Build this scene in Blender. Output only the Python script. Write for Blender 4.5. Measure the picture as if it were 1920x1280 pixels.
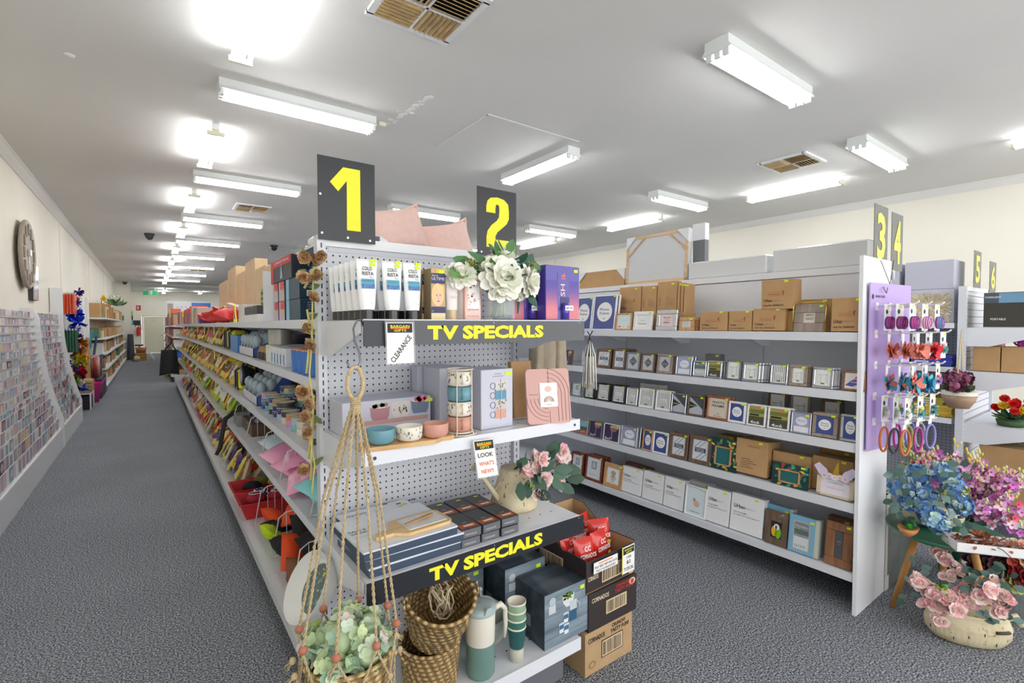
import bpy, math, random
from mathutils import Matrix, Vector
sc = bpy.context.scene
for o in list(bpy.data.objects): bpy.data.objects.remove(o)
COL = sc.collection
pi = math.pi; R_ = math.radians
# ---------------------------------------------------------------- camera
F_PX, HCAM = 920.0, 1.5
YAW, PIT, ROL = R_(36.4), R_(-1.95), R_(-0.1)
cy_, sy_, cp_, sp_ = math.cos(YAW), math.sin(YAW), math.cos(PIT), math.sin(PIT)
_f = Vector((sy_*cp_, cy_*cp_, sp_)); _r = Vector((cy_, -sy_, 0)); _u = _r.cross(_f)
_r2 = math.cos(ROL)*_r + math.sin(ROL)*_u; _u2 = -math.sin(ROL)*_r + math.cos(ROL)*_u
cd = bpy.data.cameras.new('camera'); cam = bpy.data.objects.new('camera', cd); COL.objects.link(cam)
cd.sensor_fit = 'HORIZONTAL'; cd.sensor_width = 36.0; cd.lens = F_PX/1920*36.0
cd.clip_start = .05; cd.clip_end = 100
m3 = Matrix((_r2, _u2, -_f)).transposed()
cam.matrix_world = Matrix.Translation((0, 0, HCAM)) @ m3.to_4x4()
sc.camera = cam
CAMP = Vector((0, 0, HCAM))
def P(px, py, ax, v):
    """the point of the photograph's pixel on the world plane ax = v"""
    d = _r2*((px-960)/F_PX) + _u2*(-(py-640)/F_PX) + _f
    i = 'xyz'.index(ax); t = (v-CAMP[i])/d[i]
    return CAMP + d*t
# ---------------------------------------------------------------- world, exposure
sc.view_settings.view_transform = 'Standard'; sc.view_settings.look = 'None'
sc.view_settings.gamma = 1; sc.view_settings.exposure = 0.74; sc.view_settings.use_curve_mapping = False
w = bpy.data.worlds.new('front_fill'); sc.world = w; w.use_nodes = True
w.node_tree.nodes['Background'].inputs[0].default_value = (0.99, 0.985, 0.98, 1)
w.node_tree.nodes['Background'].inputs[1].default_value = 1.7     # added fill light through the front left open behind the camera
TUBE_E = 21.0
try:
    sc.cycles.max_bounces = 8; sc.cycles.diffuse_bounces = 5; sc.cycles.glossy_bounces = 3
    sc.cycles.transparent_max_bounces = 12; sc.cycles.transmission_bounces = 6
    sc.cycles.use_light_tree = True; sc.cycles.sample_clamp_indirect = 4; sc.cycles.caustics_reflective = False; sc.cycles.caustics_refractive = False
except Exception: pass
# ---------------------------------------------------------------- materials
_mats = {}
def lin(c):
    if isinstance(c, str):
        c = [int(c[i:i+2], 16)/255 for i in (0, 2, 4)]
    return tuple((x/12.92 if x <= .04045 else ((x+.055)/1.055)**2.4) for x in c[:3]) + (1,)
def mat(c, rough=.5, metal=0, emit=0, alpha=1, trans=0, coat=0, noise=0, bump=0, scale=60, name=None):
    key = (c, rough, metal, emit, alpha, trans, coat, noise, bump, scale)
    if key in _mats: return _mats[key]
    m = bpy.data.materials.new(name or ('surface_%s' % c)); m.use_nodes = True
    nt = m.node_tree; b = nt.nodes['Principled BSDF']
    b.inputs['Base Color'].default_value = lin(c); b.inputs['Roughness'].default_value = rough
    b.inputs['Metallic'].default_value = metal
    if emit:
        b.inputs['Emission Color'].default_value = lin(c); b.inputs['Emission Strength'].default_value = emit
    if alpha < 1: b.inputs['Alpha'].default_value = alpha
    if trans: b.inputs['Transmission Weight'].default_value = trans
    if coat: b.inputs['Coat Weight'].default_value = coat
    if noise or bump:
        tc = nt.nodes.new('ShaderNodeTexCoord'); n = nt.nodes.new('ShaderNodeTexNoise'); n.inputs['Scale'].default_value = scale
        n.inputs['Detail'].default_value = 4
        nt.links.new(tc.outputs['Object'], n.inputs['Vector'])
        if noise:
            r = nt.nodes.new('ShaderNodeValToRGB'); L = lin(c)
            r.color_ramp.elements[0].position = .3; r.color_ramp.elements[1].position = .7
            r.color_ramp.elements[0].color = tuple(x*(1-noise) for x in L[:3]) + (1,)
            r.color_ramp.elements[1].color = tuple(min(1, x*(1+noise*.6)) for x in L[:3]) + (1,)
            nt.links.new(n.outputs['Fac'], r.inputs[0]); nt.links.new(r.outputs[0], b.inputs['Base Color'])
        if bump:
            bu = nt.nodes.new('ShaderNodeBump'); bu.inputs['Strength'].default_value = bump; bu.inputs['Distance'].default_value = .004
            nt.links.new(n.outputs['Fac'], bu.inputs['Height']); nt.links.new(bu.outputs[0], b.inputs['Normal'])
    _mats[key] = m
    return m
def nodes_mat(name, fn):
    if name in _mats: return _mats[name]
    m = bpy.data.materials.new(name); m.use_nodes = True; fn(m.node_tree, m.node_tree.nodes['Principled BSDF']); _mats[name] = m
    return m
def math_(nt, op, a, b=None, c=None):
    n = nt.nodes.new('ShaderNodeMath'); n.operation = op
    for i, v in enumerate((a, b, c)):
        if v is None: continue
        if isinstance(v, (int, float)): n.inputs[i].default_value = v
        else: nt.links.new(v, n.inputs[i])
    return n.outputs[0]
def mixc(nt, fac, a, b):
    n = nt.nodes.new('ShaderNodeMix'); n.data_type = 'RGBA'
    nt.links.new(fac, n.inputs[0])
    for i, v in ((6, a), (7, b)):
        if isinstance(v, tuple): n.inputs[i].default_value = v
        else: nt.links.new(v, n.inputs[i])
    return n.outputs[2]
def objxyz(nt):
    tc = nt.nodes.new('ShaderNodeTexCoord'); s = nt.nodes.new('ShaderNodeSeparateXYZ'); nt.links.new(tc.outputs['Object'], s.inputs[0])
    return tc.outputs['Object'], s.outputs[0], s.outputs[1], s.outputs[2]
def noise_(nt, vec, scale, detail=3):
    n = nt.nodes.new('ShaderNodeTexNoise'); n.inputs['Scale'].default_value = scale; n.inputs['Detail'].default_value = detail
    nt.links.new(vec, n.inputs['Vector']); return n.outputs['Fac']
def bump_(nt, b, h, strength=.4, dist=.003):
    n = nt.nodes.new('ShaderNodeBump'); n.inputs['Strength'].default_value = strength; n.inputs['Distance'].default_value = dist
    nt.links.new(h, n.inputs['Height']); nt.links.new(n.outputs[0], b.inputs['Normal'])
def peg(ua, base, pitch=.025, r=.0036, name='pegboard'):
    """sheet with round holes; ua = which object axis runs along the sheet ('x' or 'y')"""
    def fn(nt, b):
        v, x, y, z = objxyz(nt); u = x if ua == 'x' else y
        def cell(q):
            return math_(nt, 'SUBTRACT', math_(nt, 'MODULO', math_(nt, 'ADD', q, 50.0), pitch), pitch/2)
        a, c = cell(u), cell(z)
        d = math_(nt, 'SQRT', math_(nt, 'ADD', math_(nt, 'MULTIPLY', a, a), math_(nt, 'MULTIPLY', c, c)))
        m = math_(nt, 'LESS_THAN', d, r)
        nt.links.new(mixc(nt, m, lin(base), (.012, .012, .014, 1)), b.inputs['Base Color']); b.inputs['Roughness'].default_value = .45
    return nodes_mat('%s_%s_%s' % (name, ua, base), fn)
def slots(ua, base):
    """upright with a row of vertical slots"""
    def fn(nt, b):
        v, x, y, z = objxyz(nt); u = x if ua == 'x' else y
        q = math_(nt, 'SUBTRACT', math_(nt, 'MODULO', math_(nt, 'ADD', z, 50.0), .030), .015)
        m = math_(nt, 'MULTIPLY', math_(nt, 'LESS_THAN', math_(nt, 'ABSOLUTE', q), .009), math_(nt, 'LESS_THAN', math_(nt, 'ABSOLUTE', u), .0025))
        nt.links.new(mixc(nt, m, lin(base), (.01, .01, .012, 1)), b.inputs['Base Color']); b.inputs['Roughness'].default_value = .35
    return nodes_mat('slotted_upright_%s_%s' % (ua, base), fn)
def wood(c1, c2, axis='x', scale=14):
    def fn(nt, b):
        v, x, y, z = objxyz(nt)
        mp = nt.nodes.new('ShaderNodeMapping'); nt.links.new(v, mp.inputs[0])
        mp.inputs['Scale'].default_value = {'x': (.12, 1, 1), 'y': (1, .12, 1), 'z': (1, 1, .12)}[axis]
        n = noise_(nt, mp.outputs[0], scale*4, 5)
        r = nt.nodes.new('ShaderNodeValToRGB'); r.color_ramp.elements[0].position = .35; r.color_ramp.elements[1].position = .65
        r.color_ramp.elements[0].color = lin(c1); r.color_ramp.elements[1].color = lin(c2)
        nt.links.new(n, r.inputs[0]); nt.links.new(r.outputs[0], b.inputs['Base Color']); b.inputs['Roughness'].default_value = .5
    return nodes_mat('wood_%s_%s_%s_%s' % (c1, c2, axis, scale), fn)
# ---------------------------------------------------------------- mesh builder
_txt = {}
def text_shape(s, bold):
    k = (s, bold)
    if k in _txt: return _txt[k]
    cu = bpy.data.curves.new('t', 'FONT'); cu.body = s; cu.size = 1; cu.offset = bold; cu.resolution_u = 2; cu.fill_mode = 'FRONT'
    ob = bpy.data.objects.new('t', cu); me = ob.to_mesh()
    v = [(p.co.x, p.co.y) for p in me.vertices]; f = [tuple(p.vertices) for p in me.polygons]
    ob.to_mesh_clear(); bpy.data.objects.remove(ob); bpy.data.curves.remove(cu)
    if not v: v = [(0, 0)]; f = []
    x0 = min(p[0] for p in v); x1 = max(p[0] for p in v); y0 = min(p[1] for p in v); y1 = max(p[1] for p in v)
    _txt[k] = (v, f, x0, x1, y0, y1)
    return _txt[k]
class MB:
    def __init__(s): s.v = []; s.f = []; s.mi = []; s.sm = []; s.mats = []; s.M = Matrix.Identity(4)
    def _m(s, m):
        if m not in s.mats: s.mats.append(m)
        return s.mats.index(m)
    def add(s, vs, fs, m, smooth=False):
        n = len(s.v); M = s.M
        s.v += [tuple(M @ Vector(p)) for p in vs]
        k = s._m(m)
        for f in fs: s.f.append(tuple(i+n for i in f)); s.mi.append(k); s.sm.append(smooth)
        return s
    def box(s, x0, y0, z0, x1, y1, z1, m):
        v = [(x0, y0, z0), (x1, y0, z0), (x1, y1, z0), (x0, y1, z0), (x0, y0, z1), (x1, y0, z1), (x1, y1, z1), (x0, y1, z1)]
        return s.add(v, [(0, 3, 2, 1), (4, 5, 6, 7), (0, 1, 5, 4), (1, 2, 6, 5), (2, 3, 7, 6), (3, 0, 4, 7)], m)
    def rbox(s, x0, y0, z0, x1, y1, z1, m, r=.004):
        """box with chamfered vertical and horizontal edges"""
        r = min(r, (x1-x0)/3, (y1-y0)/3, (z1-z0)/3)
        def ring(z, i):
            a, b, c, d = x0+i, y0+i, x1-i, y1-i; q = r
            return [(a+q, b, z), (c-q, b, z), (c, b+q, z), (c, d-q, z), (c-q, d, z), (a+q, d, z), (a, d-q, z), (a, b+q, z)]
        rings = [ring(z0, r), ring(z0+r, 0), ring(z1-r, 0), ring(z1, r)]
        v = sum(rings, []); f = [tuple(range(7, -1, -1)), tuple(range(24, 32))]
        for k in range(3):
            for i in range(8):
                j = (i+1) % 8; f.append((k*8+i, k*8+j, k*8+8+j, k*8+8+i))
        return s.add(v, f, m)
    def quad(s, a, b, c, d, m): return s.add([a, b, c, d], [(0, 1, 2, 3)], m)
    def prism(s, poly, m, t, plane='xz', off=0.0, smooth=False):
        """extrude a 2D polygon; plane names the axes of the polygon, t the depth along the third axis"""
        def mk(a, b, c):
            return {'xz': (a, c, b), 'xy': (a, b, c), 'yz': (c, a, b)}[plane]
        n = len(poly); v = [mk(a, b, off) for a, b in poly] + [mk(a, b, off+t) for a, b in poly]
        f = [tuple(range(n-1, -1, -1)), tuple(range(n, 2*n))] + [(i, (i+1) % n, n+(i+1) % n, n+i) for i in range(n)]
        return s.add(v, f, m, smooth)
    def lathe(s, prof, m, seg=24, c=(0, 0, 0), sx=1, sy=1, flute=0, nfl=0, a0=0):
        v = []; f = []
        for r, z in prof:
            for i in range(seg):
                a = 2*pi*i/seg + a0; rr = r*(1 + (flute*math.cos(nfl*a) if flute else 0))
                v.append((c[0]+rr*sx*math.cos(a), c[1]+rr*sy*math.sin(a), c[2]+z))
        for k in range(len(prof)-1):
            for i in range(seg):
                j = (i+1) % seg; f.append((k*seg+i, k*seg+j, (k+1)*seg+j, (k+1)*seg+i))
        return s.add(v, f, m, True)
    def disc(s, r, z, m, seg=24, c=(0, 0, 0), sx=1, sy=1, up=True):
        v = [(c[0]+r*sx*math.cos(2*pi*i/seg), c[1]+r*sy*math.sin(2*pi*i/seg), c[2]+z) for i in range(seg)]
        return s.add(v, [tuple(range(seg)) if up else tuple(range(seg-1, -1, -1))], m)
    def cyl(s, c, r, h, m, seg=20, r2=None):
        r2 = r if r2 is None else r2
        s.lathe([(r, 0), (r2, h)], m, seg, c); s.disc(r, 0, m, seg, c, up=False); s.disc(r2, h, m, seg, c); return s
    def tube(s, pts, r, m, seg=6, closed=False):
        pts = [Vector(p) for p in pts]; n = len(pts); v = []; f = []; prev = None
        rr = r if isinstance(r, (list, tuple)) else [r]*n
        for i, p in enumerate(pts):
            a = pts[(i-1) % n] if (closed or i) else p; b = pts[(i+1) % n] if (closed or i < n-1) else p
            t = (b-a); t = t.normalized() if t.length > 1e-9 else Vector((0, 0, 1))
            if prev is None:
                u = t.orthogonal().normalized()
            else:
                u = prev - t*prev.dot(t); u = u.normalized() if u.length > 1e-6 else t.orthogonal().normalized()
            prev = u; w_ = t.cross(u)
            for k in range(seg):
                g = 2*pi*k/seg; v.append(tuple(p + u*rr[i]*math.cos(g) + w_*rr[i]*math.sin(g)))
        for i in range(n if closed else n-1):
            i2 = (i+1) % n
            for k in range(seg):
                k2 = (k+1) % seg; f.append((i*seg+k, i*seg+k2, i2*seg+k2, i2*seg+k))
        if not closed: f.append(tuple(range(seg-1, -1, -1))); f.append(tuple(range((n-1)*seg, n*seg)))
        return s.add(v, f, m, True)
    def ball(s, c, r, m, seg=10, rings=6, sz=1.0, sx=1.0, sy=1.0):
        prof = [(max(1e-4, r*math.sin(pi*k/rings)), -r*sz*math.cos(pi*k/rings)) for k in range(rings+1)]
        return s.lathe(prof, m, seg, c, sx, sy)
    def text(s, t, o, right, up, h, m, w=None, bold=.0, lift=.0006, center=False):
        """flat lettering: o lower-left (or centre) point, h cap height, w fits the width"""
        v, f, x0, x1, y0, y1 = text_shape(t, bold)
        o = Vector(o); rt = Vector(right).normalized(); u = Vector(up).normalized(); n = rt.cross(u)*lift
        ky = h/.7 if y1 - y0 < 1e-6 else h/max(y1-y0, .5); kx = ky if w is None else w/max(1e-6, x1-x0)
        cx = (x1+x0)/2 if center else x0; cyy = (y0+y1)/2 if center else y0
        return s.add([tuple(o + rt*((a-cx)*kx) + u*((b-cyy)*ky) + n) for a, b in v], f, m)
    def rect(s, o, right, up, w_, h, m, lift=.0004):
        """thin printed or stuck-on rectangle; o lower-left"""
        o = Vector(o); rt = Vector(right).normalized(); u = Vector(up).normalized(); n = rt.cross(u)*lift
        a = o+n; return s.add([tuple(a), tuple(a+rt*w_), tuple(a+rt*w_+u*h), tuple(a+u*h)], [(0, 1, 2, 3)], m)
    def poly(s, pts2, o, right, up, m, lift=.0005):
        o = Vector(o); rt = Vector(right).normalized(); u = Vector(up).normalized(); n = rt.cross(u)*lift
        return s.add([tuple(o+n+rt*a+u*b) for a, b in pts2], [tuple(range(len(pts2)))], m)
    def oval(s, c, right, up, rx, ry, m, lift=.0006, seg=16):
        return s.poly([(rx*math.cos(2*pi*i/seg), ry*math.sin(2*pi*i/seg)) for i in range(seg)], c, right, up, m, lift)
    def build(s, name, parent=None, loc=None, rz=0):
        me = bpy.data.meshes.new(name); me.from_pydata(s.v, [], s.f)
        for m in s.mats: me.materials.append(m)
        me.polygons.foreach_set('material_index', s.mi); me.polygons.foreach_set('use_smooth', s.sm)
        me.update(); o = bpy.data.objects.new(name, me); COL.objects.link(o)
        if parent: o.parent = parent
        if loc is not None: o.location = loc
        if rz: o.rotation_euler = (0, 0, rz)
        return o
def T(x=0, y=0, z=0, rx=0, ry=0, rz=0, s=1):
    return Matrix.Translation((x, y, z)) @ Matrix.Rotation(rz, 4, 'Z') @ Matrix.Rotation(ry, 4, 'Y') @ Matrix.Rotation(rx, 4, 'X') @ Matrix.Scale(s, 4)
_labels = {}
def tag(o, label, cat, group=None):
    o['label'] = label; o['category'] = cat
    if group: o['group'] = group
    _labels.setdefault(label, []).append(o)
    return o
def thing(name, label, cat, loc=(0, 0, 0), rz=0, group=None, rx=0, ry=0):
    o = bpy.data.objects.new(name, None); COL.objects.link(o); o.empty_display_size = .05
    o.location = loc; o.rotation_euler = (rx, ry, rz)
    return tag(o, label, cat, group)
def solo(mb, name, label, cat, group=None, loc=None, rz=0):
    return tag(mb.build(name, None, loc, rz), label, cat, group)
def struct(mb, name, parent=None):
    o = mb.build(name, parent)
    if not parent: o['kind'] = 'structure'
    return o
def kids(o): return [c for c in COL.objects if c.parent == o]
def dup(root, loc, rz, label, group=None, rx=0, ry=0, scale=None, children=None):
    r = root.copy(); COL.objects.link(r); r.location = loc; r.rotation_euler = (rx, ry, rz); r['label'] = label
    if scale: r.scale = scale
    if group: r['group'] = group
    _labels.setdefault(label, []).append(r)
    for ch in (children if children is not None else kids(root)):
        c = ch.copy(); COL.objects.link(c); c.parent = r
        for g in (kids(ch) if children is None else []):
            d = g.copy(); COL.objects.link(d); d.parent = c
    return r
_ones = 'zeroth first second third fourth fifth sixth seventh eighth ninth tenth eleventh twelfth thirteenth fourteenth fifteenth sixteenth seventeenth eighteenth nineteenth'.split()
def nth(n):
    if n > 99: return 'hundred-and-' + nth(n-100) if n > 100 else 'hundredth'
    if n < 20: return _ones[n]
    t, u = divmod(n, 10)
    tens = ['', '', 'twent', 'thirt', 'fort', 'fift', 'sixt', 'sevent', 'eight', 'ninet']
    return tens[t]+'ieth' if u == 0 else tens[t]+'y-'+_ones[u]
X_, Y_, Z_ = Vector((1, 0, 0)), Vector((0, 1, 0)), Vector((0, 0, 1))
WHITE = mat('EDEFF3', .4, name='white_powder_coat'); SHELF = mat('E2E5EC', .35, name='shelf_white_steel')
GREYW = mat('C9CDD6', .4, name='pale_grey_steel')
YEL = mat('F4EE2A', .5, name='yellow_vinyl'); BLK = mat('24272B', .3, name='black_gloss_sign')
TAG = mat('D8F01C', .6, name='fluoro_price_sticker'); PAPER = mat('F2F2F0', .6, name='white_paper'); INK = mat('222226', .6, name='black_ink')
KRAFT = mat('BE986A', .8, noise=.08, scale=9, name='kraft_cardboard'); KRAFTD = mat('8E6B45', .85, name='dark_kraft_edge')
GLASS = mat('EAF2F4', .05, alpha=.22, name='clear_plastic'); WIRE = mat('E8E8EA', .3, metal=.1, name='white_wire')
TGREY = mat('8A8D92', .6, name='grey_print'); ORG = mat('E8721C', .6, name='orange_ink'); RED = mat('C8242B', .5, name='red_plastic')
# ---------------------------------------------------------------- room shell
CEIL, XL, XR, YB, YF = 3.4, -1.24, 9.0, 33.0, -2.6
def _carpet(nt, b):
    v, x, y, z = objxyz(nt)
    n = noise_(nt, v, 135, 4); n2 = noise_(nt, v, 1.3, 2)
    r = nt.nodes.new('ShaderNodeValToRGB'); e = r.color_ramp.elements
    e[0].position = .38; e[0].color = lin('3C4047'); e[1].position = .64; e[1].color = lin('BABDC3')
    k = e.new(.5); k.color = lin('74787F')
    nt.links.new(n, r.inputs[0])
    dk = math_(nt, 'MULTIPLY', math_(nt, 'SUBTRACT', n2, .5), .35)
    hs = nt.nodes.new('ShaderNodeHueSaturation'); nt.links.new(math_(nt, 'ADD', dk, 1.0), hs.inputs['Value']); nt.links.new(r.outputs[0], hs.inputs['Color'])
    nt.links.new(hs.outputs[0], b.inputs['Base Color']); b.inputs['Roughness'].default_value = .95
    b.inputs['Specular IOR Level'].default_value = .1
    bump_(nt, b, n, .25, .0006)
CARPET = nodes_mat('grey_blue_carpet', _carpet)
CEILM = mat('DEDDDA', .85, noise=.02, scale=1.2, name='painted_ceiling'); CREAM = mat('F4F0E3', .8, noise=.02, scale=1.5, name='cream_paint')
CORN = mat('E9E8E4', .7, name='cornice_paint'); DOORC = mat('E3DDC6', .5, name='cream_door_paint')
m = MB(); m.box(XL-.1, YF, -.08, XR+.1, YB+.1, 0, CARPET); struct(m, 'floor')
m = MB(); m.box(XL-.1, YF, CEIL, XR+.1, 27.6, CEIL+.1, CEILM)
m.box(XL-.1, 27.6, CEIL-.1, XR+.1, YB+.1, CEIL+.1, CEILM); struct(m, 'ceiling')
m = MB(); m.box(XL-.1, YF, 0, XL, YB+.1, CEIL, CREAM)
for y in (1.2, 6.5, 11.6, 16.7, 21.8): m.box(XL, y-.03, 0, XL+.008, y+.03, CEIL, mat('E9E3D2', .7))
struct(m, 'wall_left')
m = MB(); m.box(XR, YF, 0, XR+.1, YB+.1, CEIL, CREAM)
for y in (1.0, 5.6, 10.2, 14.8): m.box(XR-.008, y-.03, 0, XR, y+.03, CEIL, mat('E9E3D2', .7))
struct(m, 'wall_right')
m = MB(); m.box(XL, YB, 0, -.36, YB+.1, CEIL, CREAM); m.box(.71, YB, 0, XR, YB+.1, CEIL, CREAM); m.box(-.36, YB, 2.04, .71, YB+.1, CEIL, CREAM); struct(m, 'wall_back')
m = MB(); m.box(XL, 27.4, 0, -.66, 27.6, CEIL, CREAM); m.box(-.70, 27.38, 0, -.65, 27.4, CEIL, mat('F0ECDD', .7)); struct(m, 'wall_nib')
m = MB()
for xx, sgn in ((XL, 1), (XR, -1)):
    pr = [(0, 0), (0, -.10), (.012*sgn, -.10), (.025*sgn, -.075), (.07*sgn, -.022), (.09*sgn, -.012), (.09*sgn, 0)]
    m = MB(); m.prism([(xx+a, CEIL+b) for a, b in pr], CORN, 30.0, 'xz', YF)
    struct(m, 'trim_1' if sgn > 0 else 'trim_2')
m = MB(); m.box(XL+.001, YF, 0, XL+.015, 27.3, .09, CORN); struct(m, 'baseboard_left')
m = MB(); m.box(XR-.015, YF, 0, XR-.001, 32.9, .09, CORN); struct(m, 'baseboard_right')
# the door at the far end
d = MB(); d.box(-.28, YB-.02, .01, .63, YB+.02, 1.98, DOORC); d.text('STAFF', (.10, YB-.021, 1.74), X_, Z_, .035, TGREY)
dr = struct(d, 'door_1')
k = MB(); k.tube([(.55, YB-.02, .98), (.55, YB-.07, .98), (.47, YB-.07, .98)], .012, mat('8C7A55', .3, 1)); k.build('door_handle', dr)
k = MB(); k.box(-.35, YB-.04, 0, -.285, YB, 2.04, DOORC); k.box(.635, YB-.04, 0, .70, YB, 2.04, DOORC); k.box(-.35, YB-.04, 1.985, .70, YB, 2.05, DOORC); k.build('door_frame', dr)
# shallow raised outline of the ceiling access panel, and filler marks beside it
m = MB(); HM = mat('E0E0DF', .8)
for a, b in (((2.50, 3.76), (3.62, 3.745)), ((2.50, 3.76), (2.50, 4.75))):
    x0, x1 = sorted((a[0], b[0])); y0, y1 = sorted((a[1], b[1])); m.box(x0-.008, y0-.008, CEIL-.006, x1+.008, y1+.008, CEIL, HM)
struct(m, 'trim_3')
m = MB(); PL = mat('ECECEA', .9); rp = random.Random(3)
for i in range(26):
    t = i/25; q = P(722+t*85, 236-t*56+rp.uniform(-5, 5), 'z', CEIL); m.ball((q.x, q.y, CEIL), rp.uniform(.012, .03), PL, 8, 4, .12)
for a, c, s_ in ((772, 212, .022), (130, 103, .035), (134, 106, .02), (745, 208, .012)): q = P(a, c, 'z', CEIL); m.ball((q.x, q.y, CEIL), s_, PL, 8, 4, .3)
q = P(716, 236, 'z', CEIL-.03); m.box(q.x-.03, q.y-.02, CEIL-.035, q.x+.03, q.y+.02, CEIL, mat('E6E2CC', .5)); struct(m, 'trim_4')
# ---------------------------------------------------------------- lamps
TUBE = mat('FFFFFF', .4, emit=TUBE_E, name='lit_tube'); HOUS = mat('E6EAEA', .4, name='fitting_white'); CAPM = mat('D9D5BF', .5, name='ivory_lampholder')
def troffer():
    r = thing('fluorescent_light', '', 'ceiling light', (0, 0, CEIL))
    h = MB(); h.prism([(-.085, 0), (-.085, -.055), (-.105, -.085), (.105, -.085), (.085, -.055), (.085, 0)], HOUS, 1.24, 'yz', -.62); h.build('housing', r)
    for yy in (-.055, .055):
        t = MB(); t.tube([(-.585, yy, -.105), (.585, yy, -.105)], .016, TUBE, 8); t.build('tube', r)
    for xx in (-.6, .6):
        c = MB(); q = [(-.08, -.07), (-.08, -.125), (-.04, -.125), (-.04, -.09), (-.02, -.09), (-.02, -.125), (.02, -.125), (.02, -.09), (.04, -.09), (.04, -.125), (.08, -.125), (.08, -.07)]
        c.prism(q, HOUS, .024, 'yz', xx-.012); c.build('lamp_holder', r)
    return r
def batten():
    r = thing('bare_batten_light', '', 'ceiling light', (0, 0, CEIL))
    h = MB(); h.box(-.62, -.03, -.05, .62, .03, 0, HOUS); h.build('housing', r)
    for yy in (-.05, .05):
        t = MB(); t.tube([(-.585, yy, -.085), (.585, yy, -.085)], .015, TUBE, 8); t.build('tube', r)
    for xx in (-.6, .6):
        c = MB(); c.prism([(-.03, -.045), (-.03, -.07), (-.072, -.07), (-.072, -.105), (.072, -.105), (.072, -.07), (.03, -.07), (.03, -.045)], CAPM, .024, 'yz', xx-.012); c.build('lamp_holder', r)
    return r
TR, BT = troffer(), batten(); _trk, _btk = kids(TR), kids(BT)
row_w = {0: 'left aisle row', 1: 'middle row', 2: 'right wall row'}
fixtures = []
for i in range(8): fixtures.append((0, 'T', 1.085, 4.48+2.78*i))
for i in range(9): fixtures.append((0, 'M', .54, 3.27+2.78*i))
for i in range(4): fixtures.append((1, 'T', 3.69, 1.87+5.54*i))
for i in range(4): fixtures.append((1, 'L', 3.69, 4.50+5.54*i))
for i, yy in enumerate((1.98, 4.48, 7.4, 10.2, 13.0, 15.8, 18.6)): fixtures.append((2, 'T', 6.42, yy))
for i in range(6): fixtures.append((2, 'M', 7.18, .45+2.76*i))
fixtures += [(0, 'M', .62, 29.4), (1, 'M', 3.7, 29.4), (2, 'M', 6.6, 29.4), (0, 'M', .62, 31.6), (1, 'M', 2.2, 31.0), (1, 'M', 4.6, 31.0)]
cnt = {}
for col, ty, x, y in fixtures:
    k_ = (col, ty); cnt[k_] = cnt.get(k_, 0)+1
    kind = {'T': 'crosswise housed', 'L': 'lengthwise housed', 'M': 'bare batten'}[ty]
    lab = '%s tube light, %s nearest of the %s' % (kind, nth(cnt[k_]), row_w[col])
    z = CEIL if y < 27 else CEIL-.1
    dup(BT if ty == 'M' else TR, (x, y, z), 0 if ty == 'T' else pi/2, lab, 'fluorescent lights on the ceiling', children=_btk if ty == 'M' else _trk)
for o in _trk+_btk+[TR, BT]: bpy.data.objects.remove(o)
def unreg():
    for k in list(_labels): _labels[k] = [o for o in _labels[k] if o is not None]
_labels.pop('', None)
# ceiling air vents with four louvre quadrants
VW = mat('E9EAEC', .5); VT = mat('B79B6B', .6, noise=.25, scale=12, name='dusty_louvre'); VD = mat('1E1812', .9)
def vent(x, y, s, label):
    r = thing('ceiling_vent', label, 'air vent', (x, y, CEIL), 0, 'ceiling air vents')
    h = s/2; f = MB()
    for a in ((-h-.03, -h-.03, h+.03, -h+.012), (-h-.03, h-.012, h+.03, h+.03), (-h-.03, -h, -h+.012, h), (h-.012, -h, h+.03, h)): f.box(a[0], a[1], -.018, a[2], a[3], 0, VW)
    f.box(-.008, -h, -.02, .008, h, 0, VW); f.box(-h, -.008, -.02, h, .008, 0, VW); f.build('frame', r)
    b = MB(); b.box(-h, -h, -.003, h, h, -.001, VD); b.build('backing', r)
    for qx in (-1, 1):
        for qy in (-1, 1):
            l = MB(); n = 7
            for i in range(n):
                c = (i+.6)/n*(h-.02)
                if qx*qy > 0: l.M = T(qx*c+qx*.005, qy*h/2, -.018, ry=R_(35*qx)); l.box(-.014, -h/2+.012, -.002, .014, h/2-.012, .002, VT)
                else: l.M = T(qx*h/2, qy*c+qy*.005, -.018, rx=R_(-35*qy)); l.box(-h/2+.012, -.014, -.002, h/2-.012, .014, .002, VT)
            l.build('louvre', r)
vent(1.37, 2.70, .50, 'dusty tan ceiling vent at the top of the picture, nearest one')
vent(6.10, 2.74, .48, 'dusty tan ceiling vent beside the bare batten, over the right shelves')
vent(1.37, 8.95, .44, 'dusty tan ceiling vent farthest down the aisle, left of the black 1 sign')
vent(1.37, 20.0, .44, 'small dusty ceiling vent far down the aisle above the boxes')
# dome cameras
DK = mat('25272B', .25)
for x, y, z, lab in ((.03, 12.7, CEIL, 'small black dome camera above the aisle, left one'), (2.42, 12.84, CEIL, 'small black dome camera above the middle shelves, right one'), (-.84, 27.2, CEIL, 'dark dome camera on the ceiling by the far cream pier')):
    r = thing('dome_camera', lab, 'security camera', (x, y, z), 0, 'dome cameras on the ceiling')
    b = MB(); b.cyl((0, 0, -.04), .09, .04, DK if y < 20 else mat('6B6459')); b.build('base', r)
    b = MB(); b.lathe([(.001, -.13), (.035, -.122), (.06, -.10), (.075, -.07), (.08, -.04)], DK, 16); b.build('dome', r)
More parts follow.
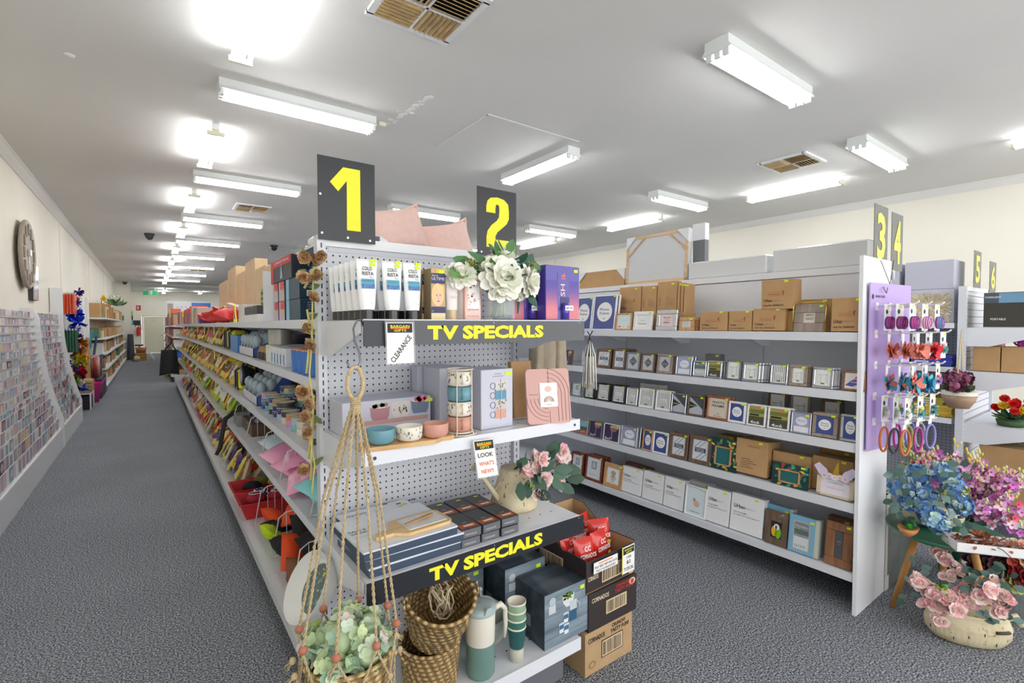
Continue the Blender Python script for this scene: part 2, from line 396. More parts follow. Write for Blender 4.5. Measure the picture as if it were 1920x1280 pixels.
# exit sign, extinguisher sign
r = thing('exit_sign', 'green running man exit sign hanging before the back wall', 'exit sign', (.05, 29.5, 3.3))
b = MB(); GR = mat('0C8F55', .4, emit=.35, name='exit_green'); b.box(-.30, -.03, -.34, .30, .03, -.12, mat('DDE6E0')); b.rect((-.29, -.03, -.33), X_, Z_, .58, .2, GR, .002)
b.rect((-.07, -.032, -.32), X_, Z_, .14, .18, PAPER, .003); b.ball((0, -.036, -.17), .015, GR, 8, 4); b.tube([(0, -.037, -.19), (-.01, -.037, -.25), (.03, -.037, -.31)], .01, GR, 5); b.tube([(-.01, -.037, -.25), (-.04, -.037, -.3)], .009, GR, 5); b.tube([(-.04, -.037, -.22), (0, -.037, -.2), (.04, -.037, -.23)], .008, GR, 5)
b.build('sign_box', r); b = MB(); b.box(-.2, -.02, -.13, -.18, .02, 0, PAPER); b.box(.18, -.02, -.13, .2, .02, 0, PAPER); b.build('bracket', r)
b = MB(); b.box(-.58, YB-.014, 2.3, -.38, YB-.002, 2.58, RED); b.rect((-.52, YB-.014, 2.36), X_, Z_, .05, .15, PAPER, .002); b.text('FIRE', (-.55, YB-.014, 2.52), X_, Z_, .035, PAPER, lift=.002)
solo(b, 'extinguisher_sign', 'small red fire extinguisher sign on the back wall left of the door', 'sign')
# ---------------------------------------------------------------- shelving runs
PEGX, PEGY, PEGYD = peg('x', 'D3D6DD'), peg('y', 'D3D6DD'), peg('y', 'A9ADB6')
POSTX, POSTY = slots('x', 'D9DCE4'), slots('y', 'D9DCE4')
PLAIN = mat('E3E6EC', .4, name='plain_back_panel')
def shelf_mb(x0, x1, y0, y1, z, lip=.035, front='-x', holes=False):
    """steel tray shelf; z is its top face, front names the side that carries the ticket lip"""
    m = MB(); m.box(x0, y0, z-.012, x1, y1, z, SHELF)
    t = .006
    if front == '-x': m.box(x0-t, y0, z-lip, x0, y1, z+.003, SHELF); m.box(x0, y0+.001, z-lip, x1, y0+.004, z-.012, SHELF); m.box(x0, y1-.004, z-lip, x1, y1-.001, z-.012, SHELF)
    if front == '+x': m.box(x1, y0, z-lip, x1+t, y1, z+.003, SHELF)
    if front == '-y': m.box(x0, y0-t, z-lip, x1, y0, z+.003, SHELF); m.box(x0, y0, z-lip, x0+.003, y1, z-.012, SHELF); m.box(x1-.003, y0, z-lip, x1, y1, z-.012, SHELF)
    return m
def bracket_x(m, xb, xf, y, z, d=.07):
    """thin steel cantilever bracket running in x"""
    s = 1 if xf > xb else -1
    pts = [(xb, z-.014), (xf-.02*s, z-.014), (xf-.02*s, z-.03), (xb+.10*s, z-.014-d), (xb, z-.014-d)]
    m.prism(pts, SHELF, .004, 'xz', y-.002)
def bracket_y(m, yb, yf, x, z, d=.10):
    pts = [(yb, z-.002), (yf+.01, z-.002), (yf+.01, z-.04), (yb-.12, z-d), (yb, z-d)]
    m.prism(pts, SHELF, .004, 'yz', x-.002)
def gondola(label, x0, xm, x1, y0, y1, levels_l, levels_r, top, base_l, base_r, bay=.9):
    g = thing('gondola_shelving', label, 'shelving unit')
    n = max(1, round((y1-y0)/bay)); by = (y1-y0)/n
    for i in range(n+1):
        p = MB(); yy = y0+i*by; p.box(xm-.02, yy-.015, 0, xm+.02, yy+.015, top, WHITE); p.build('upright', g)
    p = MB(); p.box(xm-.012, y0, .1, xm+.012, y1, top-.01, PEGYD); p.box(xm-.016, y0, top-.03, xm+.016, y1, top, WHITE); p.build('back_panel', g)
    for side, lv, xf, base in ((-1, levels_l, x0, base_l), (1, levels_r, x1, base_r)):
        if xf is None: continue
        for z in lv:
            for i in range(n):
                a, b = y0+i*by+.002, y0+(i+1)*by-.002
                m = shelf_mb(min(xf, xm+side*.012), max(xf, xm+side*.012), a, b, z, front='-x' if side < 0 else '+x')
                bracket_x(m, xm+side*.02, xf, a+.02, z); bracket_x(m, xm+side*.02, xf, b-.02, z)
                m.build('shelf', g)
        for i in range(n):
            a, b = y0+i*by+.002, y0+(i+1)*by-.002; e = side*.04
            m = shelf_mb(min(xf+e, xm+side*.012), max(xf+e, xm+side*.012), a, b, base, .05, '-x' if side < 0 else '+x')
            xx = xf+e-side*.07
            for yy in (a+.03, b-.03): m.box(min(xx, xm), yy-.02, 0, max(xx, xm), yy+.02, base-.05, SHELF)
            m.build('base_shelf', g)
    return g
AX0, AXM, AX1, AY = .515, .965, 1.415, 1.905
LVA = [1.52, 1.285, .975, .69]
GA = gondola('long white double-sided shelving run behind the TV SPECIALS end', AX0, AXM, AX1, AY+.04, 14.6, LVA, [1.5, 1.15, .8, .5], 1.80, .165, .165)
GA2 = gondola('far white shelving run nearest the cream back door', AX0-.05, AXM, AX1, 15.6, 25.4, [1.5, 1.2, .9, .6], [1.5], 1.75, .2, .2)
# the end bay with pegboard back
g = thing('end_bay_shelving', 'white pegboard end bay carrying the black TV SPECIALS strips', 'shelving unit')
for xx in (AX0-.015, AX1-.015+.0):
    p = MB(); p.box(-.016, -.022, 0, .016, .022, 1.832, POSTX); p.box(-.02, -.03, 0, .02, .25, .05, WHITE); p.build('upright', g, (xx+.015, AY, 0))
p = MB(); p.box(AX0+.018, AY-.004, .12, AX1-.018, AY+.004, 1.80, PEGX); p.build('back_panel', g)
p = MB(); p.box(AX0+.018, AY-.014, 1.795, AX1-.018, AY+.014, 1.832, WHITE); p.box(AX0+.03, AY-.006, 1.775, AX0+.9-.03, AY-.004, 1.793, GREYW); p.build('top_rail', g)
EY = 1.455
for z in (1.515, 1.11, .71):
    m = shelf_mb(AX0, AX1, EY, AY-.02, z, .04, '-y'); bracket_y(m, AY-.02, EY, AX0-.004, z, .125); bracket_y(m, AY-.02, EY, AX1+.004, z, .125)
    for i in range(14):
        for j in range(2): m.disc(.004, z+.0006, mat('15171A', .9), 8, (AX0+.08+i*.058, AY-.10-.25*j, 0))
    for xx in (AX0+.03, AX1-.03): m.oval((xx, EY-.0066, z-.018), X_, Z_, .006, .006, mat('3A3D42'), seg=8)
    m.build('shelf', g)
m = shelf_mb(AX0, AX1, EY-.01, AY-.02, .20, .05, '-y')
for i in range(14):
    for j in range(2): m.disc(.004, .2006, mat('15171A', .9), 8, (AX0+.08+i*.058, AY-.10-.25*j, 0))
m.box(AX0+.03, EY+.06, 0, AX1-.03, EY+.07, .15, mat('6E7178')); m.build('base_shelf', g)
# ------------------------------------------------ shelving with the photo frames
BX, BXB, BY0, BY1 = 2.90, 3.262, .962, 6.5
LVB = [1.455, 1.15, .885, .57]; BBASE = .205
g = thing('frame_display_shelving', 'white shelving wall filled with photo frames, under the 3 sign', 'shelving unit')
p = MB(); p.box(BXB, BY0, .1, BXB+.018, BY1, 1.79, PLAIN); p.box(BXB-.012, BY0, 1.795, BXB+.022, BY1, 1.835, WHITE)
for yy in (1.62, 2.78, 4.6): p.box(BXB-.003, yy-.004, .1, BXB, yy+.004, 1.79, mat('C6C9CF'))
p.build('back_panel', g)
ys = [BY0, 2.80, 4.64, BY1]
for z in LVB+[BBASE]:
    for i in range(3):
        m = shelf_mb(BX, BXB, ys[i]+.002, ys[i+1]-.002, z, .045, '-x')
        if z == BBASE: m.box(BX-.006, ys[i]+.002, z-.045, BX+.0, ys[i+1]-.002, z-.04, SHELF)
        k = 3
        for j in range(k+1): bracket_x(m, BXB, BX+.06, ys[i]+.02+j*(ys[i+1]-ys[i]-.04)/k, z, .08)
        m.build('shelf', g)
p = MB(); p.M = T(0, 0, 0); 
p.prism([(BX-.012, 0), (BXB+.05, 0), (BXB+.05, 1.80), (BX+.05, 1.80), (BX+.02, 1.74), (BX-.012, 1.74)][:0] or [(2.885, 0), (3.285, 0), (3.285, 1.845), (2.885, 1.845)], WHITE, .018, 'xz', BY0-.02)
p.build('end_panel', g)
p = MB(); p.box(BXB-.05, BY0, 0, BXB, BY1, .1, mat('55585E')); p.build('plinth', g)
# ------------------------------------------------ third run, partly hidden
CX, CY = 4.60, .90
GC = gondola('white pegboard shelving run on the right holding shag cushions and books', CX, CX+.45, None, CY+.04, 5.4, [1.505, 1.19, .82], [], 1.76, .2, .2)
g = thing('end_bay_shelving', 'white end bay at the right edge of the picture, with slatted back', 'shelving unit')
for xx in (CX, CX+.9):
    p = MB(); p.box(-.016, -.022, 0, .016, .022, 1.765, POSTX); p.build('upright', g, (xx, CY, 0))
def _slat(nt, b):
    v, x, y, z = objxyz(nt); q = math_(nt, 'MODULO', z, .05)
    m = math_(nt, 'LESS_THAN', q, .006); nt.links.new(mixc(nt, m, lin('DCDFE5'), lin('7F838B')), b.inputs['Base Color']); bump_(nt, b, m, .5, .003)
p = MB(); p.box(CX+.018, CY-.004, .12, CX+.882, CY+.004, 1.74, nodes_mat('slat_panel', _slat)); p.box(CX+.018, CY-.014, 1.735, CX+.882, CY+.014, 1.765, WHITE); p.build('back_panel', g)
for z in (1.475, 1.17, .80):
    m = shelf_mb(CX+.01, CX+.89, CY-.45, CY-.02, z, .045, '-y'); bracket_y(m, CY-.02, CY-.45, CX+.004, z, .13); m.build('shelf', g)
m = shelf_mb(CX+.01, CX+.89, CY-.46, CY-.02, .2, .05, '-y'); m.build('base_shelf', g)
# ------------------------------------------------ card racks on the left wall
NT = 17
def tier(k):
    """x of the tier's front, z of its floor"""
    z = .255+k*.083; t = (z-.255)/1.36
    return -.915-.215*(1-(1-min(1, t))**1.9), z
def rack(y0, y1, label):
    g = thing('card_rack', label, 'card rack')
    m = MB(); m.box(XL+.01, y0+.02, 0, -.89, y1-.02, .235, mat('E9EBF0', .35)); m.box(-.905, y0+.02, .235, -.888, y1-.02, .252, mat('F6F6F4', .4)); m.build('base', g)
    for yy in (y0, y1-.02):
        prof = [(XL+.01, 0), (-.885, 0), (-.885, .26)]+[(tier(k)[0]+.055, tier(k)[1]) for k in range(1, NT)]+[(-1.095, 1.64), (-1.12, 1.69), (-1.16, 1.71), (XL+.01, 1.71)]
        m = MB(); m.prism(prof, mat('EFF0F1', .4, name='rack_side'), .018, 'xz', yy); m.build('side_panel', g)
    for k in range(NT):
        x, z = tier(k); m = MB()
        m.box(x-.013, y0+.02, z-.004, x+.012, y1-.02, z, WHITE); m.box(x+.010, y0+.02, z-.004, x+.013, y1-.02, z+.016, mat('EEF0F4', .15, alpha=.6)); m.box(x-.014, y0+.02, z-.004, x-.011, y1-.02, z+.05, WHITE)
        m.build('tier', g)
    return g
RK1, RK2 = (3.6, 8.16), (8.20, 10.22)
rack(*RK1, 'large white greeting card rack nearest the camera on the left wall')
rack(*RK2, 'second shorter white greeting card rack farther down the left wall')
# ---------------------------------------------------------------- helpers for goods
rnd = random.Random(7)
def jit(a): return rnd.uniform(-a, a)
def petal(m, o, d, n, L, W, mt, cup=.25, tip=.6):
    """small cupped petal from o along d, surface normal n"""
    o = Vector(o); d = Vector(d).normalized(); n = Vector(n); n = (n-d*n.dot(d)).normalized(); s = d.cross(n)
    q = lambda a, w_, c: o+d*L*a+s*W*.5*w_+n*L*cup*c
    v = [o, q(.22, .62, .35), q(.25, 0, .1), q(.22, -.62, .35), q(.55, 1, .75), q(.58, 0, .35), q(.55, -1, .75), q(.84, .45+.45*tip, .95), q(.88, 0, .65), q(.84, -.45-.45*tip, .95), q(.98, tip*.4, 1), q(1, 0, .8), q(.98, -tip*.4, 1)]
    m.add([tuple(p) for p in v], [(0, 1, 2), (0, 2, 3), (1, 4, 5, 2), (2, 5, 6, 3), (4, 7, 8, 5), (5, 8, 9, 6), (7, 10, 11, 8), (8, 11, 12, 9)], mt, True)
def leaf(m, o, d, L, W, mt, droop=.2, n=Z_):
    petal(m, o, Vector(d)+Vector((0, 0, 1e-3)), n, L, W, mt, -droop, .25)
def rdir(up=0.0):
    while 1:
        v = Vector((jit(1), jit(1), jit(1)))
        if .1 < v.length < 1: break
    v.normalize(); v.z += up; return v.normalized()
def hydrangea(m, c, r, mats, n=60, ps=.02, up=.3, cen=None):
    """mop head of four-petalled florets"""
    c = Vector(c)
    for i in range(n):
        d = rdir(up); o = c+d*r*rnd.uniform(.82, 1.05); t = d.orthogonal().normalized(); b = d.cross(t); a0 = rnd.uniform(0, 6.3); mt = rnd.choice(mats)
        for k in range(4):
            a = a0+k*pi/2; petal(m, o, t*math.cos(a)+b*math.sin(a)+d*.25, d, ps, ps*.95, mt, .2, .75)
        if cen: m.ball(tuple(o+d*.003), ps*.16, cen, 5, 3)
    m.ball(tuple(c), r*.8, mats[0], 10, 6)
def peony(m, c, r, mats, d=Z_, layers=4):
    c = Vector(c); d = Vector(d).normalized(); t = d.orthogonal().normalized(); b = d.cross(t)
    for l in range(layers):
        k = 5+l*2; el = 1.25-l*.42
        for i in range(k):
            a = 2*pi*i/k+l*.5+jit(.15); h = t*math.cos(a)+b*math.sin(a); dd = d*math.sin(el)+h*math.cos(el)
            petal(m, c+h*r*.08*l, dd, d*math.cos(el)-h*math.sin(el)*1.0, r*(.78+.1*l)*rnd.uniform(.9, 1.08), r*.75, rnd.choice(mats), .28, .85)
    m.ball(tuple(c+d*r*.15), r*.4, mats[0], 8, 5)
def weave(c1, c2, kx=30, kz=60, name='seagrass'):
    def fn(nt, b):
        v, x, y, z = objxyz(nt)
        a = math_(nt, 'ARCTAN2', y, x)
        row = math_(nt, 'FLOOR', math_(nt, 'MULTIPLY', z, kz)); ph = math_(nt, 'MULTIPLY', row, 1.7)
        s1 = math_(nt, 'SINE', math_(nt, 'ADD', math_(nt, 'MULTIPLY', a, float(kx)), ph))
        s2 = math_(nt, 'ABSOLUTE', math_(nt, 'SINE', math_(nt, 'MULTIPLY', z, kz*pi)))
        n = noise_(nt, v, 90, 2); h = math_(nt, 'ADD', math_(nt, 'MULTIPLY', math_(nt, 'ADD', math_(nt, 'MULTIPLY', s1, .5), .5), s2), math_(nt, 'MULTIPLY', n, .5))
        r = nt.nodes.new('ShaderNodeValToRGB'); r.color_ramp.elements[0].position = .15; r.color_ramp.elements[1].position = .95
        r.color_ramp.elements[0].color = lin(c1); r.color_ramp.elements[1].color = lin(c2); nt.links.new(h, r.inputs[0]); nt.links.new(r.outputs[0], b.inputs['Base Color'])
        b.inputs['Roughness'].default_value = .8; bump_(nt, b, h, 1.0, .008)
    return nodes_mat('%s_%s_%s_%s_%s' % (name, c1, c2, kx, kz), fn)
def woven_lathe(m, prof, mt, seg=48, amp=.0035, c=(0, 0, 0)):
    """basket wall: rows of plaited bulges"""
    v = []; f = []; nr = len(prof)
    for k, (r, z) in enumerate(prof):
        for i in range(seg):
            a = 2*pi*i/seg; rr = r+amp*(1 if (i//2+k) % 2 else -1)
            v.append((c[0]+rr*math.cos(a), c[1]+rr*math.sin(a), c[2]+z))
    for k in range(nr-1):
        for i in range(seg):
            j = (i+1) % seg; f.append((k*seg+i, k*seg+j, (k+1)*seg+j, (k+1)*seg+i))
    m.add(v, f, mt, True)
def price(m, o, right=X_, up=Z_, w_=.022, h=.012): m.rect(o, right, up, w_, h, TAG, .0012)
# ---------------------------------------------------------------- aisle number boards
def board(name_n, x0, x1, z0, z1, y, label, glyph, bm=BLK, holes=(), ym=YEL):
    r = thing('aisle_number_sign', label, 'sign', (x0, y, z0), 0, 'aisle number signs')
    W, H = x1-x0, z1-z0; p = MB(); p.box(0, 0, 0, W, .003, H, bm)
    for a, b in holes: p.oval((a*W, 0, (1-b)*H), X_, Z_, .0045, .0045, mat('D8D8D8', .3, .6), .001, 8)
    p.build('panel', r)
    g_ = MB()
    if isinstance(glyph, str): g_.text(glyph, (W*.5, 0, H*.5), X_, Z_, H*.76, ym, W*.62, .03, .0015, True)
    else: g_.poly([(a*W, (1-b)*H) for a, b in glyph], (0, 0, 0), X_, Z_, ym, .0015)
    g_.build('numeral', r); return r
G1 = [(.43, .10), (.73, .10), (.73, .86), (.485, .86), (.49, .26), (.34, .40), (.20, .30)][::-1]
G2 = [(.22, .36), (.22, .27), (.25, .19), (.33, .14), (.5, .12), (.67, .14), (.78, .2), (.8, .3), (.8, .42), (.74, .5), (.62, .57), (.5, .64), (.45, .7), (.45, .75), (.8, .75), (.8, .87), (.22, .87), (.22, .72), (.25, .63), (.35, .54), (.48, .47), (.54, .41), (.55, .3), (.54, .24), (.5, .225), (.46, .24), (.45, .3), (.45, .36)][::-1]
board('1', .503, .718, 1.815, 2.122, 1.875, 'black board with a big yellow 1, left end of the pegboard end bay', G1, holes=((.04, .46), (.06, .92), (.5, .95), (.9, .96)))
board('2', 1.19, 1.408, 1.815, 2.122, 1.875, 'black board with a big yellow 2, behind the white flowers', G2, holes=((.1, .95), (.9, .9)))
GREY_HAZE = mat('646863', .35); YEL_HAZE = mat('E4DC62', .5)  # haze put into the colours: board lifted to grey, numeral yellow muted
board('3', 3.03, 3.225, 1.80, 2.125, .945, 'haze-greyed board with a yellow 3, above the lilac hair accessory strip', '3', GREY_HAZE, ym=YEL_HAZE)
board('4', 3.29, 3.47, 1.80, 2.115, .945, 'haze-greyed board with a yellow 4, right beside the 3', '4', GREY_HAZE, ym=YEL_HAZE)
board('5', 4.78, 4.99, 1.765, 2.03, .88, 'narrow looking haze-greyed board with yellow 5 near the right edge', '5', GREY_HAZE, ym=YEL_HAZE)
board('6', 5.28, 5.50, 1.745, 1.99, .88, 'narrow looking haze-greyed board with yellow 6, farthest right', '6', GREY_HAZE, ym=YEL_HAZE)
# clips and posts carrying the boards 3 to 6
m = MB(); m.tube([(3.22, .955, 1.80), (3.22, .955, 2.0)], .008, WHITE); m.tube([(3.36, .955, 1.75), (3.36, .955, 2.0)], .008, WHITE); m.tube([(3.22, .955, 1.80), (3.36, .955, 1.80)], .008, WHITE)
m.tube([(3.28, .955, 1.80), (3.28, .955, 1.79)], .009, WHITE)
solo(m, 'sign_bracket', 'white metal bracket on the end panel carrying the 3 and 4 boards', 'bracket')
# ---------------------------------------------------------------- TV SPECIALS strips
STRIP = mat('2A2D33', .16, coat=.4, name='glossy_black_strip')
for z0, z1, tx0, tx1, lab, zt in ((1.436, 1.514, .722, 1.212, 'upper glossy black strip reading TV SPECIALS, under the flower vase', 1.475), (.638, .712, .722, 1.208, 'lower black strip reading TV SPECIALS, above the seagrass baskets', .672)):
    r = thing('shelf_sign', lab, 'sign', (.512, 1.444, z0), 0, 'TV SPECIALS shelf strips')
    p = MB(); p.box(0, -.003, 0, .918, 0, z1-z0, STRIP)
    for a in (.02, .47, .89): p.oval((a, -.003, z1-z0-.006), X_, Z_, .0018, .0018, PAPER, .001, 8)
    p.build('strip', r); t = MB(); t.text('TV SPECIALS', ((tx0+tx1)/2-.512, -.003, (z1-z0)/2), X_, Z_, .047, YEL, tx1-tx0, .05, .001, True); t.build('lettering', r)
m = MB(); m.box(.512, 1.4375, 1.436, .585, 1.4405, 1.514, mat('23262E', .35)); solo(m, 'blank_sign_board', 'small blank dark board at the left end of the upper black strip', 'board')
def hang_card(name, label, corners, y, dec):
    a, b, c = [Vector((p[0], y, p[1])) for p in corners]   # lower left, lower right, upper left
    r = thing(name, label, 'sign', tuple(a)); rt = b-a; up = c-a; W, H = rt.length, up.length; rt.normalize(); up.normalize()
    p = MB(); q = .0015
    for o_, mm in ((0, PAPER),):
        A = Vector((0, 0, 0)); p.add([tuple(A), tuple(A+rt*W), tuple(A+rt*W+up*H), tuple(A+up*H)]+[tuple(x_+Vector((0, q, 0))) for x_ in (A, A+rt*W, A+rt*W+up*H, A+up*H)], [(0, 1, 2, 3), (7, 6, 5, 4), (0, 4, 5, 1), (1, 5, 6, 2), (2, 6, 7, 3), (3, 7, 4, 0)], PAPER)
    hb = H*.23; p.rect(rt*W*.04+up*(H-hb-H*.02), rt, up, W*.92, hb, INK, .0008)
    p.text('BARGAIN', rt*W*.5+up*(H-hb*.35-.002), rt, up, hb*.28, YEL, W*.7, .01, .0014, True); p.rect(rt*W*.15+up*(H-hb*.68), rt, up, W*.7, hb*.16, ORG, .0013); p.text('GIFTS', rt*W*.5+up*(H-hb*.85), rt, up, hb*.25, YEL, W*.45, .01, .0014, True)
    dec(p, rt, up, W, H); p.build('card', r); c_ = MB(); e = .003
    c_.tube([rt*-e+up*-e, rt*(W+e)+up*-e, rt*(W+e)+up*(H+e), rt*-e+up*(H+e)], .0012, mat('E4E8EC', .1), 4, True); c_.build('sleeve_edge', r)
    return r
def d1(p, rt, up, W, H):
    d = (rt*.62+up*.78).normalized(); u = (up*.62-rt*.78).normalized(); p.text('CLEARANCE', rt*W*.52+up*H*.36, d, u, .017, INK, .098, .012, .001, True)
hang_card('price_card', 'white CLEARANCE card hung over the upper black strip', ((.579, 1.381), (.668, 1.381), (.576, 1.508)), 1.425, d1)
def d2(p, rt, up, W, H):
    p.text('LOOK', rt*W*.5+up*H*.60, rt, up, H*.12, INK, W*.75, .012, .001, True); p.text("WHAT'S", rt*W*.5+up*H*.37, rt, up, H*.11, ORG, W*.75, .01, .001, True); p.text('NEW!!', rt*W*.5+up*H*.16, rt, up, H*.11, ORG, W*.6, .01, .001, True)
hang_card('price_card', "white LOOK WHAT'S NEW card hung on the middle shelf lip", ((.908, .966), (.992, .963), (.887, 1.100)), 1.43, d2)
# ---------------------------------------------------------------- top shelf goods (z = 1.518)
ZT = 1.518
def tube_thing():
    r = thing('hair_colour_tube', 'x', 'tube', (0, 0, 0)); b = MB(); n = 20; W0 = mat('F1F2F4', .28, coat=.3)
    rows = [(.030, .0235, .021), (.045, .026, .021), (.09, .0295, .0165), (.14, .032, .010), (.178, .034, .0025), (.19, .035, .0012)]
    v = []; f = []
    for z, a, c in rows:
        for i in range(n): t = 2*pi*i/n; v.append((a*math.cos(t), c*math.sin(t), z))
    for k in range(len(rows)-1):
        for i in range(n): j = (i+1) % n; f.append((k*n+i, k*n+j, (k+1)*n+j, (k+1)*n+i))
    f.append(tuple(range(5*n, 6*n))); b.add(v, f, W0, True)
    # printed front: follows the taper
    a, c = Vector((0, -.0218, .045)), Vector((0, -.0016, .19)); up = (c-a).normalized(); rt = X_
    for z0, h, mt in ((.052, .014, mat('5B7FB8', .5, noise=.5, scale=220)), (.066, .017, mat('4FA5BF', .5)), (.066+.009, .003, mat('BFE0EA', .5))):
        b.rect(a+up*z0-rt*.021, rt, up, .042, h, mt, .0025)
    b.text('COLO', a+up*.110-rt*.017, rt, up, .012, INK, .032, .012, .003); b.text('RISTA', a+up*.094-rt*.017, rt, up, .012, INK, .036, .012, .003)
    b.text('fade', a+up*.086+rt*.005, rt, up, .006, TGREY, .013, 0, .003); b.text('150ml', a+up*.004+rt*.002, rt, up, .003, TGREY, .011, 0, .0022)
    b.build('tube_body', r); c_ = MB(); c_.cyl((0, 0, 0), .0215, .031, mat('1B1C1F', .2, coat=.5), 20); c_.build('cap', r)
    t = MB(); o = a+up*.137; t.rect(o+rt*.010, rt, up, .018, .010, TAG, .004); t.rect(o+rt*.008-up*.013, rt, up, .018, .010, TAG, .004); t.build('price_sticker', r)
    return r
t0 = tube_thing(); tk = kids(t0); _labels.pop('x'); first = True
spots = []
for ci, pxc in enumerate((688, 735, 773)):
    spots.append((P(pxc, 560, 'y', 1.53).x, 1.53, ci))
cols = ['left', 'middle', 'right']
for ci, (x, y, c) in enumerate(list(spots)):
    for k in range(1, 6): spots.append((x-.001*k, 1.53+.055*k, c))
for (x, y, c) in spots:
    k = round((y-1.53)/.055)
    dup(t0, (x, y, ZT), jit(.12), 'white COLORISTA tube, %s row, %s from the front' % (cols[c], nth(k+1)), 'hair colour tubes on the top shelf', children=tk)
for o in tk+[t0]: bpy.data.objects.remove(o)
# hair colour cartons with a portrait
def hairbox(x, y, label):
    r = thing('hair_colour_box', label, 'box', (x, y, ZT), 0, 'portrait hair colour boxes'); b = MB(); w_, d, h = .056, .055, .178
    NV = mat('2B2D5A', .4); b.rbox(0, 0, 0, w_, d, h, mat('8C7B5A', .4), .002)
    f = lambda x0, z0, ww, hh, mt, l=.0006: b.rect((x0, 0, z0), X_, Z_, ww, hh, mt, l)
    f(.001, .001, w_-.002, h-.002, mat('C9A77A', .5)); f(.001, .124, w_-.002, .036, NV, .001); f(.001, .001, w_-.002, .022, mat('E9D9A8', .5), .001); f(.001, .023, w_-.002, .022, NV, .001)
    b.text('Blonde', (.005, 0, .149), X_, Z_, .006, mat('E8D9B0'), .022, 0, .0014); b.text('ULTIME', (.003, 0, .136), X_, Z_, .010, mat('D9D2E8'), .049, .01, .0014); b.rect((.02, 0, .161), X_, Z_, .008, .012, mat('F0C020'), .0014)
    SK = mat('EBC3A4', .5); HR = mat('E9CB92', .6); b.oval((.026, 0, .086), X_, Z_, .024, .040, HR, .0012); b.oval((.028, 0, .078), X_, Z_, .0165, .028, SK, .0016)
    b.poly([(-.02, .03), (-.012, .035), (.004, .014), (.02, .028), (.024, .018), (.02, .038), (0, .046), (-.018, .04)][::-1], (.028, 0, .078), X_, Z_, HR, .002)
    for s in (-1, 1): b.oval((.028+s*.0065, 0, .083), X_, Z_, .0033, .0014, mat('3A4A5A'), .0022, 8); b.rect((.028+s*.0065-.004, 0, .087), X_, Z_, .008, .001, mat('8A6238'), .0022)
    b.oval((.028, 0, .064), X_, Z_, .0052, .0024, mat('D0403A'), .0022, 10); b.rect((.0272, 0, .070), X_, Z_, .0022, .009, mat('D9A688'), .002)
    b.text('13', (.004, 0, .028), X_, Z_, .005, mat('E8D9B0'), None, 0, .0014); price(b, (.03, 0, .160)); b.build('carton', r)
hx = P(808, 560, 'y', 1.52).x
hairbox(hx, 1.52, 'hair colour box with a blonde woman portrait, frontmost'); hairbox(hx-.003, 1.585, 'hair colour box with portrait, directly behind the frontmost'); hairbox(hx-.028, 1.66, 'hair colour box with portrait, at the back beside the white tubes')
# floral hand cream pack and carton
x0 = P(837, 560, 'y', 1.52).x
r = thing('hand_cream_pack', 'clear pack with floral white cream tube and gold cap', 'cosmetics', (x0, 1.52, ZT)); b = MB()
FL = mat('F3E9E4', .4); n = 16; v = []; f = []
for z, a, c in ((.035, .020, .018), (.12, .025, .008), (.150, .026, .002)):
    for i in range(n): t = 2*pi*i/n; v.append((.033+a*math.cos(t), .022+c*math.sin(t), z))
for k in range(2):
    for i in range(n): j = (i+1) % n; f.append((k*n+i, k*n+j, (k+1)*n+j, (k+1)*n+i))
b.add(v, f, FL, True); b.text('skin', (.018, .004, .075), X_, Z_, .012, mat('C9B3AA'), None, 0, .002); b.build('tube_body', r)
b = MB(); b.cyl((.033, .022, 0), .018, .036, mat('C3A45E', .3, .3)); b.build('cap', r)
b = MB(); b.box(0, 0, 0, .066, .045, .156, mat('FFFFFF', .08, alpha=.18)); b.build('clear_pack', r)
x0 = P(872, 560, 'y', 1.52).x
b = MB(); b.rbox(0, 0, 0, .068, .06, .158, mat('EFC9BD', .5), .002); b.rect((.010, 0, .04), X_, Z_, .05, .10, mat('F7F3F2', .5), .001)
for i in range(26): b.oval((.006+rnd.random()*.056, 0, .02+rnd.random()*.12), X_, Z_, .005, .004, mat(rnd.choice(['E9B4A4', 'F4DAD2', 'DCC9E0'])), .0014, 6)
b.text('flawless skin', (.012, 0, .035), X_, Z_, .006, TGREY, .045, 0, .0016); b.rect((.008, 0, .012), X_, Z_, .05, .003, mat('C9A79C'), .0014); price(b, (.024, 0, .135), w_=.024)
solo(b, 'skincare_carton', 'pink and white floral skincare carton beside the glass vase', 'box', None, (x0, 1.52, ZT))
# boxed body sprays, purple and coral
def dots(name, c1, c2, pitch, z0, zh):
    def fn(nt, b):
        v, x, y, z = objxyz(nt)
        def cell(q): return math_(nt, 'SUBTRACT', math_(nt, 'MODULO', math_(nt, 'ADD', q, 20.0), pitch), pitch/2)
        s = math_(nt, 'ADD', x, z); t = math_(nt, 'SUBTRACT', x, z); a, c = cell(s), cell(t)
        d = math_(nt, 'MAXIMUM', math_(nt, 'ABSOLUTE', a), math_(nt, 'ABSOLUTE', c))
        th = math_(nt, 'MULTIPLY', math_(nt, 'SUBTRACT', zh, z), pitch*.5/(zh-z0)); m = math_(nt, 'LESS_THAN', d, math_(nt, 'MINIMUM', th, pitch*.42))
        nt.links.new(mixc(nt, m, lin(c1), lin(c2)), b.inputs['Base Color']); b.inputs['Roughness'].default_value = .35
    return nodes_mat(name, fn)
PU = mat('4B3F9E', .3, coat=.3); PUD = mat('332A72', .35); CO = mat('F07C70', .5); DOT = dots('coral_dot_print', '4B3F9E', 'F58C7C', .0075, .03, .16)
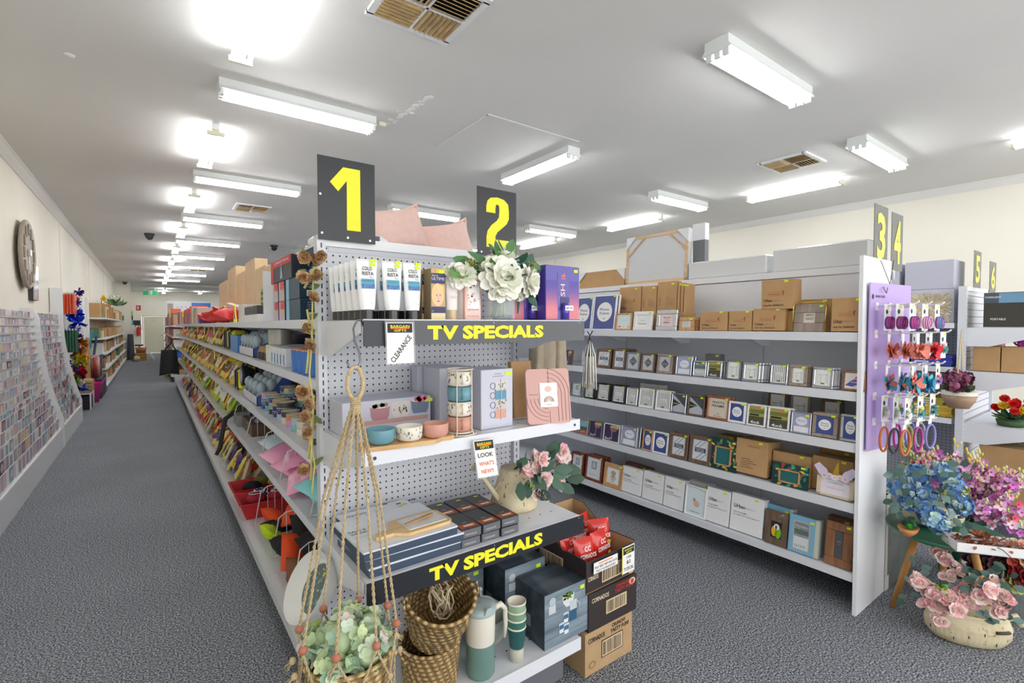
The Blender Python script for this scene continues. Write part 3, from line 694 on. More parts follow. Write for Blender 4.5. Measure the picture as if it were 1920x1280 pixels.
def spraybox(x, y, label, w_=.185, front=True):
    r = thing('body_spray_gift_box', label, 'gift box', (x, y, ZT), 0, 'purple body spray gift boxes'); h = .222; b = MB(); b.rbox(0, 0, 0, w_, .05, h, PU, .0015)
    b.rect((.002, 0, .004), X_, Z_, w_-.004, .158, DOT, .0006); a = w_*.34; b.rect((a, 0, .002), X_, Z_, .062, .19, PU, .001)
    for i, (hh, dx) in enumerate(((.006, 0), (.011, .007), (.016, .014))):
        b.poly([(dx, 0), (dx+.0055, 0), (dx+.0055-.004+0, hh), (dx-.004, hh*.8)], (a+.022, 0, .176), X_, Z_, CO, .0016)
    b.rect((a+.018, 0, .168), X_, Z_, .026, .003, CO, .0016)
    b.text('SH', (a+.040, 0, .098), (0, 0, 1), (-1, 0, 0), .024, mat('F4C9C6'), .05, .01, .0016)
    for i in range(7): b.rect((a+.006, 0, .094-i*.007), X_, Z_, .002, .0045, mat('C9A2E0'), .0016)
    b.build('carton', r); c = MB(); c.rect((a+.014, 0, .004), X_, Z_, .05, .090, PUD, .002); c.tube([(a+.04, -.002, .006), (a+.04, -.002, .07)], .018, mat('5B4FB8', .15, .4), 10); c.rect((a+.024, -.02, .040), X_, Z_, .045, .020, PAPER, .001); c.text('GET FIT', (a+.027, -.0212, .046), X_, Z_, .007, INK, .038, .01, .001); c.build('spray_can', r)
    s = MB(); price(s, (w_-.032, 0, .198)); s.build('price_sticker', r); return r
xs = P(1017, 600, 'y', 1.52).x
spraybox(xs, 1.50, 'purple and coral body spray gift box, front one at the shelf end')
for k in range(3): spraybox(xs-.115+.012*k, 1.575+.06*k, 'purple body spray gift box behind the flowers, %s back from the front one' % nth(k+1))
# glass vase with white peonies
vx = P(938, 600, 'y', 1.53).x
r = thing('vase_with_peonies', 'clear glass vase of white artificial peonies and green leaves', 'flowers', (vx, 1.535, ZT))
b = MB(); VG = mat('F4FAFA', .03, alpha=.25, name='vase_glass'); b.lathe([(.001, .002), (.056, .002), (.060, .008), (.060, .14), (.056, .14), (.056, .02), (.001, .016)], VG, 28); b.rect((.008, -.0605, .098), X_, Z_, .02, .012, TAG, .001); b.build('vase', r)
b = MB(); SG = mat('4E8A3C', .5); SG2 = mat('7FB060', .5)
for i in range(16):
    a = i*2.4; p0 = (.035*math.cos(a), .035*math.sin(a), .012); p1 = (.02*math.cos(a+2.6), .02*math.sin(a+2.6), .15); b.tube([p0, ((p0[0]+p1[0])/2+.004, (p0[1]+p1[1])/2, .07), p1], .0025, rnd.choice((SG, SG2)), 5)
b.build('stem', r)
WP = [mat('FBFAF3', .6), mat('F6F5E8', .6), mat('EDF0DE', .6)]
# blooms: (pixel, depth y, radius, facing)
for px_, py_, yy, rr, dr in ((942, 520, 1.47, .062, (-.1, -1, .3)), (945, 484, 1.54, .045, (0, -.5, 1)), (862, 515, 1.53, .046, (-.3, -.7, .8)), (903, 510, 1.55, .044, (-.1, -.6, .8)), (993, 528, 1.50, .046, (.5, -.9, .1)), (975, 550, 1.52, .026, (.2, -.8, -.4)), (938, 548, 1.455, .026, (0, -.7, -.8))):
    q = P(px_, py_, 'y', yy)-Vector((vx, 1.535, ZT)); b = MB(); peony(b, q, rr, WP, dr, 5); b.build('flower', r)
b = MB(); LG = [mat('3E6B4A', .5), mat('55824F', .5), mat('2F5A4C', .5), mat('6E9A58', .5)]
def P3(px_, py_, yy): return P(px_, py_, 'y', yy)-Vector((vx, 1.535, ZT))
for (a1, a2, l1, l2, wd) in ((935, 480, 918, 458, .03), (930, 500, 880, 470, .04), (900, 500, 855, 482, .045), (950, 480, 962, 450, .03), (935, 490, 925, 455, .028), (960, 500, 985, 470, .045), (965, 520, 1005, 490, .05), (975, 520, 998, 478, .05), (890, 520, 845, 505, .04), (885, 525, 858, 510, .035), (985, 545, 1002, 575, .035), (990, 520, 1012, 500, .035), (905, 500, 870, 488, .04), (925, 520, 915, 488, .05), (915, 520, 890, 515, .04), (960, 505, 985, 525, .05), (970, 540, 965, 585, .03), (925, 560, 905, 540, .03), (1000, 490, 1010, 512, .03), (945, 470, 935, 448, .02), (980, 520, 1000, 540, .04), (955, 500, 965, 455, .03), (870, 495, 850, 515, .04)):
    p0 = P3(a1, a2, 1.53+jit(.03)); p1 = P3(l1, l2, 1.52+jit(.05)); d = p1-p0; leaf(b, p0, d, d.length*1.05, wd*1.2, rnd.choice(LG), jit(.2), (jit(.6), -1, .4))
for i in range(22):
    a = rnd.uniform(0, 6.28); d = Vector((math.cos(a), math.sin(a)*.8, rnd.uniform(.1, .9))); leaf(b, (.03*math.cos(a), .03*math.sin(a), .16), d, rnd.uniform(.07, .12), .035, rnd.choice(LG), .2)
b.build('leaf', r)
b = MB()
for cx_, cz_ in ((888, 492), (1000, 500), (880, 488), (995, 495)):
    q = P3(cx_, cz_, 1.5)
    for i in range(16): b.ball(tuple(q+Vector((jit(.014), jit(.01), jit(.014)))), .0028, mat('A9A23E', .6), 5, 3)
b.build('seed_sprig', r)
# two blush cushions above the top rail
def cushion(label, x, y, z, w_, h, rz, mt, tilt=.25, name='cushion', cat='cushion', group=None):
    r = thing(name, label, cat, (x, y, z), rz, group); b = MB(); n = 10; v = []; f = []
    for s in (-1, 1):
        for i in range(n+1):
            for j in range(n+1):
                u, q = i/n*2-1, j/n*2-1; th = .085*((1-u**4)*(1-q**4))**.6; pin = 1-.10*(1-abs(u)**2) * (abs(q) > 0) * 1.0
                k = 1-.30*(1-u*u)*abs(q)**3; kk = 1-.16*(1-q*q)*abs(u)**3
                v.append((u*w_/2*kk, s*th, h/2+q*h/2*k))
    N = (n+1)**2
    for s in (0, 1):
        for i in range(n):
            for j in range(n):
                a = s*N+i*(n+1)+j; q = (a, a+1, a+n+2, a+n+1); f.append(q if s else q[::-1])
    b.M = T(rx=-tilt) @ T(ry=-.22); b.add(v, f, mt, True); b.build('cover', r)
    e = MB(); e.M = T(rx=-tilt) @ T(ry=-.22); path = []
    for (a, c) in [(-1+2*t/n, -1) for t in range(n)]+[(1, -1+2*t/n) for t in range(n)]+[(1-2*t/n, 1) for t in range(n)]+[(-1, 1-2*t/n) for t in range(n)]:
        k = 1-.30*(1-a*a)*abs(c)**3; kk = 1-.16*(1-c*c)*abs(a)**3; path.append((a*w_/2*kk, 0, h/2+c*h/2*k))
    e.tube(path, .009, mt, 6, True); e.build('piping', r); return r
BL = mat('F0CCC2', .9, noise=.05, scale=40, bump=.3); 
m = MB(); m.box(AX0+.05, AY+.05, 1.834, AX1-.05, AY+.9, 1.842, SHELF); solo(m, 'top_tray', 'white steel tray on top of the shelving under the pink cushions', 'tray')
cushion('blush pink corded cushion on top of the shelving, left one', 1.02, AY+.42, 1.835, .38, .27, .05, BL, .2)
cushion('blush pink corded cushion on top of the shelving, half behind the 2 sign', 1.42, AY+.62, 1.835, .38, .28, -.1, BL, .2)
b = MB(); b.rbox(-.14, -.12, 0, .14, .12, .05, mat('F0F0F2', .6), .02); b.rect((-.06, -.12, .01), X_, Z_, .05, .03, mat('50566B'), .001); b.rect((.04, -.12, .015), X_, Z_, .05, .03, mat('50566B'), .001)
solo(b, 'folded_throw', 'folded white throw with navy marks beside the blush cushions', 'throw', None, (.72, AY+.3, 1.843), .1)
# ---------------------------------------------------------------- middle shelf goods (z = 1.11)
ZM = 1.1112
LIL = mat('C6C8D6', .45); LILD = mat('A9ACBC', .5); BLUEC = mat('6F9FAE', .35); PINKC = mat('D69E8C', .4); CRM = mat('EFE8DA', .35)
FLORA = [mat('5E7C9E'), mat('B08A5C'), mat('7A9A8C'), mat('3F4E78'), mat('C98A6A')]
def mini_bowl(m, cx, cz, mt, y=0, w_=.05, h=.035, spots=False):
    m.poly([(-w_*.5, h), (-w_*.46, h*.3), (-w_*.36, 0), (w_*.36, 0), (w_*.46, h*.3), (w_*.5, h)], (cx, y, cz), X_, Z_, mt, .001); m.oval((cx, y, cz+h), X_, Z_, w_*.5, h*.16, mat('D9D3CC'), .0014)
    if spots:
        for i in range(14): m.oval((cx+jit(w_*.38), y, cz+h*rnd.uniform(.2, .8)), X_, Z_, .003, .0045, rnd.choice(FLORA), .002, 6)
r = thing('bowl_set_box', 'long lilac grey box printed with three bowls, at the left of the middle shelf', 'box', (.528, 1.705, ZM))
b = MB(); b.rbox(0, 0, 0, .338, .15, .118, LIL, .002); mini_bowl(b, .135, .045, mat('B5808A'), w_=.075, h=.05); mini_bowl(b, .215, .05, mat('D8D2CE'), w_=.075, h=.05, spots=True); mini_bowl(b, .293, .055, mat('6D7F96'), w_=.075, h=.05)
for i in range(7): b.oval((.293+jit(.025), 0, .112+jit(.006)-.004), X_, Z_, .009, .008, mat('D8465C'), .002, 7)
for i in range(6): b.oval((.135+jit(.025), 0, .098+jit(.004)), X_, Z_, .010, .008, mat('9A8C78'), .002, 7)
b.rect((.075, 0, .030), X_, Z_, .25, .016, mat('C79A92'), .0006); price(b, (.315, 0, .095), w_=.03, h=.014); b.build('carton', r)
def mug_print(m, x0, z0, s=1.0):
    for k, mt in enumerate((PINKC, mat('C9C5BE'), mat('5E93B0'), mat('D3CEC6'))):
        m.rect((x0, 0, z0+k*.036*s), X_, Z_, .052*s, .034*s, mt, .001)
        if k in (1, 3):
            for i in range(9): m.oval((x0+rnd.random()*.05*s, 0, z0+k*.036*s+rnd.random()*.032*s), X_, Z_, .003, .004, rnd.choice(FLORA), .0015, 6)
        # handle as a ring outline
        c = (x0-.010*s, 0, z0+k*.036*s+.017*s); pts = [(c[0]+.011*s*math.cos(a), -.002, c[2]+.012*s*math.sin(a)) for a in [i*pi/8 for i in range(16)]]; m.tube(pts, .0012, mat('8E939F'), 4, True)
    m.tube([(x0+.026*s, -.003, z0-.006), (x0+.026*s, -.003, z0+.150*s)], .0012, CRM, 4)
def mugbox(x, y, label, d=.15, w_=.145, h=.222, pr=True, rz=0):
    r = thing('mug_set_box', label, 'box', (x, y, ZM), rz, 'tall lilac grey mug set boxes'); b = MB(); b.rbox(0, 0, 0, w_, d, h, LIL, .002)
    if pr: mug_print(b, .062, .035); b.rect((.05, 0, .194), X_, Z_, .05, .003, mat('C08A9C'), .001); b.rect((.06, 0, .203), X_, Z_, .03, .003, mat('8E93B0'), .001); price(b, (w_-.036, 0, .198), w_=.028, h=.014)
    b.rect((0, d*.8, h*.3), (0, -1, 0), Z_, d*.3, .004, LILD, .001); b.build('carton', r); return r
mugbox(.975, 1.515, 'lilac grey mug set box with mug stack printed, right of the real mug stack')
mugbox(.888, 1.672, 'lilac grey mug set box standing behind the real mug stack', w_=.15, d=.14)
mugbox(.868, 1.822, 'plain lilac grey mug box at the back, partly behind another box', pr=False, w_=.14, d=.06)
# wire stand with four stacked mugs
sx_, sy_ = .885, 1.515
r = thing('mug_stand', 'cream wire mug stand', 'stand', (sx_, sy_, ZM)); CW = mat('E9E1CF', .4)
b = MB(); ring = lambda rr, z: [(rr*math.cos(a), rr*math.sin(a), z) for a in [i*pi/12 for i in range(24)]]
b.tube(ring(.058, .004), .0022, CW, 6, True); b.tube(ring(.040, .008), .0022, CW, 6, True); b.tube(ring(.048, .232), .0022, CW, 6, True)
for a in (-2.3, -1.1, .4, 1.6): b.tube([(.058*math.cos(a), .058*math.sin(a), .004), (.050*math.cos(a), .050*math.sin(a), .02), (.050*math.cos(a), .050*math.sin(a), .232)], .0022, CW, 6)
b.build('wire_frame', r); b = MB(); b.cyl((0, 0, .008), .045, .004, CW); b.build('base_plate', r)
for k, (mt, lb) in enumerate(((PINKC, 'terracotta pink stacking mug at the bottom of the wire stand'), (None, 'cream floral stacking mug, second from the bottom of the stand'), (BLUEC, 'dusty blue stacking mug, third from the bottom of the stand'), (None, 'cream floral stacking mug on top of the wire stand'))):
    q = thing('stacking_mug', lb, 'mug', (sx_, sy_, ZM+.013+k*.053), 0, 'mugs in the wire stand'); b = MB(); mm = mt or CRM
    b.lathe([(.001, 0), (.036, 0), (.042, .006), (.0445, .018), (.0445, .052), (.041, .052), (.040, .01), (.001, .008)], mm, 28)
    if mt is None:
        for i in range(46):
            a = rnd.uniform(0, 6.28); z = rnd.uniform(.016, .048); rt = Vector((-math.sin(a), math.cos(a), 0)); up = Z_.copy(); up = (up*math.cos(jit(1))+rt*jit(.8)).normalized(); c = Vector((.0447*math.cos(a), .0447*math.sin(a), z))
            b.oval(c, rt, Z_, .0016+rnd.random()*.002, .003+rnd.random()*.004, rnd.choice(FLORA), .0006, 6)
    b.build('cup', q); h_ = MB(); h_.M = T(rz=-1.9); h_.tube([(.043, 0, .044), (.056, 0, .043), (.061, 0, .03), (.056, 0, .015), (.043, 0, .013)], .0045, mm, 8); h_.build('handle', q)
# serving board with three ribbed bowls
bx, by = .668, 1.478
b = MB(); WD = wood('C79A62', 'DDB985', 'x', 10); b.M = T(rz=-.10)
pts = [(-.155, -.03), (-.15, -.042), (.08, -.042), (.115, -.018), (.14, -.020), (.158, -.012), (.162, 0), (.158, .012), (.14, .020), (.115, .018), (.08, .042), (-.15, .042), (-.155, .03)]
b.prism(pts, WD, .014, 'xy', 0); solo(b, 'serving_board', 'wooden serving board under the three small bowls', 'board', None, (bx, by, ZM+.001))
def bowl(x, y, mt, label, spots=False):
    q = thing('small_bowl', label, 'bowl', (x, y, ZM+.0155), 0, 'three small bowls on the wooden board'); b = MB()
    b.lathe([(.001, 0), (.030, 0), (.037, .004), (.0425, .014), (.044, .045), (.0435, .047), (.041, .045), (.038, .012), (.001, .006)], mt, 96 if not spots else 32, flute=0 if spots else .012, nfl=32)
    if spots:
        for i in range(60):
            a = rnd.uniform(0, 6.28); z = rnd.uniform(.014, .042); rt = Vector((-math.sin(a), math.cos(a), 0)); rr = .0437; b.oval(Vector((rr*math.cos(a), rr*math.sin(a), z)), rt, Z_, .0018, .0045, rnd.choice(FLORA), .0006, 6)
    b.build('bowl_body', q)
bowl(.580, 1.488, BLUEC, 'ribbed dusty blue bowl, left one on the wooden board'); bowl(.672, 1.477, CRM, 'cream floral bowl in the middle on the wooden board', True); bowl(.762, 1.468, PINKC, 'ribbed terracotta pink bowl, right one on the wooden board')
# pink rainbow frame, leaning
r = thing('rainbow_photo_frame', 'pink arch grooved photo frame leaning at the right end of the middle shelf', 'photo frame', (1.165, 1.475, ZM+.002), -.30, None, -.16)
b = MB(); W, H = .185, .215; pts = []
for cx_, cz_, a0 in ((W-.015, .015, -pi/2), (W-.015, H-.015, 0), (.015, H-.015, pi/2), (.015, .015, pi)):
    pts += [(cx_+.015*math.cos(a0+k*pi/8), cz_+.015*math.sin(a0+k*pi/8)) for k in range(5)]
PK = mat('D2A59E', .5); b.prism(pts, PK, .014, 'xz', 0); GV = mat('8E5F5C', .7)
for k in range(4):
    rr = .038+.014*k; arc = [(.088+rr*1.15*math.cos(a), -.0005, .115+rr*1.25*math.sin(a)) for a in [i*pi/16 for i in range(-1, 9)]]; b.tube([(arc[0][0], -.0005, .008)]+arc, .0009, GV, 4)
    arc = [(.088+rr*1.1*math.cos(a), -.0005, .100+rr*1.1*math.sin(a)) for a in [pi+i*pi/16 for i in range(9)]]; b.tube(arc, .0009, GV, 4)
b.tube([(.094, -.0005, .16), (.094, -.0005, H-.004)], .0009, GV, 4); b.tube([(.094, -.0005, .004), (.094, -.0005, .05)], .0009, GV, 4); b.tube([(.01, -.0005, .115), (.05, -.0005, .115)], .0009, GV, 4)
b.build('frame', r); c = MB(); c.rect((.055, 0, .065), X_, Z_, .075, .095, PAPER, .002)
for k, cc in enumerate(('9A5A5C', 'C58A70', 'D9B48C')): c.tube([(.092+(.020-.006*k)*math.cos(a), -.003, .085+(.020-.006*k)*math.sin(a)) for a in [i*pi/8 for i in range(9)]], .0015, mat(cc), 4)
c.oval((.09, 0, .135), X_, Z_, .015, .012, mat('E3C4B4'), .0025); price(c, (.10, 0, .145), w_=.02, h=.01); c.text('rainbow', (.078, 0, .073), X_, Z_, .004, TGREY, .028, 0, .0026); c.build('picture', r)
b = MB(); b.M = T(rx=-.15); b.rbox(0, 0, 0, .10, .03, .235, KRAFT, .003); solo(b, 'kraft_frame_carton', 'narrow kraft carton standing behind the pink arch frame', 'box', None, (1.195, 1.60, ZM+.006), -.1)
# beige jacket hanging past the shelf end
def drape(m, cx, cy, z0, z1, w_, mt, nf=5, depth=.04, taper=1.0, ph=0, sweep=0):
    n, k = 36, 12; v = []; f = []
    for j in range(k+1):
        t = j/k; z = z1+(z0-z1)*t; ww = w_*(1+(taper-1)*t)
        for i in range(n):
            a = 2*pi*i/n; fold = 1+.28*math.sin(nf*a+ph+2*t)*(.3+.7*t)
            v.append((cx+sweep*t+ww/2*math.cos(a)*(1+.06*math.sin(3*a)), cy+depth*math.sin(a)*fold, z-.02*math.cos(a*2)*(j == k)))
    for j in range(k):
        for i in range(n): q = (i+1) % n; f.append((j*n+i, j*n+q, (j+1)*n+q, (j+1)*n+i))
    f.append(tuple(range(n-1, -1, -1))); f.append(tuple(range(k*n, k*n+n))); m.add(v, f, mt, True)
r = thing('hanging_jacket', 'beige padded jacket hanging at the right side of the end bay', 'jacket', (1.52, 1.80, 1.10)); BG = mat('A89C88', .85, noise=.1, scale=20, bump=.4)
b = MB(); drape(b, 0, 0, .14, .42, .16, BG, 4, .05, 1.05, 0); drape(b, -.06, -.02, .17, .40, .07, BG, 3, .035, .9, 1, -.01); b.build('body', r); b = MB(); drape(b, .055, -.03, .10, .38, .08, BG, 3, .04, .9, 2, .015); b.build('sleeve', r)
b = MB(); b.tube([(0, 0, .41), (0, 0, .46), (-.08, -.05, .46)], .003, mat('8A8C90', .3, .9)); b.build('hook', r)
# bunch of tassels hanging from the strip end
r = thing('tassel_bunch', 'bunch of white and silver tassels hanging at the right end of the black strip', 'tassels', (1.452, 1.43, 1.21))
b = MB(); tm = [mat('D9DADC', .4), mat('B9BCC2', .35, .4), mat('CFC6A2', .5), mat('E9E9E6', .5)]
for i in range(26):
    a = i*2.4; rr = .006+.0011*i; b.tube([(.004*math.cos(a), .004*math.sin(a), .225), (rr*.8*math.cos(a), rr*.8*math.sin(a), .16), (rr*math.cos(a), rr*math.sin(a), .04+jit(.02))], .0028, rnd.choice(tm), 4)
b.build('fringe', r); b = MB()
for i in range(10): a = i*.63; b.tube([(0, 0, .245), (.012*math.cos(a), .012*math.sin(a), .20), (.018*math.cos(a), .018*math.sin(a), .16)], .0022, mat('4A4C52', .3, .7), 4)
b.tube([(-.015, 0, .262), (0, 0, .245), (.015, 0, .265)], .0025, mat('3A3C42', .3, .8), 5); b.build('cord', r)
# ---------------------------------------------------------------- lower shelf goods (z = .71)
ZL = .711
NVY = mat('3D4C63', .45); NVD = mat('2C3646', .5)
def flatbox(label, x, y, z, rz, w_=.345, d=.30, h=.030, top=None):
    r = thing('serving_board_box', label, 'box', (x, y, z), rz, 'navy sided serving board boxes'); b = MB(); b.box(0, 0, 0, w_, d, h-.006, NVY); b.box(-.001, -.001, h-.006, w_+.001, d+.001, h, mat('DDE1E7', .4)); b.rect((.002, .002, h), X_, Y_, w_-.004, d-.004, mat('E6E9EE', .4), .0006); b.build('carton', r)
    if top: c = MB(); top(c, w_, d, h); c.build('printed_lid', r)
    return r
def lid(c, w_, d, h):
    for q, (t, yy) in enumerate((('DAVIS', .10), ('DAVIS & WADDELL', .02))):
        c.text('DAVIS &', (.012, .16-.0, h), X_, Y_, .016, INK, .06, .0, .0012) if q == 0 else c.text('WADDELL', (.012, .138, h), X_, Y_, .016, INK, .068, 0, .0012)
    c.text('RAVIOLI BOARD', (.012, .110, h), X_, Y_, .006, TGREY, .05, 0, .0012)
flatbox('navy and white serving board box at the bottom of the front stack', .532, 1.472, ZL, .02)
flatbox('navy and white serving board box, second from the bottom of the front stack', .522, 1.475, ZL+.0305, -.01, w_=.35)
flatbox('navy and white serving board box on top of the front stack, under the wooden paddle', .512, 1.462, ZL+.061, .03, w_=.335, d=.285, top=lid)
def lid2(c, w_, d, h):
    c.text('DAVIS & WADDELL', (.012, d-.05, h), X_, Y_, .014, INK, .09, 0, .0012)
    for i in range(8): c.oval((.16+.02*i+jit(.01), .05+jit(.03)+.02*(i % 3), h), X_, Y_, .012, .007, mat(rnd.choice(['3E4A55', 'C9A83C', '4E4538'])), .0012, 8)
    c.rect((w_-.05, d*.5, h), X_, Y_, .03, .012, TAG, .0014)
flatbox('white slate board box lying behind the wooden paddle, left one', .55, 1.762, ZL, 0, .30, .11, .05, lid2)
flatbox('white slate board box printed with dark olives, right of the other one', .555, 1.745, ZL+.0505, .05, .28, .12, .02, lid2)
# wooden paddle board with marble inlay and spreader
r = thing('paddle_board', 'pale wooden paddle board with white marble inlay, on the navy boxes', 'board', (.575, 1.475, ZL+.0925), .06)
b = MB(); WD2 = wood('D8B27C', 'E6C897', 'x', 8); pts = [(0, .055), (0, .040), (.008, .033), (.06, .036), (.085, .012), (.10, .004), (.255, .004), (.272, .020), (.272, .120), (.255, .136), (.10, .136), (.085, .128), (.06, .072), (.010, .068)]
b.prism([(x_, y_) for x_, y_ in pts][::-1] if False else pts, WD2, .012, 'xy', 0); b.oval((.018, .052, .012), X_, Y_, .006, .006, mat('6E5030'), .0005, 8); b.build('board', r)
b = MB(); MRB = mat('E4E5E6', .2, noise=.12, scale=25, name='marble'); b.box(.108, .022, .011, .255, .118, .0145, MRB); b.build('marble_inlay', r)
b = MB(); b.M = T(.112, .055, .019, rz=.22); b.prism([(0, -.004), (.05, -.003), (.09, -.009), (.12, -.006), (.128, 0), (.12, .008), (.09, .008), (.05, .004), (0, .004)], wood('B9803E', 'CF9A58', 'x', 12), .004, 'xy', 0); solo(b, 'cheese_spreader', 'small wooden spreader lying on the marble board', 'utensil', None, (.575, 1.475, ZL+.0925), .06)
# grey boxed sets, three stacks of two
FIRE = mat('C8632E', .5, noise=.9, scale=200); CHR = mat('3B3D42', .35); CHL = mat('6C6E74', .35)
for c, (x, lbl) in enumerate(((.865, 'left'), (.950, 'middle'), (1.035, 'right'))):
    for k in range(2):
        for j in range(2):
            y = 1.475+j*.15
            r = thing('bbq_set_box', 'charcoal boxed tool set, %s stack, %s layer, %s' % (lbl, 'upper' if k else 'lower', 'rear' if j else 'front'), 'box', (x+.004*k, y+jit(.003), ZL+k*.0325), jit(.03) if k else 0, 'charcoal boxed tool sets')
            b = MB(); b.rbox(0, 0, 0, .080, .145, .032, CHR, .0015); b.rect((.003, 0, .002), X_, Z_, .074, .028, CHL, .0005); b.text('FIRESIDE', (.014, 0, .010), X_, Z_, .006, mat('D0D0D2'), .045, 0, .001)
            if k:
                b.rect((.004, .01, .032), X_, Y_, .072, .035, FIRE, .0005); b.rect((.022, .022, .032), X_, Y_, .04, .012, mat('EDE6DA'), .001); b.rect((.03, .055, .032), X_, Y_, .02, .004, mat('BFC0C4'), .001)
                if j: price(b, (.045, .11, .032), X_, Y_, .02, .012)
            b.build('carton', r)
# watering can with pink blossoms
wx, wy = 1.262, 1.70
r = thing('watering_can_planter', 'aged cream metal watering can holding pink artificial blossoms', 'planter', (wx, wy, ZL))
def _aged(nt, b):
    v, x, y, z = objxyz(nt); n = noise_(nt, v, 14, 4); n2 = noise_(nt, v, 40, 2)
    e = math_(nt, 'ADD', math_(nt, 'MULTIPLY', math_(nt, 'LESS_THAN', n2, .36), .5), math_(nt, 'SUBTRACT', 1.0, math_(nt, 'MULTIPLY', n, 1.8)))
    r_ = nt.nodes.new('ShaderNodeValToRGB'); r_.color_ramp.elements[0].position = .15; r_.color_ramp.elements[1].position = .95; r_.color_ramp.elements[0].color = lin('DBCFAE'); r_.color_ramp.elements[1].color = lin('A8823F')
    nt.links.new(e, r_.inputs[0]); nt.links.new(r_.outputs[0], b.inputs['Base Color']); b.inputs['Roughness'].default_value = .45
AGED = nodes_mat('aged_cream_metal', _aged); DKM = mat('3A342C', .5)
b = MB(); b.lathe([(.001, 0), (.098, 0), (.104, .012), (.100, .03), (.060, .165), (.058, .172), (.001, .160)], AGED, 40)
for i in range(14):
    a = i*.9; z = .03+(i % 3)*.035; rr = .1005-(z-.03)*.29; b.tube([(rr*math.cos(a), rr*math.sin(a), z), ((rr-.005)*math.cos(a), (rr-.005)*math.sin(a), z+.016)], .0014, DKM, 4)
b.build('body', r)
b = MB(); b.tube([(-.075, -.01, .03), (-.12, 0, .10), (-.17, .01, .175)], [.013, .011, .009], AGED, 10); b.build('spout', r)
b = MB(); b.M = T(-.178, .012, .188, ry=-.55); b.cyl((0, 0, 0), .012, .015, AGED, 16, .026); b.build('rose', r)
b = MB(); b.tube([(-.10, .0, .09), (-.05, 0, .14)], .003, AGED, 6); b.build('strut', r)
def WC(px_, py_, yy): return P(px_, py_, 'y', yy)-Vector((wx, wy, ZL))
PKM = [mat('FCEFE9', .6), mat('FADADA', .6), mat('FDF6F0', .6), mat('F7C0C6', .6)]; GRL = [mat('3C5A48', .6), mat('4F6F5C', .6), mat('2E4A3E', .6)]
for px_, py_, yy, rr in ((1003, 862, 1.58, .038), (1052, 848, 1.62, .036), (1022, 908, 1.56, .036), (985, 880, 1.57, .034), (1048, 905, 1.60, .030), (1045, 870, 1.64, .03), (1012, 925, 1.56, .026)):
    q = WC(px_, py_, yy); b = MB()
    for i in range(4): peony(b, q+Vector((jit(rr*.6), jit(rr*.6), jit(rr*.6))), rr*.95, PKM, (jit(.5), -1, .3+jit(.4)), 3)
    b.build('flower', r)
b = MB()
for px_, py_, dx, dz in ((975, 880, -.02, .03), (1020, 870, .01, .05), (1035, 880, .06, .0), (1020, 890, -.05, -.01), (1040, 885, .07, .02), (990, 900, -.04, -.05), (1060, 880, .06, -.02), (1030, 860, .02, .06), (1045, 900, .06, -.05), (1000, 895, .03, -.04), (1035, 895, .09, .03), (970, 875, -.01, .045), (980, 905, -.03, -.05), (1065, 895, .05, .01), (1008, 885, .03, .04), (1015, 880, -.04, .03), (1025, 895, .04, -.04), (1030, 850, .0, .06), (985, 860, -.03, .03), (1000, 915, .03, -.02)):
    leaf(b, WC(px_+jit(5), py_+jit(5), 1.575), (dx, -.05, dz), .085, .05, rnd.choice(GRL), .1, (jit(.4), -1, .3))
b.build('leaf', r)
b = MB(); q0 = Vector((0, 0, .16))
for px_, py_, yy in ((1003, 862, 1.60), (1052, 848, 1.64), (1022, 900, 1.58), (985, 880, 1.6), (1048, 880, 1.62)): b.tube([q0, (q0+WC(px_, py_, yy))/2+Vector((0, 0, .02)), WC(px_, py_, yy)], .0025, GRL[0], 5)
for i in range(14): b.ball(tuple(WC(996, 910, 1.56)+Vector((jit(.014), jit(.01), jit(.014)))), .005, mat('6E9A3A'), 6, 3)
b.build('stem', r)
# ---------------------------------------------------------------- base shelf goods (z = .2)
ZB = .201
SEA = weave('6A5230', 'D2B27A', 26, 62); SEAL = weave('7A6038', 'DCC08A', 22, 50)
def basket(name, label, x, y, z, r0, r1, h, tilt=0, mt=SEA, handles=True, group=None, rz=0):
    r = thing(name, label, 'basket', (x, y, z), rz, group, tilt); b = MB(); n = int(h/.009)
    woven_lathe(b, [(r0+(r1-r0)*(k/n)**.8, h*k/n) for k in range(n+1)], mt, 72, .0022); b.lathe([(r1-.006, h), (r1-.008, h*.5), (r0-.008, .006), (.001, .006)], mt, 36); b.disc(r0, 0, mt, 36, up=False)
    b.tube([((r1-.002)*math.cos(a), (r1-.002)*math.sin(a), h) for a in [i*pi/18 for i in range(36)]], .007, mt, 8, True); b.build('woven_body', r)
    if handles:
        for s in (-1, 1):
            c = MB(); c.tube([(s*(r1-.002), -.03, h-.03), (s*(r1+.012), -.02, h-.005), (s*(r1+.010), 0, h+.018), (s*(r1+.012), .02, h-.005), (s*(r1-.002), .03, h-.03)], .0045, mt, 6); c.build('handle', r)
    return r
basket('seagrass_basket', 'brown seagrass basket standing on the base shelf under the tilted one', .790, 1.575, ZB, .092, .108, .165)
bt = basket('seagrass_basket', 'open seagrass basket tilted forward with a coil of cord inside', .803, 1.560, ZB+.195, .088, .122, .180, R_(22), rz=-.15)
r = thing('cord_coil', 'looped bundle of natural jute cord inside the tilted basket', 'rope', (.808, 1.52, ZB+.29)); b = MB(); JU = mat('CFC0A0', .8, noise=.2, scale=150)
for k in range(9):
    a0 = k*.7; pts = [(.045*math.cos(a0)*math.cos(t)+jit(.006), .03*math.sin(t)+.02*math.sin(a0), .055*math.sin(t+k*.3)+.04+jit(.004)) for t in [i*pi/9 for i in range(18)]]; b.tube(pts, .0032, JU, 5, True)
b.build('cord', r)
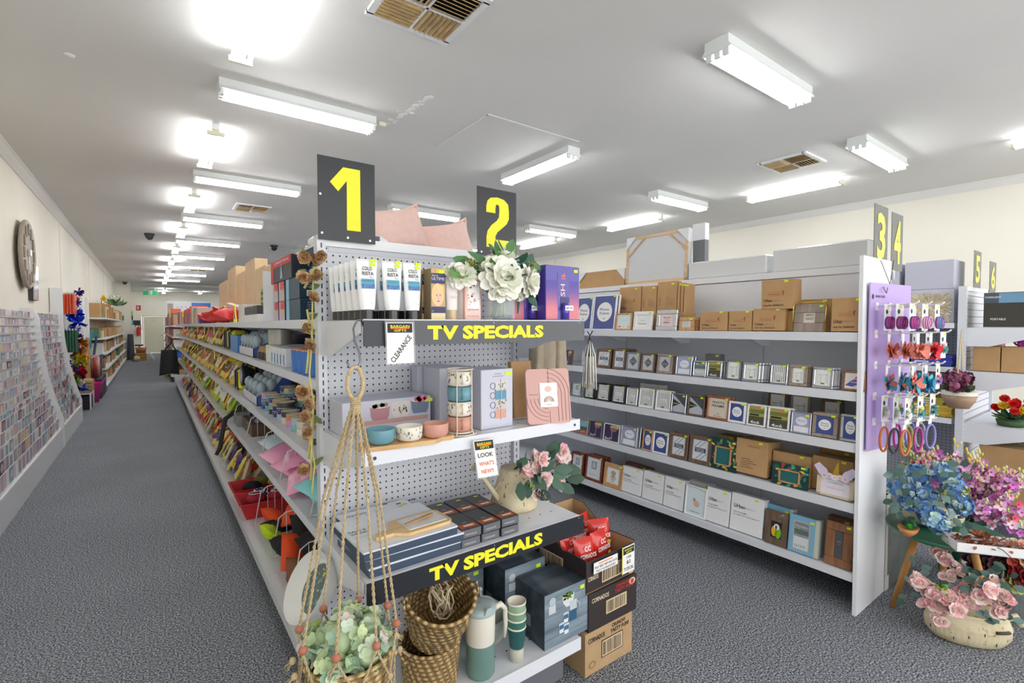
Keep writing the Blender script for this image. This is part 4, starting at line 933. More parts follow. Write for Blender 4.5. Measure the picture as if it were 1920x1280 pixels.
# pitcher
r = thing('water_jug', 'tall lidded jug, cream above and grey green below', 'jug', (.968, 1.515, ZB)); GG = mat('6E9088', .35); CJ = mat('E4E0D4', .35)
b = MB(); b.lathe([(.001, 0), (.048, 0), (.053, .008), (.053, .125)], GG, 32); b.lathe([(.053, .125), (.0545, .16), (.056, .235), (.052, .245), (.001, .246)], CJ, 32); b.build('body', r)
b = MB(); b.lathe([(.058, .236), (.060, .246), (.056, .256), (.04, .262), (.001, .264)], mat('AEBFC1', .35), 32); b.prism([(-.02, .25), (.02, .25), (.008, .272), (-.008, .272)], mat('AEBFC1', .35), .01, 'xz', -.06); b.build('lid', r)
b = MB(); b.tube([(.050, -.01, .232), (.085, -.01, .236), (.106, -.01, .212), (.109, -.01, .15), (.103, -.01, .10)], [.012, .011, .010, .009, .006], CJ, 10); b.build('handle', r)
# salad bowl with lid and servers
r = thing('salad_bowl', 'large pale grey salad bowl behind the jug and cups', 'bowl', (1.075, 1.665, ZB+.001)); b = MB(); GB = mat('A9B0AA', .35)
b.lathe([(.001, 0), (.05, 0), (.065, .01), (.10, .09), (.103, .12), (.100, .12), (.09, .07), (.055, .014), (.001, .01)], GB, 36); b.build('outer_bowl', r)
b = MB(); b.M = T(0, -.01, .084, rx=R_(50)); b.lathe([(.001, 0), (.06, 0), (.092, .012), (.094, .018), (.088, .016), (.055, .006), (.001, .006)], mat('B9BCB4', .35), 36); b.build('inner_plate', r)
b = MB(); b.tube([(.02, .01, .08), (.0, .02, .20)], [.008, .005], mat('C6C8C2', .4), 8); b.ball((-.001, .02, .205), .011, mat('C6C8C2', .4)); b.build('server', r)
# stacked cups
base = Vector((1.122, 1.495, ZB))
for k, (mt, m2) in enumerate(((mat('2F5F5F', .35), mat('D8D6C6', .4)), (mat('3F7468', .35), None), (mat('7FA386', .35), None), (mat('9AB79A', .35), None))):
    q = thing('stacking_cup', 'bamboo style cup in %s, %s from the bottom of the stack' % (('dark teal over cream', 'sea green', 'sage green', 'pale sage')[k], nth(k+1)), 'cup', tuple(base+Vector((0, 0, .032*k))), 0, 'stack of green cups on the base shelf'); b = MB()
    b.lathe([(.001, 0), (.027, 0), (.0285, .05)], m2 or mt, 28); b.lathe([(.0285, .05), (.0365, .128)], mt, 28); b.lathe([(.0365, .128), (.0378, .130), (.0372, .135), (.034, .134), (.026, .01), (.001, .01)], mat('E9E4D6', .4), 28); b.build('cup_body', q)
# two slate blue set boxes and the salad box
PLK = wood('5A6C7A', '93A3AE', 'x', 5); PLKD = wood('27323B', '43525F', 'x', 6)
def setbox(x, y, w_, d, h, label, pr, rz=0, z=ZB):
    r = thing('tableware_set_box', label, 'box', (x, y, z), rz, 'slate blue tableware set boxes'); b = MB(); b.box(0, 0, 0, w_, d, h, PLKD); b.rect((0, 0, 0), X_, Z_, w_, h, PLK, .0006)
    for k in range(1, 6): b.rect((0, 0, h*k/6), X_, Z_, w_, .0012, mat('4A5A66'), .001)
    b.oval((w_*.17, 0, h*.84), X_, Z_, .017, .017, mat('B9C2C8'), .0012); b.rect((w_*.09, 0, h*.62), X_, Z_, .036, .034, mat('C9D0D4'), .0012); b.build('carton', r)
    c = MB()
    if pr:
        c.poly([(-.034, .03), (-.028, .0), (-.012, -.02), (.012, -.02), (.028, 0), (.034, .03)], (w_*.52, 0, h*.72), X_, Z_, mat('D9DEE0'), .0016)
        for i in range(26): c.oval((w_*.52+jit(.026), 0, h*.72+.024+jit(.014)), X_, Z_, .007, .004, mat(rnd.choice(['4E7F3A', '6E9E4A', '3C6A34', 'B8B04A'])), .002, 6)
        c.poly([(-.02, .085), (-.018, 0), (.018, 0), (.02, .085)], (w_*.63, 0, h*.33), X_, Z_, mat('C2CDD2'), .0022); c.rect((w_*.63-.019, 0, h*.33), X_, Z_, .038, .045, mat('2F5C82'), .0026); c.tube([(w_*.63+.02, -.003, h*.33+.075), (w_*.63+.033, -.003, h*.33+.06), (w_*.63+.03, -.003, h*.33+.03)], .002, mat('DDE3E6'), 4)
        for cx_, cz_ in ((.36, .19), (.46, .35), (.47, .14)): c.poly([(-.015, .04), (-.011, 0), (.011, 0), (.015, .04)], (w_*cx_, 0, h*cz_), X_, Z_, mat('E3E8EA'), .003); c.rect((w_*cx_-.0125, 0, h*cz_+.016), X_, Z_, .025, .018, mat('3F6E94'), .0034); c.oval((w_*cx_, 0, h*cz_+.04), X_, Z_, .015, .004, mat('C9D2D6'), .0036)
    else:
        c.poly([(-.07, .03), (-.06, -.01), (-.02, -.03), (.03, -.03), (.07, .03)], (w_*.6, 0, h*.45), X_, Z_, mat('C2CDD2'), .0016)
        for i in range(30): c.oval((w_*.6+jit(.05), 0, h*.45+.022+jit(.014)), X_, Z_, .009, .005, mat(rnd.choice(['4E7F3A', '6E9E4A', '3C6A34'])), .002, 6)
    c.rect((0, d*.75, h*.25), (0, -1, 0), Z_, .05, .05, mat('8A949C'), .0006); c.build('printed_panel', r); s = MB(); price(s, (w_-.05, 0, h*.85), w_=.024, h=.016); s.build('price_sticker', r); return r
setbox(1.236, 1.462, .245, .185, .222, 'slate blue tableware box printed with salad bowl, jug and cups, front right', True)
setbox(1.185, 1.66, .22, .20, .262, 'dark slate tableware box standing behind the printed jug box', False)
setbox(.93, 1.79, .23, .08, .245, 'box printed with a green salad bowl at the back of the base shelf', False)
# price rail stub on the base shelf edge
m = MB(); m.box(-.03, 0, 0, .03, .003, .035, INK); m.rect((-.027, 0, .004), X_, Z_, .054, .012, YEL, .001); solo(m, 'shelf_edge_card', 'small black and yellow card on the base shelf edge at the picture bottom', 'sign', None, (.86+.05, 1.434, .165))
# ---------------------------------------------------------------- snack cartons on the floor
KR2 = mat('B99A72', .8, noise=.1, scale=12); DKC = mat('33292A', .6); BAR = mat('D9C09A', .7)
def barcode(m, o, rt, w_, h):
    m.rect(o, rt, Z_, w_, h, INK, .0010); m.rect(Vector(o)+Vector(rt)*.004+Z_*.004, rt, Z_, w_-.008, h-.008, BAR, .0015)
    x_ = .009
    while x_ < w_-.012:
        ww = rnd.choice((.0015, .003, .004)); m.rect(Vector(o)+Vector(rt)*x_+Z_*.010, rt, Z_, ww, h-.020, INK, .002); x_ += ww+rnd.choice((.002, .003, .005))
def snackbox(z, h, body, label, w_=.30, d=.40, x=1.455, y=1.455, rz=0, dark=True):
    r = thing('snack_carton', label, 'carton', (x, y, z), rz, 'stack of CORNADOS cartons'); b = MB(); b.box(0, 0, 0, w_, d, h, body)
    b.rect((.003, d*.5, h-.0), X_, Y_, w_-.006, .012, BAR, .0005) if 0 else None
    b.build('carton', r); c = MB(); tx = mat('C9372E') if dark else INK
    barcode(c, (w_*.33, 0, h*.25), X_, w_*.46, h*.42); c.text('CORNADOS', (w_*.06, 0, h*.74), X_, Z_, h*.12, mat('E9D9B8') if dark else INK, w_*.34, .015, .0015)
    c.text('CRUNCHY', (w_*.55, 0, h*.86), X_, Z_, h*.09, tx, w_*.3, .02, .0015); c.text('TASTY FUN!', (w_*.52, 0, h*.73), X_, Z_, h*.10, tx, w_*.4, .02, .0015)
    c.oval((w_*(.9 if dark else .14), 0, h*(.86 if dark else .22)), X_, Z_, .022, .016, BAR if dark else mat('9A7E58'), .001); c.oval((w_*(.9 if dark else .14), 0, h*(.86 if dark else .22)), X_, Z_, .012, .010, tx if dark else KR2, .0014)
    barcode(c, (0, d*.82, h*.25), (0, -1, 0), d*.42, h*.5); c.build('print', r); return r
snackbox(0, .185, KR2, 'kraft CORNADOS carton on the carpet, bottom of the stack', x=1.455, dark=False)
snackbox(.186, .165, DKC, 'dark brown CORNADOS carton in the middle of the stack', x=1.475, w_=.31)
# open top carton with torn sides
r = thing('snack_carton', 'open dark CORNADOS carton on top of the stack, full of red snack bags', 'carton', (1.462, 1.46, .352), .03, 'stack of CORNADOS cartons'); b = MB(); w_, d, h = .325, .40, .15; t = .005
b.box(0, 0, 0, w_, d, .006, KR2); b.box(0, 0, 0, w_, t, h*.92, DKC)
b.prism([(0, 0), (d, 0), (d, .24), (d*.7, .235), (d*.35, h*.95), (d*.22, h), (0, h*.98)], DKC, t, 'yz', 0); b.prism([(0, 0), (d, 0), (d, .24), (d*.8, .235), (d*.45, h*1.0), (0, h*1.02)], DKC, t, 'yz', w_-t); b.box(0, d-t, 0, w_, d, .24, DKC)
for q in ((t, t, t+.0008, 0), ): pass
b.prism([(0, .003), (d, .003), (d, .238), (d*.7, .233), (d*.35, h*.93), (d*.22, h*.98), (0, h*.96)], KR2, .001, 'yz', t); b.prism([(0, .003), (d, .003), (d, .238), (d*.8, .233), (d*.45, h*.98), (0, h)], KR2, .001, 'yz', w_-t-.001); b.box(t, d-t-.001, .003, w_-t, d-t, .238, KR2)
b.build('carton', r); c = MB(); barcode(c, (w_*.30, 0, h*.12), X_, w_*.45, h*.5); c.text('CORNADOS', (w_*.04, 0, h*.35), X_, Z_, h*.13, mat('E9D9B8'), w_*.2, .015, .0015); barcode(c, (0, d*.75, h*.25), (0, -1, 0), d*.42, h*.5); c.oval((w_*.93, 0, h*.1), X_, Z_, .02, .013, BAR, .001); c.build('print', r)
SRED = mat('D2342C', .22, coat=.4, name='red_foil_bag'); SYE = mat('E8A83A', .4)
def snackbag():
    r = thing('snack_bag', 'x', 'snack bag'); b = MB(); n = 10; v = []; f = []; W, H = .115, .155
    for s in (-1, 1):
        for i in range(n+1):
            for j in range(n+1):
                u, q = i/n*2-1, j/n*2-1; th = .026*((1-u**2)*(1-abs(q)**3))**.6+.002*math.sin(9*u+5*q)*(1-q*q)
                v.append((u*W/2*(1-.06*(1-abs(q)**6)), s*th, H/2+q*H/2))
    N = (n+1)**2
    for s in (0, 1):
        for i in range(n):
            for j in range(n): a = s*N+i*(n+1)+j; q = (a, a+1, a+n+2, a+n+1); f.append(q if s else q[::-1])
    b.add(v, f, SRED, True); b.build('bag_body', r)
    c = MB(); c.text('CC', (0, -.027, .112), X_, Z_, .022, PAPER, .035, .02, .001, True); c.text('CORNADOS', (0, -.029, .082), X_, Z_, .020, PAPER, .088, .03, .001, True)
    for i in range(12): c.oval((jit(.035), -.028, .040+jit(.018)), X_, Z_, .012, .008, mat(rnd.choice(['E8A83A', 'F0C050', 'D98A2A'])), .001+i*.0002, 7)
    c.build('print', r); return r
s0 = snackbag(); sk = kids(s0); _labels.pop('x')
for x, y, z, rz, tl, lb in ((.080, .075, .040, -.10, -.18, 'front left'), (.185, .085, .045, .12, -.15, 'front right'), (.250, .15, .06, -.35, -.2, 'right side, behind the front right'), (.060, .155, .045, .3, -.2, 'left side, behind the front left'), (.15, .20, .06, 0, -.25, 'middle, second row'), (.24, .24, .06, .2, -.2, 'back right'), (.09, .28, .05, -.2, -.3, 'back left'), (.17, .31, .05, .3, -.3, 'rearmost')):
    dup(s0, (1.462+x, 1.46+y, .352+z), rz, 'red CORNADOS snack bag in the open carton, %s' % lb, 'red snack bags in the open carton', tl, children=sk)
for o in sk+[s0]: bpy.data.objects.remove(o)
m = MB(); m.box(0, 0, 0, .155, .002, .048, PAPER); m.rect((.03, 0, .038), X_, Z_, .09, .004, ORG, .001); m.text('PAST BEST BEFORE DATE', (.006, 0, .021), X_, Z_, .010, INK, .143, 0, .001); m.text('FULLY GUARANTEED', (.014, 0, .005), X_, Z_, .010, INK, .125, 0, .001)
solo(m, 'notice_card', 'white PAST BEST BEFORE DATE notice on the front of the open carton', 'sign', None, (1.50, 1.449, .435), .03)
m = MB(); m.box(0, 0, 0, .085, .002, .120, PAPER); m.rect((.004, 0, .086), X_, Z_, .077, .030, INK, .001); m.text('BARGAIN', (.0425, 0, .106), X_, Z_, .008, YEL, .06, .01, .0015, True); m.text('GIFTS', (.0425, 0, .094), X_, Z_, .008, YEL, .04, .01, .0015, True)
m.text('2 FOR', (.0425, 0, .070), X_, Z_, .012, INK, .036, 0, .001, True); m.text('$2', (.0425, 0, .047), X_, Z_, .018, INK, .03, .01, .001, True); m.text('TV SPECIAL', (.0425, 0, .018), X_, Z_, .017, INK, .07, .0, .001, True); m.box(-.002, -.0005, -.002, 0, .002, .122, YEL)
solo(m, 'price_card', 'small black and white TV SPECIAL price card at the carton corner', 'sign', None, (1.672, 1.440, .385), .05)
# ---------------------------------------------------------------- macrame hanging planter
hk = Vector((.475, 1.40, 1.515)); top = Vector((.453, 1.345, 1.385)); STL = mat('8F9298', .25, .9)
b = MB(); b.tube([(.515, 1.452, 1.497), (.505, 1.44, 1.515), (.485, 1.42, 1.513), (.468, 1.40, 1.490), (.463, 1.375, 1.455), (.470, 1.36, 1.425), (.470, 1.35, 1.398), (.458, 1.345, 1.378), (.440, 1.345, 1.382), (.430, 1.345, 1.400)], .003, STL, 8)
solo(b, 's_hook', 'steel S hook at the left end of the upper black strip', 'hook')
BCX, BCY, BZ, BR, BH = .422, 1.335, .455, .118, .150
r = thing('hanging_planter', 'seagrass planter in a knotted jute macrame hanger with wooden beads', 'planter', (BCX, BCY, BZ)); bp = MB(); n = 17
woven_lathe(bp, [(.085+(BR-.085)*(k/n)**.6, BH*k/n) for k in range(n+1)], SEAL, 72, .0024); bp.lathe([(BR-.006, BH), (.08, .006), (.001, .006)], SEAL, 36); bp.disc(.085, 0, SEAL, 36, up=False); bp.tube([(BR*math.cos(a), BR*math.sin(a), BH) for a in [i*pi/18 for i in range(36)]], .006, SEAL, 8, True); bp.build('basket', r)
ROPE = mat('C9B48E', .85, noise=.25, scale=120, bump=.6, name='jute_rope'); BEAD = mat('B4705A', .55, name='terracotta_bead')
lt = top-Vector((BCX, BCY, BZ))
def rope(m, pts, rr=.0032, tw=.0022):
    """two-strand twisted rope along straight spans"""
    pts = [Vector(p) for p in pts]
    for s in (0, pi):
        out = []; ph = 0
        for i in range(len(pts)-1):
            a, b_ = pts[i], pts[i+1]; d = b_-a; L = d.length; t = d.normalized(); u = t.orthogonal().normalized(); w2 = t.cross(u); nn = max(2, int(L/.0045))
            for k in range(nn): q = a+d*(k/nn); out.append(q+(u*math.cos(ph+s)+w2*math.sin(ph+s))*tw); ph += .9
        out.append(pts[-1]); m.tube(out, rr*.75, ROPE, 4)
n_leg = 8; ends = []
for k in range(n_leg):
    a = 2*pi*k/n_leg+.25; e = Vector(((BR+.012)*math.cos(a), (BR+.012)*math.sin(a), BH+.07)); ends.append((a, e))
    m = MB(); rope(m, [lt+Vector((.004*math.cos(a), .004*math.sin(a), -.09)), lt*.5+e*.5+Vector((.01*math.cos(a), .01*math.sin(a), 0)), e]); m.build('rope', r)
    m = MB(); m.ball(tuple(e+Vector((0, 0, -.004))), .0115, BEAD, 12, 8); m.build('bead', r)
loop = MB(); lp = [lt+Vector((.022*math.sin(t), .002*math.sin(2*t), -.045+.045*math.cos(t))) for t in [i*2*pi/16 for i in range(16)]]; loop.tube(lp, .006, ROPE, 8, True)
for k in range(8): loop.tube([lt+Vector((.012*math.cos(t), .012*math.sin(t), -.088-.006*k)) for t in [i*pi/6 for i in range(12)]], .0032, ROPE, 5, True)
loop.build('hanging_loop', r)
net = MB()
for k, (a, e) in enumerate(ends):
    for s in (-1, 1):
        a2 = a+s*pi/n_leg; k1 = Vector(((BR+.008)*math.cos(a2), (BR+.008)*math.sin(a2), BH*.68)); a3 = a; k2 = Vector(((BR+.004)*math.cos(a3), (BR+.004)*math.sin(a3), BH*.12))
        rope(net, [e-Vector((0, 0, .016)), k1], .003, .002); rope(net, [k1, k2], .003, .002)
    a2 = a+pi/n_leg; net.ball(((BR+.010)*math.cos(a2), (BR+.010)*math.sin(a2), BH*.68), .009, ROPE, 8, 5); net.ball((BR*math.cos(a), BR*math.sin(a), BH*.12), .010, ROPE, 8, 5)
    rope(net, [(BR*math.cos(a), BR*math.sin(a), BH*.12), (.05*math.cos(a), .05*math.sin(a), -.01)], .003, .002)
for sx2 in (-1, 1):
    for q in range(3):
        c = Vector((sx2*(BR+.022), -.02+.02*q, BH*.7+.03*q)); net.ball(tuple(c), .010, ROPE, 6, 4)
        for z_ in range(5): net.tube([c, c+Vector((sx2*.02+jit(.006), jit(.01), -.015+jit(.008)))], .0015, ROPE, 3)
net.build('macrame_net', r)
hyd = [mat('BFD3A8', .7), mat('C9D9C2', .7), mat('D6C9C4', .7), mat('9DBBA4', .7), mat('D8E3B0', .7)]
for cx_, cy_2, cz_, rr in ((-.055, -.045, .012, .05), (.03, -.055, .025, .055), (-.02, -.01, .06, .06), (.055, .01, .04, .055), (-.065, .03, .03, .05), (.02, .05, .05, .05), (.075, -.03, .01, .04)):
    b = MB(); hydrangea(b, (cx_, cy_2, BH+cz_-.01), rr, hyd, 34, .021, .2); b.build('flower', r)
b = MB(); SGE = [mat('8FAE9A', .7), mat('7E9F8C', .7), mat('A9C7A0', .7)]
for i in range(26):
    a = rnd.uniform(0, 6.28); leaf(b, (.05*math.cos(a), .05*math.sin(a), BH+.01), (math.cos(a), math.sin(a), rnd.uniform(.2, 1.2)), rnd.uniform(.05, .09), .04, rnd.choice(SGE), .15)
b.build('leaf', r)
b = MB(); b.M = T(-.005, -BR-.012, BH*.52, rz=-.1, ry=.12); b.box(-.022, 0, -.035, .022, .002, .035, INK); b.rect((.0, 0, -.03), X_, Z_, .018, .03, TAG, .001); b.text('Garden', (-.010, 0, .02), (0, 0, -1), X_, .008, PAPER, .035, 0, .001); b.build('swing_tag', r)
# round metal tray with leaf pattern leaning at the aisle side
r = thing('round_tray', 'round white metal tray with green leaf print leaning by the upright', 'tray', tuple(P(578, 1108, 'y', 1.80)+Vector((.03, 0, 0)))); r.rotation_euler = (0, R_(-60), R_(8)); r.scale = (.66, .66, 1.5)
b = MB(); WT = mat('E9EAE6', .35); b.lathe([(.001, -.002), (.165, -.002), (.180, .03), (.183, .032), (.180, .034), (.163, .004), (.130, .002), (.001, .002)], WT, 48); b.build('tray_body', r)
b = MB(); GP = [mat('4F7F74', .6), mat('7BA396', .6), mat('9FC0B2', .6)]; b.disc(.125, .0028, mat('5E6F6C', .25), 36)
for i in range(46):
    a = i*2.39; rr = .02+.1*math.sqrt(i/46); d = Vector((math.cos(a*1.7), math.sin(a*1.7), 0)); o = Vector((rr*math.cos(a), rr*math.sin(a), .0034)); s_ = d.cross(Z_)
    b.add([tuple(o), tuple(o+d*.014+s_*.006), tuple(o+d*.03), tuple(o+d*.014-s_*.006)], [(0, 1, 2, 3)], rnd.choice(GP))
b.rect((.07, -.03, .004), X_, Y_, .02, .012, TAG, .001); b.build('leaf_print', r)
# garland of paper roses hanging beside the upright
r = thing('rose_garland', 'garland of brown paper roses and straw ribbon hanging beside the left upright', 'garland', (.475, 1.86, 1.0)); TAN = [mat('B8926A', .8), mat('96704C', .8), mat('CFAE84', .8)]; STRW = mat('DAD07E', .8)
gy = 1.86
def GP3(px_, py_): return P(px_, py_, 'y', gy)-Vector((.475, 1.86, 1.0))
rb = MB(); line = [GP3(x_, y_) for x_, y_ in ((588, 500), (586, 560), (585, 640), (580, 700), (588, 760), (582, 830), (590, 870), (584, 925))]; rb.tube(line, .0035, STRW, 4)
for (x_, y_, x2, y2) in ((575, 580, 588, 650), (580, 640, 574, 700), (588, 740, 578, 860), (586, 780, 582, 900), (590, 500, 570, 540)): rb.tube([GP3(x_, y_), GP3(x2, y2)], .005, STRW, 3)
for c in ((565, 520), (590, 510), (583, 620), (575, 607)): q = GP3(*c); rb.tube([q+Vector((.02*math.cos(t), -.01, .012*math.sin(t))) for t in [i*pi/5 for i in range(10)]], .0014, STRW, 4, True)
rb.build('ribbon', r)
for px_, py_, rr in ((572, 482, .026), (598, 480, .026), (590, 487, .024), (566, 522, .028), (594, 518, .026), (584, 560, .026), (571, 615, .022), (578, 648, .025), (566, 738, .032), (575, 758, .026), (570, 782, .026), (577, 810, .024), (570, 882, .024)):
    b = MB(); peony(b, GP3(px_, py_), rr, TAN, (jit(.5), -1, jit(.6)+.2), 3); b.build('rose', r)
b = MB(); OLV = mat('6E7A4A', .7)
for px_, py_, px2, py2 in ((585, 500, 600, 490), (575, 505, 560, 512), (580, 540, 596, 535), (575, 600, 592, 590), (578, 775, 600, 790), (573, 790, 598, 787), (575, 880, 600, 862), (580, 500, 570, 470)): d = GP3(px2, py2)-GP3(px_, py_); leaf(b, GP3(px_, py_), d, d.length*1.3, .022, OLV, .1, (0, -1, .3))
b.build('leaf', r)
# ---------------------------------------------------------------- photo frames on the white shelving wall
FD = -pi/2      # local front faces -y; turned so it faces the aisle (-x)
OAK = wood('B98A58', 'CFA574', 'z', 10); DOAK = wood('7A5238', '9A6B4A', 'z', 10); WALN = wood('5E4A3C', '7B6452', 'z', 10); MAH = mat('7A3A28', .25, coat=.4); TAU = wood('8B7B70', 'A39488', 'z', 10)
SIL = mat('C9CCD2', .25, .7); CHRO = mat('DDE2EA', .12, .9); GRY = mat('75787E', .4); BLKF = mat('26272B', .3); WHF = mat('F0F1F3', .35); COP = mat('B06A50', .35, .3); PBLUE = mat('41508F', .45)
_fr = {}
def art(m, kind, x, z, w_, h):
    """paper insert of a frame, at local (x, z), w_ by h, on the y=0 side"""
    R = lambda a, b, c, d, mt, l=.0012: m.rect((x+a*w_, 0, z+b*h), X_, Z_, c*w_, d*h, mt, l)
    Tx = lambda t, a, b, hh, ww, mt=INK, l=.002: m.text(t, (x+a*w_, 0, z+b*h), X_, Z_, hh*h, mt, ww*w_, .012, l, True)
    O = lambda a, b, c, d, mt, l=.0016, n=16: m.oval((x+a*w_, 0, z+b*h), X_, Z_, c*w_, d*h, mt, l, n)
    pal = {'blue': PBLUE, 'photo': PBLUE}
    if kind == 'blue': R(0, 0, 1, 1, PBLUE); O(.5, .52, .36, .30, PAPER, .0016, 20); Tx('Photo', .5, .60, .08, .45, PBLUE); Tx('Frame', .5, .48, .08, .45, PBLUE); R(.46, .30, .08, .03, TGREY, .002)
    elif kind == 'diamond': R(0, 0, 1, 1, mat('C3C6CC')); m.poly([(0, -.33*h), (.36*w_, 0), (0, .33*h), (-.36*w_, 0)], (x+.5*w_, 0, z+.5*h), X_, Z_, mat('5B5E66'), .0018); Tx('Photo Frame', .5, .5, .05, .42, PAPER)
    elif kind == 'stripe':
        R(0, 0, 1, 1, PAPER); [R(.05+.125*i, .06, .045, .88, GRY, .0016) for i in range(8)]; R(.22, .38, .56, .2, PAPER, .002); Tx('Photo', .5, .50, .05, .4, INK, .0024); Tx('Frame', .5, .42, .05, .4, INK, .0024); R(.38, .08, .24, .08, mat('4E7A38'), .0024)
    elif kind == 'metro': R(0, 0, 1, 1, mat('DDE1E8')); [m.poly([(0, 0), (.08*w_, 0), (.5*w_, .35*h), (.42*w_, .35*h)], (x+.06*w_+.14*w_*i, 0, z+(.03 if i % 2 else .6)*h), X_, Z_, mat('9AA2B4'), .0015) for i in range(4)]; R(.14, .38, .72, .22, mat('3E4660'), .002); Tx('PHOTO', .5, .53, .06, .5, PAPER, .0026); Tx('FRAME', .5, .44, .05, .5, PAPER, .0026)
    elif kind == 'tri': R(0, 0, 1, 1, mat('4B4D55')); m.poly([(0, 0), (w_*.95, 0), (w_*.95, h*.3), (0, h*.95)], (x+.03*w_, 0, z+.02*h), X_, Z_, mat('B9BDC9'), .0016); m.poly([(0, 0), (.55*w_, .22*h), (0, .45*h)], (x+.04*w_, 0, z+.28*h), X_, Z_, INK, .002); R(.06, .46, .4, .04, mat('8FC04A'), .0024)
    elif kind == 'green': R(0, 0, 1, 1, PAPER); [R(.08+.2*i, .12+.05*(i % 2), .16, .6-.1*(i % 3), mat(c), .0016) for i, c in enumerate(('E8EBEA', 'DDE4E2', 'EDEFEE', 'D5DEDC'))]; Tx('Photo Frame', .5, .68, .05, .6, TGREY); R(.36, .10, .26, .09, mat('5E8C3A'), .002)
    elif kind == 'night': R(0, 0, 1, 1, mat('3A2F52')); O(.66, .86, .30, .12, mat('D9A878')); O(.6, .7, .22, .12, mat('8F6A86')); R(.5, .1, .03, .5, mat('C9B8C8'), .002); Tx('5x7', .28, .12, .14, .42, PAPER)
    elif kind == 'field': R(0, 0, 1, .45, mat('4A4A40')); R(0, .4, 1, .6, mat('A9A44A')); R(0, .62, 1, .2, mat('6E7A3A'), .0014); Tx('4x6', .42, .12, .16, .6, PAPER); R(.06, .48, .6, .1, INK, .0018); O(.62, .88, .2, .05, mat('E2766A'))
    elif kind == 'coast': R(0, 0, 1, 1, mat('4E8AA8')); R(0, .55, 1, .45, mat('9CC2C9')); R(0, .0, 1, .3, mat('B5564A'), .0015); R(.1, .3, .8, .2, mat('3F6C4E'), .0015); Tx('PHOTO', .5, .15, .08, .6, PAPER)
    elif kind == 'words': R(0, 0, 1, 1, mat('D9CFBE')); Tx('PHOTO', .5, .78, .12, .62); Tx('FRAME', .5, .60, .12, .66); Tx('A4', .5, .2, .05, .15); Tx('frame', .5, .08, .05, .4)
    elif kind == 'love': R(0, 0, 1, 1, mat('EFD9D6')); Tx('love', .5, .72, .12, .5); Tx('this', .5, .52, .05, .3); Tx('life', .5, .32, .12, .45)
    elif kind == 'home': R(0, 0, 1, 1, PAPER); Tx('home', .5, .55, .07, .4, TGREY); Tx('forever', .5, .25, .12, .6)
    elif kind == 'dots': R(0, 0, 1, 1, mat('DDEBEE')); O(.2, .14, .12, .07, mat('E38A7A')); O(.5, .12, .06, .04, mat('F0B4A4')); O(.85, .12, .10, .06, mat('E5A68C')); Tx('family', .5, .6, .05, .4, mat('A9C4CC'))
    elif kind == 'aztec': R(0, 0, 1, 1, mat('DCD8CE')); Tx('NMXX', .5, .84, .09, .7); Tx('ZMWW', .5, .72, .09, .7); Tx('XXWM', .5, .48, .09, .7); Tx('ZMNX', .5, .36, .09, .7); R(.12, .6, .76, .01, mat('7A8A4A'), .0018)
    elif kind == 'feather': R(0, 0, 1, 1, PAPER); m.poly([(0, 0), (.4*w_, -.06*h), (.85*w_, .14*h), (.95*w_, .5*h), (.7*w_, .55*h), (.3*w_, .28*h)], (x+.03*w_, 0, z+.2*h), X_, Z_, mat('5A55A8'), .0015); O(.75, .66, .2, .16, mat('D8508A')); Tx('follow your', .68, .62, .06, .5, PAPER); Tx('dreams', .6, .42, .09, .5, PAPER)
    elif kind == 'bear': R(0, 0, 1, 1, PAPER); O(.5, .66, .20, .16, mat('B7A58C')); O(.5, .36, .24, .2, mat('D6CCBC')); O(.5, .45, .08, .05, mat('8A7A5E'), .002); Tx('hello', .5, .1, .05, .4, TGREY)
    elif kind == 'window': R(0, 0, 1, 1, mat('DDE5EA')); R(.3, .45, .4, .38, mat('6B7A80')); R(.4, .52, .2, .24, mat('C4CCD0'), .0018); Tx('Photo Frame', .5, .2, .05, .5, TGREY)
    elif kind == 'fox': R(0, 0, 1, 1, mat('DCEAF0')); O(.55, .42, .16, .12, mat('E2B8A8')); O(.42, .55, .06, .06, mat('C77E6A')); Tx('little one', .5, .12, .05, .5, TGREY)
    elif kind == 'grey': R(0, 0, 1, 1, mat('54565A')); R(.25, .60, .5, .02, mat('B8BABE'), .0016); R(.38, .50, .24, .02, mat('9A9CA0'), .0016)
    elif kind == 'beach': R(0, 0, 1, 1, mat('D9DEE0')); R(0, .45, 1, .55, mat('8FA0A8')); R(0, .55, 1, .18, mat('5E6E74'), .0015); Tx('Photo Frame', .5, .86, .07, .8, PAPER); R(.1, .74, .3, .05, mat('8FC04A'), .002); [R(.1+.13*i, .06, .04, .1, GRY, .0016) for i in range(6)]
    elif kind == 'mirror': R(0, 0, 1, 1, mat('B9BDDA', .12, .3)); O(.5, .6, .32, .22, mat('E3E6F2'), .0016, 20); Tx('Photo', .5, .62, .07, .4, TGREY); R(.1, .04, .8, .28, mat('ECEEF6', .15), .0018)
    elif kind == 'parrot': R(0, 0, 1, 1, INK); O(.35, .4, .28, .32, mat('E2B81E')); O(.7, .35, .28, .35, mat('6FBF2A')); O(.55, .68, .26, .18, mat('E9ECEA'), .002); O(.5, .64, .08, .12, INK, .0024)
    elif kind == 'palm': R(0, 0, 1, 1, mat('2F6E70')); O(.5, .55, .2, .14, mat('3F8A86')); R(.05, .05, .9, .25, mat('275A5C'), .0015)
    elif kind == 'unicorn': R(0, 0, 1, 1, mat('EDEAF6')); Tx('magical', .5, .7, .08, .5, TGREY); Tx('unicorn', .5, .4, .12, .6, mat('E4B8D0'))
    elif kind == 'script': R(0, 0, 1, 1, mat('E2E6E2')); [Tx(t, .45, .8-.2*i, .09, .55) for i, t in enumerate(('home', 'sweet', 'dear', 'love'))]
